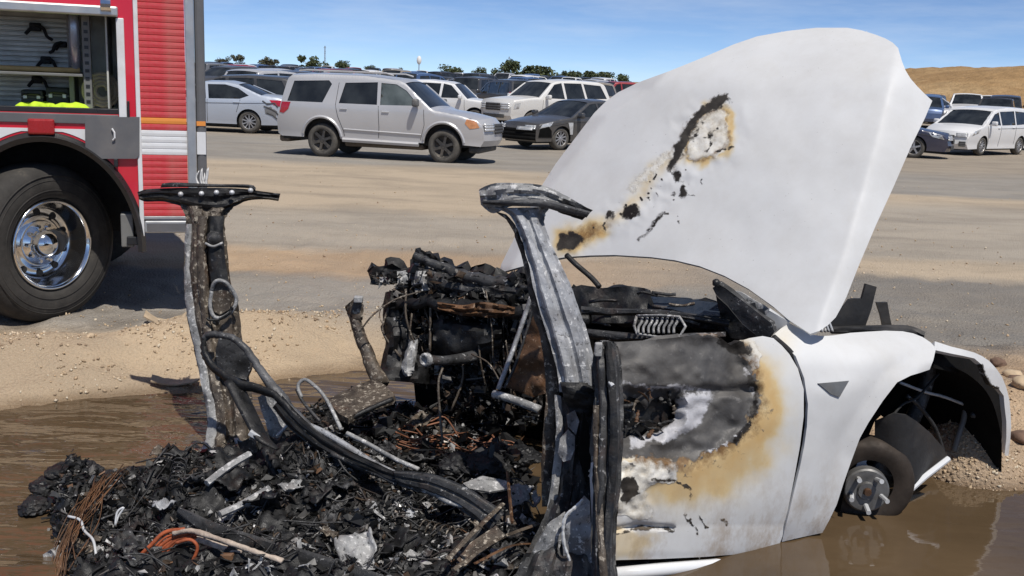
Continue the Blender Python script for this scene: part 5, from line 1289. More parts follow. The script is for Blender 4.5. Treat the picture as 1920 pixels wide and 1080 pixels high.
for k in range(40):
    x = jk.uniform(725, 1000); y = jk.uniform(540, 700); d0 = float(dd(x)) - 0.06
    w2, h2_ = jk.uniform(8, 26), jk.uniform(10, 40)
    sheet('dash_scrap', [(x, y), (x + w2, y + jk.uniform(-8, 8)), (x + w2 * jk.uniform(0.6, 1.2), y + h2_), (x + w2 * jk.uniform(-0.3, 0.3), y + h2_ * jk.uniform(0.7, 1.1))], lambda u, v, d0=d0: d0 + 0 * u, 7, jk.choice(['char_black', 'char_grey', 'char_mid', 'char_ash', 'char_brown', 'char_brown', 'char_rust']), dash, 0.003, 0.07, 540 + k)
# hanging wires and struts of the dash
wires = MB()
def wire(mb, pts, r):
    mb.tube(smooth_path([at(*p) for p in pts], 5), r, 5)
for k in range(34):
    x = random.uniform(725, 1000); y = random.uniform(540, 640); d = float(dd(x)) - random.uniform(0.02, 0.14)
    y2 = y + random.uniform(40, 150)
    wire(wires, [(x, y, d), (x + random.uniform(-14, 14), (y + y2) / 2, d - 0.03), (x + random.uniform(-22, 22), y2, d - random.uniform(0, 0.1))], random.uniform(0.0018, 0.006))
wire(wires, [(790, 546, 4.5), (740, 562, 4.48), (700, 590, 4.45), (674, 622, 4.44)], 0.004)
wire(wires, [(808, 548, 4.52), (807, 600, 4.5), (806, 660, 4.46)], 0.007)
wire(wires, [(884, 664, 4.3), (915, 680, 4.25), (936, 712, 4.2)], 0.004)
wire(wires, [(830, 690, 4.2), (822, 720, 4.16), (826, 790, 4.1), (830, 830, 4.06)], 0.006)
W(wires.build('dash_wiring', 'char_brown', smooth=True), dash)['kind'] = 'stuff'

# --- cowl right of the pillar ------------------------------------
cowl = sheet('cowl', [(1068, 540), (1090, 534), (1130, 540), (1180, 536), (1208, 540), (1214, 552), (1260, 556), (1350, 568), (1372, 590), (1380, 606), (1370, 622), (1280, 612), (1180, 606), (1100, 606), (1070, 600)], lambda x, y: dd(x) + 0.10 - (y - 540) * 0.0012, 8, 'char_black', None, 0.03, 0.06, 101)
sheet('windscreen_shard', [(1220, 556), (1270, 558), (1348, 568), (1350, 592), (1300, 590), (1262, 580), (1228, 574)], lambda x, y: dd(x) + 0.06 - (y - 555) * 0.004, 10, 'broken_glass', cowl, 0.006, 0.03, 102)
loft('cowl_beam', [(1090, 574, 1090, 590, 4.22, 0.05), (1150, 578, 1150, 592, 4.15, 0.05), (1230, 580, 1230, 592, 4.07, 0.05), (1300, 588, 1300, 600, 4.0, 0.05), (1368, 600, 1366, 614, 3.94, 0.05)], 'char_grey', cowl, nlat=6, bulge=0.02, rough=0.01, seed=103)
loft('lower_beam', [(1098, 616, 1098, 636, 4.12, 0.05), (1160, 622, 1160, 640, 4.05, 0.05), (1230, 628, 1230, 642, 3.98, 0.05), (1300, 624, 1300, 640, 3.92, 0.05), (1362, 622, 1360, 636, 3.87, 0.05)], 'char_grey', cowl, nlat=6, bulge=0.02, rough=0.012, seed=104)
sheet('cowl_recess', [(1096, 588), (1370, 604), (1372, 634), (1096, 632)], lambda x, y: dd(x) + 0.10, 14, 'well_black', cowl, 0.006, 0.02, 105)
vent = rod('vent_frame', [(1194, 592, 3.98), (1194, 626, 3.96), (1276, 629, 3.88), (1274, 594, 3.9), (1194, 592, 3.98)], 0.006, 'char_ash', None, 6, 2)
for k in range(8):
    x = 1200 + 9.5 * k
    rod('vent_slat', [(x + 4, 596, 3.99 - 0.001 * (x - 1194)), (x + 3, 604, 3.975 - 0.001 * (x - 1194)), (x - 3, 614, 3.97 - 0.001 * (x - 1194)), (x - 3, 625, 3.96 - 0.001 * (x - 1194))], 0.006, 'char_ash', vent, 5, 3)
rod('hinge_arm', [(1062, 478, 4.32), (1080, 496, 4.28), (1108, 520, 4.24), (1124, 538, 4.2)], 0.012, 'char_black', None, 7)
for k in range(16):
    x = random.uniform(1080, 1370); y = random.uniform(548, 615); d = float(dd(x)) - 0.02
    rod('cowl_scrap', [(x, y, d), (x + random.uniform(10, 34), y + random.uniform(-8, 8), d - 0.02), (x + random.uniform(30, 60), y + random.uniform(-4, 10), d - 0.03)], random.uniform(0.003, 0.009), random.choice(['char_grey', 'char_black', 'char_ash', 'char_brown']), cowl, 5, 3)
# windscreen pillar stub at the near side
stub = sheet('windscreen_pillar', [(1336, 540), (1346, 532), (1360, 540), (1400, 570), (1446, 606), (1452, 622), (1440, 634), (1420, 630), (1392, 606), (1364, 572), (1342, 552)], lambda x, y: 3.93 - (x - 1336) * 0.0016, 8, 'char_grey', None, 0.03, 0.02, 106)
sheet('pillar_underside', [(1342, 554), (1364, 574), (1392, 608), (1422, 632), (1438, 636), (1410, 640), (1370, 634), (1352, 602)], lambda x, y: 3.99 - (x - 1336) * 0.0016, 9, 'char_black', stub, 0.05, 0.03, 107)
W(lathe_on(at(1343, 530, 3.9), np.array([0, -0.3, 1.0]), [(0.014, -0.01), (0.016, 0.006), (0.008, 0.014), (0.0, 0.015)], 10).build('stub_bolt', 'char_black', smooth=True), stub)
sheet('cream_bracket', [(1430, 602), (1442, 582), (1470, 598), (1480, 606), (1462, 618), (1446, 628)], lambda x, y: 3.86 - (x - 1430) * 0.001, 8, 'pale_metal', stub, 0.02, 0.02, 108)
sheet('inner_rail', [(1360, 540), (1390, 548), (1430, 572), (1462, 596), (1446, 604), (1400, 570)], lambda x, y: 3.98 - (x - 1360) * 0.001, 8, 'char_ash', stub, 0.01, 0.02, 109)
# dark plastics of the front boot beyond the fender
f1 = sheet('front_boot_panel', [(1552, 612), (1566, 596), (1592, 562), (1600, 560), (1616, 560), (1624, 532), (1644, 538), (1634, 580), (1622, 614), (1590, 622), (1560, 626)], lambda x, y: 4.35 + 0.0005 * (x - 1552), 10, 'dark_plastic', None, 0.015, 0.01, 110)
sheet('boot_lug', [(1643, 567), (1664, 567), (1669, 596), (1674, 618), (1656, 618), (1650, 590)], lambda x, y: 4.5 + 0 * x, 9, 'dark_plastic', f1, 0.012, 0.01, 111)
loft('boot_rim', [(1560, 612, 1558, 626, 4.30, 0.05), (1620, 610, 1620, 626, 4.34, 0.05), (1700, 610, 1700, 628, 4.45, 0.05), (1735, 622, 1730, 640, 4.45, 0.05)], 'dark_plastic', f1, nlat=6, bulge=0.02, rough=0.008, seed=112)
for k, (x, d_) in enumerate(((1555, 4.05), (1548, 4.0))):
    rod('hinge_link', [(x - 8, 622, d_), (x - 2, 604, d_ + 0.03), (x + 6, 622, d_ + 0.03)], 0.006, 'pale_metal', f1, 6)
# dark fill behind the flank so no daylight shows through the gaps
sheet('dark_fill', [(1410, 650), (1560, 640), (1700, 640), (1745, 690), (1640, 790), (1570, 960), (1420, 1010)], lambda x, y: 4.2 + (x - 1410) * 0.0012, 26, 'well_black', None, 0.02, 0.05, 113)

# --- charred floor: a lumpy bed, then thousands of fragments ------
PILE = [at_z(x, y, 0.12)[:2] for x, y in ((38, 975), (50, 925), (70, 888), (110, 872), (165, 866), (215, 880), (250, 884), (300, 868), (360, 862), (420, 850), (480, 800), (560, 770), (640, 758), (720, 752), (800, 770), (900, 800), (1000, 830), (1040, 920), (1060, 1080), (1100, 1300), (40, 1300), (72, 1100), (62, 1035))]
PILE = [tuple(p) for p in PILE]
def pile_h(x, y):
    e = edge_dist(PILE, x, y); ins = inside(PILE, x, y)
    s = np.where(ins, e, -e)
    k = sstep(-0.03, 0.16, s)
    h = 0.12 + 0.22 * (fbm(x * 2.6, y * 2.6, 0, 3, 201) - 0.35) + 0.12 * np.abs(fbm(x * 8, y * 8, 1, 4, 203) - 0.5) * 2 + 0.03 * (fbm(x * 30, y * 30, 2, 2, 205) - 0.5)
    h = h - 0.07 * sstep(3.75, 3.25, y) - 0.05 * sstep(-1.2, -0.4, x) * sstep(3.9, 3.5, y)
    h = np.maximum(h, 0.075)
    return -0.12 + k * (h + 0.12) + 0.05 * k * (fbm(x * 16, y * 16, 3, 2, 207) - 0.5)
xs = np.arange(-2.5, 0.75, 0.0125); ys = np.arange(2.4, 5.3, 0.0125)
X_, Y_ = np.meshgrid(xs, ys)
Z_ = pile_h(X_, Y_)
near = (edge_dist(PILE, X_, Y_) < 0.06) | inside(PILE, X_, Y_)
ii = np.arange(X_.size).reshape(X_.shape)
q = np.stack([ii[:-1, :-1], ii[:-1, 1:], ii[1:, 1:], ii[1:, :-1]], -1).reshape(-1, 4)
q = q[near.ravel()[q].all(1)]
use = np.unique(q); remap = np.full(X_.size, -1); remap[use] = np.arange(len(use))
me = fast_mesh('charred_floor', np.stack([X_, Y_, Z_], -1).reshape(-1, 3)[use], remap[q])
W(link('charred_floor', me, 'char_black', smooth=False))

t = NT('char_fragments')
oi = t.n('ShaderNodeNewGeometry').outputs['Random Per Island']
c = t.ramp(oi, [(0.0, (0.004, 0.004, 0.004)), (0.40, (0.009, 0.009, 0.009)), (0.66, (0.02, 0.02, 0.02)), (0.76, (0.05, 0.05, 0.05)), (0.82, (0.06, 0.04, 0.026)), (0.90, (0.15, 0.142, 0.132)), (0.955, (0.42, 0.41, 0.40)), (0.985, (0.15, 0.08, 0.042))], 'CONSTANT')
t.set(base=c, rough=t.ramp(t.math('FRACT', t.math('MULTIPLY', oi, 37.0)), [(0, 0.25), (1, 0.85)]), metal=0.15); M['char_fragments'] = t.m
def fragments(name, pts, smin, smax, style, seed):
    """angular flakes, chips and slivers at the given points (n,3)"""
    k = np.random.default_rng(seed); n = len(pts)
    cube = np.array([(x, y, z) for z in (-1, 1) for y in (-1, 1) for x in (-1, 1)], float)
    cf = np.array([(0, 2, 3, 1), (4, 5, 7, 6), (0, 1, 5, 4), (2, 6, 7, 3), (0, 4, 6, 2), (1, 3, 7, 5)])
    s = smin + (smax - smin) * k.random(n) ** 3.2
    sl = k.random(n) < 0.45
    dims = np.stack([np.where(sl, 1.7, 1.0), np.where(sl, k.uniform(0.08, 0.22, n), k.uniform(0.3, 0.9, n)), np.where(sl, k.uniform(0.06, 0.16, n), k.uniform(0.12, 0.7, n))], -1) * s[:, None]
    loc = cube[None] * dims[:, None, :] * k.uniform(0.35, 1.35, (n, 8, 1))
    loc = loc + k.normal(size=(n, 8, 3)) * (s * 0.12)[:, None, None]
    A = k.normal(size=(n, 3, 3)); A[:, 2, :2] *= 0.6
    qm, _ = np.linalg.qr(A)
    vs = loc @ np.swapaxes(qm, 1, 2) + pts[:, None, :]
    fs = cf[None] + (np.arange(n) * 8)[:, None, None]
    me = fast_mesh(name, vs, fs)
    me.shade_flat()
    return link(name, me, 'char_fragments')
k = np.random.default_rng(5)
fx, fy = k.uniform(-2.4, 0.6, 90000), k.uniform(2.6, 5.2, 90000)
ok = inside(PILE, fx, fy) & (fbm(fx * 4, fy * 4, 0, 3, 77) + k.normal(size=len(fx)) * 0.06 > 0.46); fx, fy = fx[ok], fy[ok]
pts = np.stack([fx, fy, pile_h(fx, fy) + k.uniform(0.0, 0.022, len(fx)) * k.random(len(fx))], -1)
frag = W(fragments('burnt_fragments', pts, 0.0025, 0.021, None, 9)); frag['kind'] = 'stuff'
pk = np.random.default_rng(15)
cx_, cy_ = pk.uniform(-2.2, 0.4, 26), pk.uniform(2.9, 4.6, 26)
ax_ = (cx_[:, None] + pk.normal(size=(26, 60)) * 0.06).ravel(); ay_ = (cy_[:, None] + pk.normal(size=(26, 60)) * 0.05).ravel()
ok = inside(PILE, ax_, ay_); ax_, ay_ = ax_[ok], ay_[ok]
ash_o = fragments('ash_flakes', np.stack([ax_, ay_, pile_h(ax_, ay_) + pk.uniform(0.0, 0.03, len(ax_))], -1), 0.003, 0.02, None, 17)
ash_o.data.materials.clear(); ash_o.data.materials.append(M['char_ash']); W(ash_o)['kind'] = 'stuff'
# fragments clinging to the dash
dx = k.uniform(690, 1010, 5200); dy = k.uniform(470, 800, 5200)
ok = inside(crest + base, dx, dy) & (edge_dist(crest, dx, dy, False) > 9); dx, dy = dx[ok], dy[ok]
pts = px_points(dx, dy, dd(dx) + k.uniform(-0.10, 0.06, len(dx)))
W(fragments('dash_fragments', pts, 0.003, 0.026, None, 11), dash)['kind'] = 'stuff'
pts = px_points(k.uniform(640, 1010, 900), k.uniform(720, 840, 900), k.uniform(3.9, 4.5, 900))
pts[:, 2] = pile_h(pts[:, 0], pts[:, 1]) + k.uniform(0, 0.08, 900)
W(fragments('floor_fragments', pts, 0.005, 0.04, None, 12))['kind'] = 'stuff'
# big char lumps at the far left end of the heap
def lump(px, py, z, r, seed, mat, sq=0.75):
    p = at_z(px, py, z)
    bm = bmesh.new(); bmesh.ops.create_icosphere(bm, subdivisions=4, radius=1.0)
    C = np.array([v.co[:] for v in bm.verts])
    D = 0.45 + 0.9 * fbm(C[:, 0] * 1.6 + seed, C[:, 1] * 1.6, C[:, 2] * 1.6, 4, seed) + 0.35 * np.abs(fbm(C[:, 0] * 6, C[:, 1] * 6, C[:, 2] * 6 + seed, 3, seed) - 0.5)
    for v, d in zip(bm.verts, D): v.co = v.co * (float(d) * r); v.co.z *= sq
    me = bpy.data.meshes.new('char_lump'); bm.to_mesh(me); bm.free()
    me.transform(Matrix.Translation(Vector(p)))
    return W(link('char_lump', me, mat))
for i, a in enumerate(((88, 912, 0.10, 0.07, 'char_black'), (118, 892, 0.13, 0.08, 'char_black'), (160, 885, 0.12, 0.08, 'char_black'), (64, 950, 0.08, 0.06, 'char_black'), (200, 900, 0.10, 0.07, 'char_black'), (255, 893, 0.08, 0.07, 'char_black'), (305, 884, 0.08, 0.07, 'char_black'), (345, 876, 0.08, 0.06, 'char_black'), (860, 872, 0.2, 0.09, 'char_black'), (915, 878, 0.2, 0.10, 'char_black'), (980, 856, 0.22, 0.08, 'char_black'), (470, 948, 0.12, 0.05, 'char_brown'), (560, 938, 0.12, 0.05, 'char_brown'))):
    lump(a[0], a[1], a[2], a[3], i + 3, a[4], 0.6)
def crumple(px, py, w_, seed, mat, lift=0.05, tilt=0.5):
    p = at_z(px, py, 0.15); k2 = np.random.default_rng(seed); n = 15
    u, v = np.meshgrid(np.linspace(-0.5, 0.5, n), np.linspace(-0.5, 0.5, n))
    asp = k2.uniform(0.35, 0.9)
    X = u * w_ * (1 + 0.3 * (fbm(v * 3, v * 0 + seed, 0, 2, seed) - 0.5)); Y = v * w_ * asp * (1 + 0.5 * (fbm(u * 3, u * 0 + seed, 0, 2, seed + 1) - 0.5))
    Z = (fbm(u * 3.2 + seed, v * 3.2, 0, 3, seed) - 0.5) * w_ * 0.55
    Q = np.stack([X, Y, Z], -1).reshape(-1, 3)
    ax, az = k2.uniform(-tilt, tilt), k2.uniform(0, 6.28)
    Rm = np.array(Matrix.Rotation(az, 3, 'Z') @ Matrix.Rotation(ax, 3, 'X') @ Matrix.Rotation(k2.uniform(-tilt, tilt), 3, 'Y'))
    Q = Q @ Rm.T + np.array([p[0], p[1], float(pile_h(p[0], p[1])) + lift])
    I = np.arange(n * n).reshape(n, n); q_ = np.stack([I[:-1, :-1], I[:-1, 1:], I[1:, 1:], I[1:, :-1]], -1).reshape(-1, 4)
    cc = Q[q_].mean(1); keepq = vnoise(cc[:, 0] * 28, cc[:, 1] * 28, seed, seed) > 0.16
    o = link('melted_sheet', fast_mesh('melted_sheet', Q, q_[keepq]), mat, smooth=False)
    md = o.modifiers.new('thickness', 'SOLIDIFY'); md.thickness = 0.004
    return W(o)
ck = random.Random(21)
for i in range(64):
    crumple(ck.uniform(90, 1010), ck.uniform(880, 1076), ck.uniform(0.05, 0.17), 300 + i, ck.choice(['char_black'] * 5 + ['char_grey'] * 3 + ['char_ash', 'char_brown', 'char_silver']), ck.uniform(0.0, 0.05))
for i in range(18):
    crumple(ck.uniform(660, 1000), ck.uniform(770, 880), ck.uniform(0.05, 0.14), 400 + i, ck.choice(['char_black'] * 4 + ['char_grey'] * 2 + ['char_ash', 'char_brown']), ck.uniform(0.02, 0.08))
for i, (x, y) in enumerate(((560, 905), (640, 930), (330, 930), (520, 985), (770, 960), (860, 985), (240, 950))):   # seat springs
    p = at_z(x, y, 0.17); z0 = float(pile_h(p[0], p[1])) + 0.03
    a0 = ck.uniform(0, 3.1); dr = np.array([math.cos(a0), math.sin(a0), ck.uniform(-0.2, 0.3)]); sd = np.cross(dr, [0, 0, 1.0]); sd /= np.linalg.norm(sd); up = np.cross(sd, dr)
    W(MB().tube([np.array([p[0], p[1], z0]) + dr * (0.16 * s_ / 60) + 0.026 * (sd * math.cos(s_ * 0.63) + up * math.sin(s_ * 0.63)) for s_ in range(61)], 0.0028, 5).build('seat_spring', ck.choice(['char_brown', 'char_grey']), smooth=True))
# wire harness strands on the floor, copper and rust
def floor_wire(mb, pts, r, lift=0.03):
    P = []
    for x, y in pts:
        p = at_z(x, y, 0.18); p = np.array([p[0], p[1], float(pile_h(p[0], p[1])) + lift]); P.append(p)
    mb.tube(smooth_path(P, 5), r, 5)
h1 = MB()
for kx in range(30):
    s = kx / 29
    x0, y0 = 225 - 60 * s + random.uniform(-25, 25), 893 + 34 * s + random.uniform(-8, 8)
    x1, y1 = 60 + 70 * s + random.uniform(-14, 14), 1000 + 34 * s + random.uniform(-14, 14)
    floor_wire(h1, [(x0, y0), ((x0 * 2 + x1) / 3 + random.uniform(-14, 14), (y0 * 2 + y1) / 3 + random.uniform(-10, 6)), ((x0 + x1 * 2) / 3 + random.uniform(-14, 14), (y0 + y1 * 2) / 3 + random.uniform(-10, 8)), (x1, y1)], random.uniform(0.0010, 0.0024), 0.06)
W(h1.build('rear_harness', 'char_rust', smooth=True))['kind'] = 'stuff'
h2 = MB()
for kx in range(70):
    x0 = random.uniform(715, 1000); y0 = random.uniform(812, 850) + abs(x0 - 860) * 0.03
    L = random.uniform(40, 120)
    floor_wire(h2, [(x0, y0), (x0 + L * 0.5, y0 + random.uniform(-9, 9)), (x0 + L, y0 + random.uniform(-8, 12))], random.uniform(0.0022, 0.005), random.uniform(0.02, 0.09))
t = simple('copper_wire', (0.22, 0.095, 0.052), 0.55, 0.3, var=0.4, scale=25)
W(h2.build('copper_harness', 'copper_wire', smooth=True))['kind'] = 'stuff'
h3 = MB()
for kx in range(150):
    x0, y0 = random.uniform(90, 1000), random.uniform(870, 1078)
    a = random.uniform(-0.8, 0.5); L = random.uniform(30, 110)
    floor_wire(h3, [(x0, y0), (x0 + 0.5 * L * math.cos(a), y0 + 0.5 * L * math.sin(a) + random.uniform(-8, 8)), (x0 + L * math.cos(a), y0 + L * math.sin(a))], random.uniform(0.0018, 0.0045), random.uniform(0.01, 0.05))
W(h3.build('loose_wiring', 'char_grey', smooth=True))['kind'] = 'stuff'
# bars and channels lying in the heap
def bar(name, pts, r, mat, lift=0.05, n=6, flat=1.0, parent=None):
    P = []
    for x, y in pts:
        p = at_z(x, y, 0.2); P.append(np.array([p[0], p[1], float(pile_h(p[0], p[1])) + lift]))
    zz = np.linspace(max(P[0][2], 0.1), max(P[-1][2], 0.1), len(P))
    P = [np.array([p[0], p[1], 0.5 * p[2] + 0.5 * z]) for p, z in zip(P, zz)]
    return W(MB().tube(smooth_path(P, 4), r, n, flat=flat).build(name, mat, smooth=False), parent)
bar('ash_bar', [(388, 920), (430, 902), (468, 884)], 0.014, 'char_ash', 0.07)
bar('ash_bar', [(412, 954), (455, 940), (506, 926)], 0.014, 'char_ash', 0.07)
ch = loft('floor_channel', [(336, 950, 330, 962, 3.42, 0.04), (400, 978, 386, 1004, 3.34, 0.05), (460, 998, 446, 1030, 3.28, 0.05), (540, 1022, 526, 1056, 3.22, 0.05), (620, 1046, 606, 1080, 3.15, 0.05), (720, 1078, 706, 1112, 3.08, 0.05)], 'char_grey', nlat=8, bulge=0.012, rough=0.006, seed=131)
loft('channel_side', [(334, 962, 330, 968, 3.43, 0.05), (386, 1004, 376, 1014, 3.36, 0.06), (446, 1030, 438, 1044, 3.3, 0.06), (526, 1056, 516, 1074, 3.23, 0.06), (606, 1082, 598, 1100, 3.16, 0.06), (700, 1114, 694, 1128, 3.1, 0.06)], 'char_black', ch, nlat=4, bulge=0.004, rough=0.006, seed=132)
bar('brown_strip', [(838, 1052), (880, 1020), (942, 968)], 0.010, 'char_brown', 0.12, 4, 0.5)
bar('brown_strip', [(850, 1066), (930, 1018), (1010, 970)], 0.010, 'char_brown', 0.13, 4, 0.5)
bar('brown_strip', [(890, 1076), (960, 1030), (1020, 990)], 0.007, 'char_rust', 0.14, 4, 0.5)
sheet('strip_plate', [(848, 1040), (930, 985), (948, 1004), (870, 1062)], lambda x, y: 3.28 - 0.002 * (y - 1000), 10, 'char_brown', None, 0.006, 0.03, 133)
sheet('seat_base', [(868, 906), (905, 892), (952, 902), (960, 915), (918, 922), (880, 916)], lambda x, y: 3.72 - 0.003 * (y - 900), 8, 'char_ash', None, 0.008, 0.04, 134)
bar('prong', [(950, 914), (955, 950), (960, 985)], 0.006, 'char_rust', 0.10, 5)
sheet('metal_sheet', [(90, 1080), (80, 1040), (110, 1022), (170, 1030), (186, 1060), (200, 1110), (100, 1110)], lambda x, y: 3.3 - 0.002 * (y - 1040), 9, 'char_ash', None, 0.004, 0.10, 135)
sheet('dark_sheet', [(320, 1062), (400, 1038), (500, 1040), (540, 1052), (480, 1078), (440, 1120), (330, 1120)], lambda x, y: 3.22 - 0.002 * (y - 1050), 11, 'dark_plastic', None, 0.006, 0.08, 136)
rod('white_wire', [(128, 968, 3.42), (150, 975, 3.4), (158, 995, 3.36), (174, 1012, 3.3), (180, 1040, 3.25), (184, 1075, 3.2)], 0.005, 'pale_metal')
rod('white_ring', [(216, 985, 3.42), (220, 960, 3.44), (232, 952, 3.45), (222, 968, 3.44), (216, 985, 3.42)], 0.004, 'pale_metal')
# scorched orange cable: an item that lies loose on top of the heap
simple('orange_cable', (0.36, 0.085, 0.03), 0.7, var=0.45, scale=30, bump=0.4, dirt=(0.06, 0.035, 0.025))
simple('burnt_sheath', (0.46, 0.38, 0.31), 0.9, var=0.45, scale=40, bump=0.9, dirt=(0.13, 0.06, 0.04))
p0 = at_z(330, 1010, 0.2)
cable = thing('power_cable', 'frayed orange power cable with pale burnt sheath arched over the black debris', 'cable', tuple(p0))
def CB(o): o.parent = cable; o.location = tuple(-p0); return o
pth = [(256, 1090, 3.16), (270, 1054, 3.19), (296, 1024, 3.2), (325, 1000, 3.21), (357, 995, 3.2), (390, 1004, 3.17), (443, 1022, 3.13), (482, 1036, 3.1), (530, 1052, 3.07)]
CB(MB().tube(smooth_path([at(*p) for p in pth[3:]], 6), [0.007 + 0.004 * random.random() for _ in range(31)], 9).build('sheath', 'burnt_sheath', smooth=True))
CB(MB().tube(smooth_path([at(p[0] + 8, p[1] + 16, p[2] + 0.02) for p in pth[2:7]], 6), 0.011, 9).build('sheath', 'burnt_sheath', smooth=True))
for k in range(6):
    CB(MB().tube(smooth_path([at(p[0] + 5 * k - 12 + random.uniform(-4, 4), p[1] + 3 * k + random.uniform(-4, 4), p[2] + 0.01) for p in pth[:5]], 6), random.uniform(0.004, 0.008), 7).build('strand', 'orange_cable', smooth=True))
CB(MB().tube(smooth_path([at(p[0], p[1], 3.17) for p in [(330, 1018), (356, 1012), (370, 1026), (362, 1050), (352, 1062)]], 6), 0.006, 7).build('strand', 'orange_cable', smooth=True))
# ------------------------------------------------------------------ parked vehicles
PANEL_FLIP = False
t = NT('car_glass')
t.set(base=t.ramp(t.noise(2.0, 3), [(0.35, (0.012, 0.014, 0.016)), (0.7, (0.035, 0.04, 0.043))]), rough=0.07, spec=0.6); M['car_glass'] = t.m
t = NT('glass_painted_light')
t.set(base=t.ramp(t.noise(1.6, 4), [(0.35, (0.06, 0.075, 0.075)), (0.7, (0.17, 0.20, 0.20))]), rough=0.08, spec=0.6); M['glass_painted_light'] = t.m  # paler base colour imitates light showing through the front windows
paint('paint_silver', (0.53, 0.535, 0.55), 0.30, 0.2, dust=0.42)
paint('paint_silver_blue', (0.48, 0.53, 0.61), 0.30, 0.2, dust=0.3)
paint('paint_white', (0.76, 0.76, 0.755), 0.35, 0.0, dust=0.35)
paint('paint_cream', (0.74, 0.73, 0.70), 0.4, 0.0, dust=0.45)
paint('paint_charcoal', (0.055, 0.057, 0.062), 0.35, 0.2, dust=0.35)
paint('paint_black', (0.016, 0.016, 0.018), 0.3, 0.0, dust=0.3)
paint('paint_navy', (0.018, 0.024, 0.06), 0.3, 0.1, dust=0.25)
paint('paint_red', (0.30, 0.02, 0.025), 0.35, 0.1, dust=0.35)
paint('paint_grey', (0.20, 0.205, 0.215), 0.35, 0.3, dust=0.4)
paint('paint_blue', (0.06, 0.12, 0.26), 0.35, 0.2, dust=0.35)
paint('paint_tan', (0.34, 0.29, 0.22), 0.4, 0.2, dust=0.4)
simple('wheel_grey', (0.36, 0.36, 0.37), 0.45, 0.5, var=0.25, scale=12, dirt=(0.3, 0.25, 0.19))
simple('wheel_dark', (0.05, 0.048, 0.047), 0.6, 0.2, var=0.35, scale=12, dirt=(0.2, 0.17, 0.13))
simple('tail_red', (0.42, 0.012, 0.03), 0.25, var=0.25, scale=9, coat=0.6)
simple('lamp_clear', (0.55, 0.56, 0.57), 0.2, 0.2, var=0.3, scale=14, coat=0.6)
simple('lamp_amber', (0.62, 0.28, 0.13), 0.25, var=0.3, scale=12, coat=0.6)
simple('mud_under', (0.12, 0.095, 0.07), 0.95, var=0.5, scale=8, bump=0.5)
simple('seam_dark', (0.05, 0.05, 0.052), 0.7)
simple('tyre_dusty', (0.085, 0.078, 0.068), 0.9, var=0.4, scale=10)

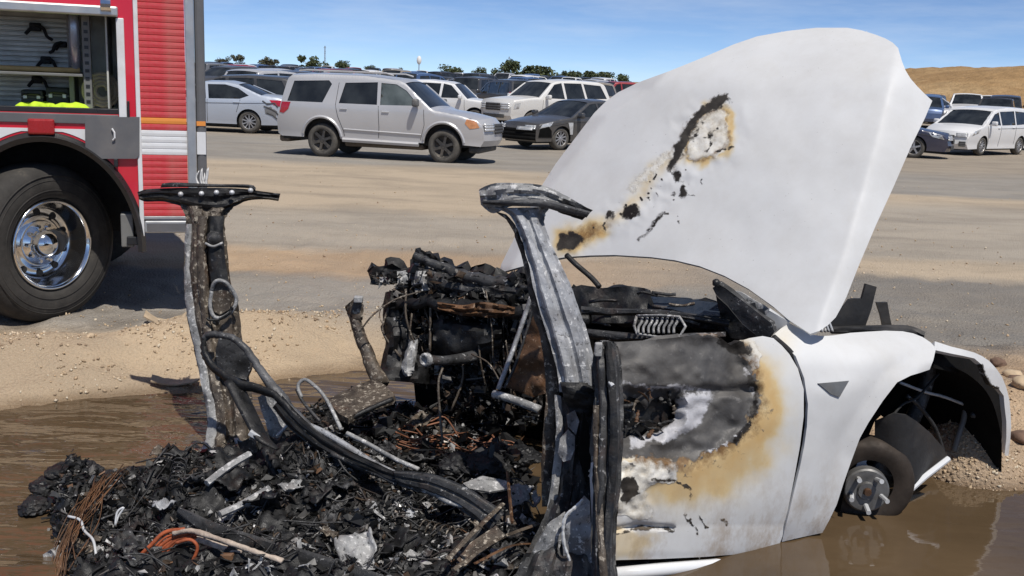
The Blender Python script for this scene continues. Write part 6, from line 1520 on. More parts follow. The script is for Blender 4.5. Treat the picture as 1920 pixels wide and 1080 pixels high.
class Car:
    """a car body from its side outline: front is +X, left is +Y"""
    def __init__(s, top, sill, W_, belt, arches, tum=0.30, rad=0.05, fb=0.16, rb=0.10, plan=0.10, step=0.10, crown=0.045):
        s.top = [np.array(p, float) for p in top]                # front bumper bottom -> over the roof -> rear bumper bottom
        s.sill = sill; s.W = W_; s.belt = belt; s.arches = arches; s.tum = tum; s.rad = rad; s.fb = fb; s.rb = rb; s.plan = plan; s.step = step; s.crown = crown
        xs = [p[0] for p in s.top]; s.x1, s.x0 = max(xs), min(xs)
        T = resample(s.top, 0.04, False)
        s.tx = np.array([p[0] for p in T]); s.tz = np.array([p[1] for p in T])
    def ztop(s, x):
        x = np.asarray(x, float)
        bins = np.linspace(s.x0, s.x1, 160)
        if not hasattr(s, '_zt'):
            zt = np.array([s.tz[np.abs(s.tx - b) < 0.04].max() if (np.abs(s.tx - b) < 0.04).any() else np.nan for b in bins])
            ok = ~np.isnan(zt); s._zt = np.interp(bins, bins[ok], zt[ok]); s._b = bins
        return np.interp(x, s._b, s._zt)
    def hw(s, x, z):
        x = np.asarray(x, float); z = np.asarray(z, float)
        w = np.full(np.broadcast(x, z).shape, s.W / 2)
        L = s.x1 - s.x0
        e = np.clip((np.abs(x - (s.x0 + s.x1) / 2) - L * 0.5 + 0.75) / 0.75, 0, 1)
        w = w - s.plan * e ** 2
        w = w - np.clip(z - s.belt, 0, 3) * s.tum
        w = w - 0.06 * np.clip((s.belt - 0.05 - z) / 0.6, 0, 1) ** 2
        d = np.clip((z - (s.ztop(x) - s.rad)) / s.rad, 0, 1)
        return w - s.rad * (1 - np.sqrt(np.clip(1 - d * d, 0, 1)))
    def outline(s):
        o = [tuple(p) for p in s.top]
        arcs = sorted(s.arches, key=lambda a: a[0])                # rear to front along the sill
        for (xc, zc, r) in arcs:
            a0 = math.asin(max(-1, min(1, (s.sill - zc) / r)))
            n = 14
            for i in range(n + 1):
                a = math.pi - a0 + (a0 - (math.pi - a0)) * i / n
                o.append((xc + r * math.cos(a), zc + r * math.sin(a)))
        return o
    def shell(s, windows, glass_top, paintm, parent, glass='car_glass', top_step=0.12, hole_rings=()):
        out = s.outline()
        extra = []
        for x, z in resample(s.top, s.step, False):
            for d in (0.35, 0.8, 1.3): 
                q = (float(x), float(z - d * s.rad))
                if inside(out, [q[0]], [q[1]])[0] and not any(inside(w, [q[0]], [q[1]])[0] for w in windows): extra.append(q)
        V, T = tri_fill(out, s.step, windows, extra)
        mb = MB()
        for sg in (1, -1):
            y = s.hw(V[:, 0], V[:, 1]) * sg
            P = np.stack([V[:, 0], y, V[:, 1]], -1)
            mb.add(P.tolist(), (T if sg < 0 else T[:, ::-1]).tolist())
        # top strip
        tp = resample(s.top, top_step, False)
        L = s.x1 - s.x0; nl = 9
        rows = []
        for p in tp:
            x, z = float(p[0]), float(p[1])
            w = float(s.hw(x, z)); u = np.linspace(-1, 1, nl)
            fx = sstep(s.x1 - 1.0, s.x1 - 0.1, x) * s.fb - sstep(s.x0 + 0.8, s.x0 + 0.1, x) * s.rb * -1 * -1
            zc = s.crown if z > s.belt - 0.25 else 0.0
            rows.append(np.stack([x + fx * (1 - u * u), u * w, z + zc * (1 - u * u)], -1))
        s.rows = rows; s.tp = tp
        gl = {}
        body = MB(); body.v, body.f = mb.v, mb.f
        for i in range(len(rows) - 1):
            mid = (tp[i] + tp[i + 1]) / 2
            which = None
            for nm, (xa, xb, za, zb) in glass_top.items():
                if xa <= mid[0] <= xb and za <= mid[1] <= zb: which = nm
            if which:
                g_ = gl.setdefault(which, MB())
                a, b = rows[i], rows[i + 1]
                a2 = a.copy(); b2 = b.copy(); a2[:, 1] *= 0.9; b2[:, 1] *= 0.9
                for r in (a2, b2): r[:, 2] -= 0.012
                g_.strip(a2.tolist(), b2.tolist())
                for q, r in ((a, b), ):                       # painted pillars left and right of the glass
                    body.strip([q[0], q[1] * [1, 1, 1]], [r[0], r[1]]) if False else None
                for sgn, k0 in ((0, 0), (1, nl - 1)):
                    body.add([a[k0], a2[k0] , b2[k0], b[k0]], [(0, 1, 2, 3)])
            else:
                body.strip(rows[i].tolist(), rows[i + 1].tolist())
        o = body.build('body', paintm, parent); fix_normals(o.data); smooth_by_angle(o, 38)
        for nm, g_ in gl.items(): g_.build(nm, glass if nm == 'windscreen' else 'car_glass', parent, smooth=True)
        return o
    def side_patch(s, poly, name, mat, parent, off=0.004, sides=(1, -1), step=None, join=True):
        V, T = tri_fill(poly, step or s.step)
        objs = []
        for sg in sides:
            y = (s.hw(V[:, 0], V[:, 1]) + off) * sg
            mb = MB(); mb.add(np.stack([V[:, 0], y, V[:, 1]], -1).tolist(), (T if sg < 0 else T[:, ::-1]).tolist())
            objs.append(mb.build(name, mat, parent, smooth=True))
        return objs
    def side_line(s, pts, name, mat, parent, r=0.006, sides=(1, -1), off=0.002):
        for sg in sides:
            P = [(x, sg * (float(s.hw(x, z)) + off), z) for x, z in resample(pts, 0.12, False)]
            MB().tube(P, r, 5).build(name, mat, parent)
    def end_patch(s, y0, y1, z0, z1, name, mat, parent, front=True, off=0.012, n=6):
        """a patch lying on the nose (or tail), wrapped round its curve"""
        def ex(z):
            idx = [i for i in range(len(s.tp)) if (s.tp[i][0] > (s.x0 + s.x1) / 2) == front]
            zs = np.array([s.tp[i][1] for i in idx]); xs = np.array([s.tp[i][0] for i in idx])
            k = np.argsort(np.abs(zs - z))[:6]
            return (xs[k].max() if front else xs[k].min())
        sg = 1 if front else -1
        mb = MB(); rows = []
        for z in np.linspace(z0, z1, 4):
            r = []
            for y in np.linspace(y0, y1, n):
                w = s.W / 2 - s.plan
                u = min(abs(y) / w, 1.0)
                x = ex(z) + sg * ((s.fb if front else s.rb) * (1 - u * u) + off)
                r.append((x, y, z))
            rows.append(r)
        for a, b in zip(rows[:-1], rows[1:]): mb.strip(a, b)
        o = mb.build(name, mat, parent, smooth=True); m = o.modifiers.new('thickness', 'SOLIDIFY'); m.thickness = 0.02; m.offset = 0
        return o
    def under(s, parent):
        mb = MB(); arcs = sorted(s.arches)
        mb.box(s.x0 + 0.12, s.x1 - 0.12, -s.W / 2 + 0.22, s.W / 2 - 0.22, s.sill - 0.06, s.belt - 0.2)
        mb.build('underbody', 'black_rubber', parent)

def make_wheel(name, r, w, mat_rim, spokes, parent, loc, side, tyre='tyre_dusty', rim_r=0.66):
    """wheel with its outer face at |y| = loc.y"""
    sg = side
    mb = MB(); prof = [(r * 0.62, 0.02), (r * 0.68, -0.004), (r * 0.80, -0.008), (r * 0.93, 0.008), (r, 0.05), (r, w - 0.04), (r * 0.93, w), (r * 0.5, w)]
    mb.lathe([(a, -sg * h) for a, h in prof], 28, 'Y', (0, 0, 0))
    o = mb.build(name, tyre, parent, smooth=True); o.location = loc
    rb_ = MB(); R = r * rim_r
    rb_.lathe([(a, -sg * h) for a, h in [(R, 0.012), (R * 0.96, 0.0), (R * 0.9, 0.03), (R * 0.85, 0.07), (0.0, 0.075)]], 28, 'Y')
    rm = rb_.build('rim', 'wheel_dark', o, smooth=True)
    sp = MB()
    for k in range(spokes):
        a = 2 * math.pi * k / spokes + 0.3
        c, s_ = math.cos(a), math.sin(a)
        wd = 0.15 * r if spokes <= 6 else 0.09 * r
        q = []
        for rr, ww, h in ((R * 0.12, wd * 0.7, 0.012), (R * 0.55, wd * 0.5, 0.016), (R * 0.95, wd * 0.62, 0.010)):
            q.append([(rr * c - ww * s_, -sg * h, rr * s_ + ww * c), (rr * c + ww * s_, -sg * h, rr * s_ - ww * c)])
        for u, v in zip(q[:-1], q[1:]):
            sp.add([u[0], u[1], v[1], v[0]], [(0, 1, 2, 3)])
            sp.add([u[0], (u[0][0], -sg * 0.07, u[0][2]), (v[0][0], -sg * 0.07, v[0][2]), v[0]], [(0, 1, 2, 3)])
            sp.add([u[1], (u[1][0], -sg * 0.07, u[1][2]), (v[1][0], -sg * 0.07, v[1][2]), v[1]], [(0, 1, 2, 3)])
    sp.lathe([(R * 0.2, -sg * 0.02), (R * 0.16, -sg * 0.004), (0, -sg * 0.002)], 12, 'Y')
    sp.lathe([(R, -sg * 0.004), (R * 0.97, sg * 0.004), (R * 0.92, -sg * 0.012)], 28, 'Y')
    sp.build('spokes', mat_rim, o)
    return o
def wheels(c, parent, r, w, mat_rim, spokes, tyre='tyre_dusty', skip=(), rim_r=0.66):
    if parent.name.startswith('vehicle'):
        for (xc, zc, ra) in c.arches:
            for sg in (1, -1):
                o = MB().lathe([(r * 0.6, 0.0), (r * 0.9, -sg * 0.0), (r, -sg * 0.05), (r, -sg * 0.2)], 16, 'Y').build('wheel', tyre, parent, smooth=True)
                o.location = (xc, sg * (c.W / 2 - 0.055), r)
                MB().lathe([(0.0, -sg * 0.02), (r * 0.6, -sg * 0.0)], 12, 'Y').build('rim', 'wheel_grey', o)
        return
    for (xc, zc, ra) in c.arches:
        for sg in (1, -1):
            make_wheel('wheel', r, w, mat_rim, spokes, parent, (xc, sg * (c.W / 2 - 0.055), r), sg, tyre, rim_r)
            # dark arch liner
            mb = MB(); n = 12
            a = [(xc + ra * 0.99 * math.cos(math.pi * i / n), sg * (c.W / 2 - 0.03 - 0.02), max(c.sill, zc + ra * 0.99 * math.sin(math.pi * i / n))) for i in range(n + 1)]
            b = [(p[0], sg * (c.W / 2 - 0.45), p[2]) for p in a]
            mb.strip(a, b); mb.build('arch_liner', 'black_rubber', parent, smooth=True)
def mirror(c, parent, x, z, mat, sides=(1, -1)):
    for sg in sides:
        y = float(c.hw(x, z)) * sg
        mb = MB(); mb.bbox(x - 0.07, x + 0.07, min(y + sg * 0.05, y + sg * 0.25), max(y + sg * 0.05, y + sg * 0.25), z - 0.02, z + 0.15, 0.04)
        mb.tube([(x, y - sg * 0.02, z + 0.02), (x, y + sg * 0.08, z + 0.04)], 0.025, 6)
        mb.build('mirror', mat, parent, smooth=True)
def handles(c, parent, pts, mat):
    for x, z in pts:
        for sg in (1, -1):
            y = sg * (float(c.hw(x, z)) + 0.015)
            MB().bbox(x - 0.09, x + 0.09, y - 0.012, y + 0.012, z - 0.015, z + 0.015, 0.008).build('door_handle', mat, parent)
def place(o, px, py, rz, dz=0.0, x=None, y=None):
    """stand a thing on the lot where the photograph shows the given pixel"""
    if x is None:
        p = at_z(px, py, 0.05)
        for _ in range(5): p = at_z(px, py, float(ground_h(p[0], p[1])))
        x, y = p[0], p[1]
    o.location = (x, y, float(ground_h(x, y)) + dz); o.rotation_euler = (0, 0, rz)
    return o
def sloped(c, root, x, y):
    pass

# ---------- large silver SUV, driven onto the haul road ------------
root = thing('suv', 'dusty silver SUV with black steel wheels parked alone on the haul road', 'suv')
S = Car([(2.50, 0.42), (2.58, 0.55), (2.57, 0.72), (2.52, 0.90), (2.40, 1.00), (1.95, 1.10), (1.40, 1.17), (1.28, 1.22), (0.62, 1.74), (0.45, 1.80), (-0.4, 1.87), (-1.6, 1.87), (-2.28, 1.83), (-2.36, 1.76), (-2.50, 1.20), (-2.56, 0.95), (-2.62, 0.80), (-2.60, 0.50), (-2.50, 0.44)], 0.44, 1.96, 1.16, [(1.62, 0.42, 0.47), (-1.42, 0.42, 0.47)], tum=0.26, rad=0.07, step=0.075)
w_r = [(-2.32, 1.24), (-2.18, 1.70), (-1.28, 1.74), (-1.20, 1.66), (-1.40, 1.24)]
w_m = [(-0.98, 1.24), (-0.86, 1.70), (-0.05, 1.74), (-0.02, 1.24)]
w_f = [(0.06, 1.24), (0.04, 1.73), (0.42, 1.71), (0.68, 1.58), (1.02, 1.26)]
S.shell([w_r, w_m, w_f], {'windscreen': (0.64, 1.27, 1.23, 1.74), 'rear_window': (-2.48, -2.37, 1.22, 1.75)}, 'paint_silver', root)
for wp, m_ in ((w_r, 'car_glass'), (w_m, 'car_glass'), (w_f, 'glass_painted_light')):
    S.side_patch(wp, 'side_window', m_, root, -0.012)
S.under(root)
wheels(S, root, 0.385, 0.26, 'wheel_dark', 6, rim_r=0.68)
mirror(S, root, 0.98, 1.26, 'grey_plastic')
handles(S, root, [(-0.85, 1.12), (0.2, 1.09)], 'paint_silver')
S.side_patch([(-2.53, 0.98), (-2.47, 1.22), (-2.22, 1.22), (-2.28, 1.06), (-2.42, 0.96)], 'tail_lamp', 'tail_red', root, 0.008)
S.side_patch([(2.48, 0.84), (2.40, 0.98), (2.18, 1.02), (2.14, 0.92), (2.26, 0.80)], 'headlamp', 'lamp_amber', root, 0.008)
S.end_patch(0.42, 0.85, 0.76, 0.94, 'headlamp', 'lamp_clear', root); S.end_patch(-0.85, -0.42, 0.76, 0.94, 'headlamp', 'lamp_clear', root)
S.end_patch(-0.38, 0.38, 0.70, 0.92, 'grille', 'seam_dark', root)
for ln in ([(0.02, 1.22), (0.04, 0.75), (0.02, 0.50)], [(-1.02, 1.70), (-1.06, 1.2), (-1.0, 0.95), (-0.86, 0.62), (-0.84, 0.5)], [(1.14, 1.18), (1.16, 0.85), (1.06, 0.50)]):
    S.side_line(ln, 'door_seam', 'seam_dark', root, 0.006)
S.side_line([(-0.85, 0.66), (1.08, 0.62)], 'side_moulding', 'paint_silver', root, 0.022)
S.side_line([(-0.88, 0.42), (1.02, 0.40)], 'running_board', 'paint_silver', root, 0.05, off=0.02)
for (xc, zc, ra) in S.arches:
    S.side_line([(xc + (ra + 0.03) * math.cos(math.radians(a)), zc + (ra + 0.03) * math.sin(math.radians(a))) for a in range(8, 176, 8)], 'arch_flare', 'paint_silver', root, 0.035)
MB().bbox(-2.62, -2.35, -0.75, 0.75, 0.30, 0.46, 0.05).build('muddy_valance', 'mud_under', root)
MB().bbox(-0.9, 1.1, -0.8, 0.8, 0.27, 0.40, 0.05).build('muddy_floor', 'mud_under', root)
MB().bbox(2.2, 2.48, -0.8, 0.8, 0.26, 0.42, 0.05).build('front_valance', 'wheel_dark', root)
for sg in (1, -1):
    MB().tube([(-2.1, sg * 0.72, 1.93), (-1.9, sg * 0.72, 1.955), (0.1, sg * 0.72, 1.95), (0.3, sg * 0.72, 1.90)], 0.018, 6).build('roof_rail', 'paint_silver', root)
root.scale = (0.90, 0.90, 0.94)
p = (at_z(612, 300, 0.05) + at_z(860, 308, 0.05)) / 2
place(root, 0, 0, math.radians(-13.0), x=float(p[0]) - 0.15, y=float(p[1]) + 0.85)
suv_loc = root.location.copy()

# ---------- reusable bodies ---------------------------------------
def finish(c, root, paintm, wins, gl, r, spokes, rimm, glass='car_glass', headl=None, tail=None, grille=None, mir=None, hnd=(), seams=(), step=None):
    c.shell(wins, gl, paintm, root, glass)
    for w_ in wins: c.side_patch(w_, 'side_window', 'car_glass', root, -0.012)
    c.under(root)
    wheels(c, root, r, 0.23, rimm, spokes)
    if headl:
        c.side_patch(headl[0], 'headlamp', 'lamp_clear', root, 0.008)
        y0, y1, z0, z1 = headl[1]
        c.end_patch(y0, y1, z0, z1, 'headlamp', 'lamp_clear', root); c.end_patch(-y1, -y0, z0, z1, 'headlamp', 'lamp_clear', root)
    if tail:
        c.side_patch(tail[0], 'tail_lamp', 'tail_red', root, 0.008)
        y0, y1, z0, z1 = tail[1]
        c.end_patch(y0, y1, z0, z1, 'tail_lamp', 'tail_red', root, False); c.end_patch(-y1, -y0, z0, z1, 'tail_lamp', 'tail_red', root, False)
    for gq in grille or (): c.end_patch(gq[0], gq[1], gq[2], gq[3], gq[4], gq[5], root)
    if mir: mirror(c, root, mir[0], mir[1], paintm)
    if root.name.startswith('vehicle'): return
    handles(c, root, hnd, paintm)
    for ln in seams: c.side_line(ln, 'door_seam', 'seam_dark', root, 0.007)
def sedan(root, paintm, rimm='wheel_grey', spokes=5, step=0.10, detail=True):
    c = Car([(2.30, 0.24), (2.38, 0.42), (2.34, 0.60), (2.22, 0.74), (1.5, 0.88), (1.05, 0.94), (0.25, 1.38), (0.0, 1.43), (-0.6, 1.445), (-1.0, 1.38), (-1.72, 1.10), (-2.2, 1.06), (-2.36, 1.0), (-2.40, 0.72), (-2.42, 0.45), (-2.34, 0.26)], 0.25, 1.82, 0.92, [(1.42, 0.33, 0.37), (-1.36, 0.33, 0.37)], tum=0.42, rad=0.05, step=step)
    wins = [[(0.88, 0.97), (0.22, 1.33), (-0.02, 1.36), (-0.10, 0.96)], [(-0.18, 0.96), (-0.10, 1.365), (-0.62, 1.375), (-1.02, 1.28), (-1.36, 1.08), (-1.1, 0.98)]]
    if not detail:
        finish(c, root, paintm, wins, {'windscreen': (0.26, 1.03, 0.95, 1.38), 'rear_window': (-1.70, -1.02, 1.12, 1.40)}, 0.33, spokes, rimm, mir=(0.82, 0.95)); return c
    finish(c, root, paintm, wins, {'windscreen': (0.26, 1.03, 0.95, 1.38), 'rear_window': (-1.70, -1.02, 1.12, 1.40)}, 0.33, spokes, rimm,
           headl=([(2.26, 0.60), (2.16, 0.74), (1.78, 0.82), (1.9, 0.68)], (0.45, 0.80, 0.58, 0.70)), tail=([(-2.36, 0.78), (-2.34, 0.98), (-1.98, 0.98), (-2.1, 0.84)], (0.4, 0.8, 0.78, 0.95)), grille=[(-0.4, 0.4, 0.48, 0.62, 'grille', 'seam_dark'), (-0.6, 0.6, 0.30, 0.42, 'grille', 'seam_dark')], mir=(0.82, 0.95), hnd=[(-0.02, 0.86), (-1.0, 0.88)], seams=[[(-0.14, 0.94), (-0.12, 0.3)], [(0.95, 0.92), (1.0, 0.4)], [(-1.12, 0.96), (-1.0, 0.6)], [(2.2, 0.66), (1.1, 0.80), (-1.2, 0.86), (-2.2, 0.9)]])
    return c
def wagon(root, paintm, rimm='wheel_grey', spokes=5, L=4.7, H=1.72, nose=1.02, W_=1.88, detail=True, step=0.11, glass='car_glass', boxy=0.0):
    """SUV"""
    f = L / 4.7; k = H / 1.72
    z = lambda v: v * k
    c = Car([(2.22 * f, z(0.34)), (2.32 * f, z(0.5)), (2.32 * f, z(0.78)), (2.22 * f, z(nose - 0.06)), (1.6 * f, z(nose + 0.02)), (1.12 * f, z(nose + 0.06)), ((0.42 + boxy * 0.2) * f, z(1.60)), (0.22 * f, z(1.67)), (-0.6 * f, z(1.72)), (-1.8 * f, z(1.69)), (-2.05 * f, z(1.62)), ((-2.28 - boxy * 0.05) * f, z(1.08)), (-2.36 * f, z(0.85)), (-2.36 * f, z(0.5)), (-2.26 * f, z(0.36))], z(0.36), W_, z(1.05), [(1.45 * f, 0.37, 0.42), (-1.35 * f, 0.37, 0.42)], tum=0.30, rad=0.06, step=step)
    wins = [[(0.92 * f, z(1.10)), (0.40 * f, z(1.56)), (0.06 * f, z(1.62)), (0.0, z(1.09))], [(-0.10 * f, z(1.09)), (-0.05 * f, z(1.62)), (-0.88 * f, z(1.63)), (-0.98 * f, z(1.10))], [(-1.08 * f, z(1.11)), (-0.98 * f, z(1.62)), (-1.82 * f, z(1.58)), (-2.08 * f, z(1.14))]]
    gl = {'windscreen': (0.44 * f, 1.10 * f, z(nose + 0.07), z(1.61)), 'rear_window': (-2.26 * f, -2.06 * f, z(1.12), z(1.61))}
    if not detail:
        finish(c, root, paintm, wins, gl, 0.36, spokes, rimm, glass, mir=(0.86 * f, z(1.08))); return c
    finish(c, root, paintm, wins, gl, 0.36, spokes, rimm, glass,
           headl=([(2.24 * f, z(0.72)), (2.20 * f, z(0.90)), (1.98 * f, z(0.92)), (2.02 * f, z(0.74))], (0.45, 0.82, z(0.70), z(0.90))), tail=([(-2.30 * f, z(0.82)), (-2.26 * f, z(1.08)), (-2.12 * f, z(1.08)), (-2.16 * f, z(0.84))], (0.55, 0.8, z(0.8), z(1.08))), grille=[(-0.42, 0.42, z(0.66), z(0.90), 'grille', 'seam_dark'), (-0.6, 0.6, z(0.42), z(0.54), 'grille', 'seam_dark')], mir=(0.86 * f, z(1.08)), hnd=[(0.1 * f, z(0.98)), (-0.9 * f, z(1.0))], seams=[[(-0.05 * f, z(1.06)), (-0.04 * f, z(0.42))], [(1.0 * f, z(1.04)), (1.02 * f, z(0.5))], [(-1.03 * f, z(1.06)), (-1.0 * f, z(0.8)), (-0.88 * f, z(0.5))]])
    return c
def pickup(root, paintm, rimm='wheel_grey', spokes=6, step=0.12):
    c = Car([(2.55, 0.42), (2.66, 0.55), (2.66, 0.90), (2.56, 1.04), (1.5, 1.14), (1.28, 1.17), (0.66, 1.74), (0.5, 1.79), (-0.5, 1.80), (-0.62, 1.74), (-0.76, 1.20), (-0.80, 1.12), (-2.7, 1.12), (-2.74, 1.05), (-2.74, 0.6), (-2.66, 0.46)], 0.44, 1.92, 1.10, [(1.75, 0.40, 0.46), (-1.7, 0.40, 0.46)], tum=0.28, rad=0.05, step=step)
    wins = [[(1.02, 1.18), (0.60, 1.66), (0.36, 1.70), (0.32, 1.18)], [(0.24, 1.18), (0.28, 1.70), (-0.52, 1.70), (-0.62, 1.20)]]
    finish(c, root, paintm, wins, {'windscreen': (0.68, 1.27, 1.18, 1.75), 'rear_window': (-0.76, -0.62, 1.2, 1.74)}, 0.39, spokes, rimm, mir=(0.98, 1.16), grille=[(-0.5, 0.5, 0.72, 0.98, 'grille', 'seam_dark')])
    return c
def minivan(root, paintm, step=0.09):
    c = Car([(2.42, 0.22), (2.52, 0.40), (2.50, 0.62), (2.38, 0.82), (1.95, 1.00), (1.62, 1.08), (0.75, 1.60), (0.5, 1.68), (-0.4, 1.76), (-1.8, 1.75), (-2.2, 1.70), (-2.38, 1.25), (-2.46, 0.95), (-2.48, 0.5), (-2.40, 0.26)], 0.24, 1.98, 1.06, [(1.52, 0.34, 0.385), (-1.50, 0.34, 0.385)], tum=0.24, rad=0.06, fb=0.30, step=step)
    wins = [[(1.30, 1.12), (0.76, 1.50), (0.42, 1.58), (0.34, 1.10)], [(0.24, 1.10), (0.32, 1.60), (-0.84, 1.64), (-0.86, 1.12)], [(-0.95, 1.12), (-0.93, 1.64), (-2.0, 1.60), (-2.16, 1.18)]]
    finish(c, root, paintm, wins, {'windscreen': (0.78, 1.60, 1.09, 1.60), 'rear_window': (-2.38, -2.21, 1.26, 1.69)}, 0.335, 10, 'wheel_grey', 'car_glass',
           headl=([(2.36, 0.70), (2.22, 0.88), (1.86, 0.96), (1.98, 0.82)], (0.50, 0.86, 0.66, 0.80)), tail=([(-2.42, 0.9), (-2.36, 1.2), (-2.2, 1.2), (-2.26, 0.92)], (0.6, 0.85, 0.9, 1.15)), grille=[(-0.46, 0.46, 0.62, 0.72, 'grille', 'seam_dark'), (-0.40, 0.40, 0.30, 0.50, 'grille', 'seam_dark'), (0.62, 0.82, 0.32, 0.50, 'fog_recess', 'seam_dark'), (-0.82, -0.62, 0.32, 0.50, 'fog_recess', 'seam_dark')], mir=(1.16, 1.10), hnd=[(0.46, 1.0), (-0.70, 1.02)], seams=[[(0.29, 1.06), (0.30, 0.32)], [(1.36, 1.06), (1.22, 0.7), (1.10, 0.4)], [(-0.90, 1.06), (-0.95, 0.4)], [(0.25, 0.98), (-2.2, 1.02)]])
    return c
def scan_gap(px0, px1, d): pass

# ---------- named vehicles of the first rows ----------------------
GR = 'vehicles parked in the lot rows'
r1 = thing('sedan', 'silver blue sedan with crumpled rear corner just right of the fire engine', 'sedan', group=None); c1 = sedan(r1, 'paint_silver_blue', 'wheel_grey', 10, 0.08)
for ln in ([(-1.78, 0.95), (-1.92, 0.86), (-2.12, 0.90), (-2.22, 0.78)], [(-1.82, 0.80), (-2.0, 0.74), (-2.16, 0.66), (-2.26, 0.52)], [(-1.9, 0.62), (-2.06, 0.56), (-2.2, 0.44)]):
    c1.side_line(ln, 'fold_shade', 'seam_dark', r1, 0.022, (1,))  # dark lines stand in for shade in the creased metal
c1.side_patch([(-1.86, 0.58), (-1.84, 0.72), (-2.02, 0.80), (-2.2, 0.66), (-2.16, 0.5)], 'dent_shade', 'paint_grey', r1, 0.006, (1,))  # darker patch painted as the shade of a dent
place(r1, 402, 244, math.radians(176))
# dents of the sedan's rear corner are painted shade, not bent metal
r2 = thing('suv', 'charcoal SUV parked behind the silver blue sedan', 'suv'); wagon(r2, 'paint_charcoal', 'wheel_grey', 5, L=4.7, H=1.68); place(r2, 446, 238, math.radians(172))
r3 = thing('suv', 'smaller white SUV parked just behind the hood of the silver SUV', 'suv'); wagon(r3, 'paint_white', 'wheel_grey', 5, L=4.3, H=1.72, boxy=0.5); place(r3, 838, 236, math.radians(-12))
r4 = thing('suv', 'large white SUV facing left with dark grille, beside the raised hood', 'suv'); wagon(r4, 'paint_cream', 'wheel_grey', 6, L=5.1, H=1.90, W_=2.0, nose=1.06, step=0.08, boxy=0.3); place(r4, 1024, 244, math.radians(180 + 40))
r5 = thing('coupe', 'black sedan without its front bumper, pale steel at the fender, beside the raised hood', 'sedan'); c5 = sedan(r5, 'paint_charcoal', 'wheel_grey', 10, 0.08); place(r5, 1080, 277, math.radians(180 + 40)); r5.scale = (0.93,) * 3
c5.side_patch([(2.26, 0.36), (2.24, 0.62), (1.96, 0.68), (1.84, 0.56), (1.80, 0.36)], 'missing_bumper', 'well_black', r5, 0.012)
c5.end_patch(-0.85, 0.85, 0.28, 0.60, 'radiator_opening', 'well_black', r5, True, 0.03)
c5.end_patch(0.2, 0.75, 0.56, 0.66, 'bare_crossmember', 'pale_metal', r5, True, 0.05)
c5.side_patch([(1.00, 0.45), (1.02, 0.80), (1.22, 0.80), (1.16, 0.66), (1.10, 0.45)], 'bare_steel_strip', 'pale_metal', r5, 0.012)
r6 = thing('minivan', 'white minivan facing left below the earth hill', 'minivan'); minivan(r6, 'paint_white'); place(r6, 1830, 287, math.radians(180 + 40)); r6.scale = (0.9,) * 3
r7 = thing('sedan', 'dark navy sedan tucked behind the edge of the raised hood', 'sedan'); sedan(r7, 'paint_navy', 'wheel_grey', 5); place(r7, 1622, 288, math.radians(-22))
r8 = thing('suv', 'black SUV cut off by the right edge of the frame', 'suv'); wagon(r8, 'paint_black', 'wheel_grey', 5); place(r8, 1975, 280, math.radians(180 + 42))
r9 = thing('pickup_truck', 'dark red pickup truck seen just over the raised hood shoulder', 'pickup'); pickup(r9, 'paint_red'); place(r9, 1160, 212, math.radians(200))

# ---------- the far rows ------------------------------------------
protos = {}
def proto(kind):
    if kind in protos: return protos[kind]
    r = bpy.data.objects.new('vehicle', None); COL.objects.link(r)
    {'sedan': lambda: sedan(r, 'paint_white', step=0.16, detail=False), 'suv': lambda: wagon(r, 'paint_white', step=0.17, detail=False), 'pickup': lambda: pickup(r, 'paint_white', step=0.18), 'van': lambda: minivan(r, 'paint_white', 0.16)}[kind]()
    protos[kind] = r
    return r
PNT = {'white': 'paint_white', 'silver': 'paint_silver', 'black': 'paint_black', 'charcoal': 'paint_charcoal', 'grey': 'paint_grey', 'red': 'paint_red', 'blue': 'paint_blue', 'tan': 'paint_tan'}
variants = {}
def variant(kind, colour):
    """copy of a body with its paint changed (mesh data shared per variant)"""
    key = (kind, colour)
    if key not in variants:
        o = copy_tree(proto(kind))
        for ch in o.children:
            if ch.data and ch.data.materials and ch.data.materials[0] is M['paint_white']:
                ch.data = ch.data.copy(); ch.data.materials[0] = M[PNT[colour]]
        variants[key] = o
        return o
    return copy_tree(variants[key])
rk = random.Random(11)
FAR = []
ZONES = ((388, 560, 'beyond the charcoal SUV'), (560, 800, 'beyond the silver SUV roof'), (800, 905, 'between the silver SUV and the large white SUV'), (905, 1100, 'beyond the large white SUV'), (1100, 1190, 'over the raised hood shoulder'), (1715, 1925, 'between the white minivan and the earth hill'))
def zone_of(px):
    for i, (a, b, nm) in enumerate(ZONES):
        if a <= px < b: return i
    return None
rows_d = [41, 49, 57, 66, 77, 90, 105, 122, 142, 165, 192, 222, 256]
hidden_taken = []
for ri, d in enumerate(rows_d):
    x = -0.36 * d - rk.uniform(0, 2)
    while x < 0.56 * d:
        yy_ = d + rk.uniform(-1.2, 1.2)
        v = np.array([x, yy_, float(ground_h(x, yy_)) + 1.2]) - CAM
        dep = v @ _F; px = 960 + FPX * (v @ _R) / dep
        zi = zone_of(px)
        kind = rk.choice(['sedan', 'sedan', 'suv', 'suv', 'suv', 'pickup', 'van'])
        colour = rk.choice(['white', 'white', 'white', 'silver', 'silver', 'black', 'black', 'charcoal', 'charcoal', 'charcoal', 'grey', 'grey', 'blue', 'tan', 'red' if d > 60 else 'white'])
        gap = rk.uniform(2.5, 3.1) if rk.random() < 0.8 else rk.uniform(3.6, 4.8)
        if zi is not None and not (zi == 5 and d > 90) and not (d < 45 and zi in (1, 2, 3, 4)) and not (zi == 5 and d < 55):
            FAR.append((px, x, yy_, kind, colour, zi, ri))
        x += gap * (1.0 + 0.0012 * d)
print('far vehicles', len(FAR))
far_specs = []
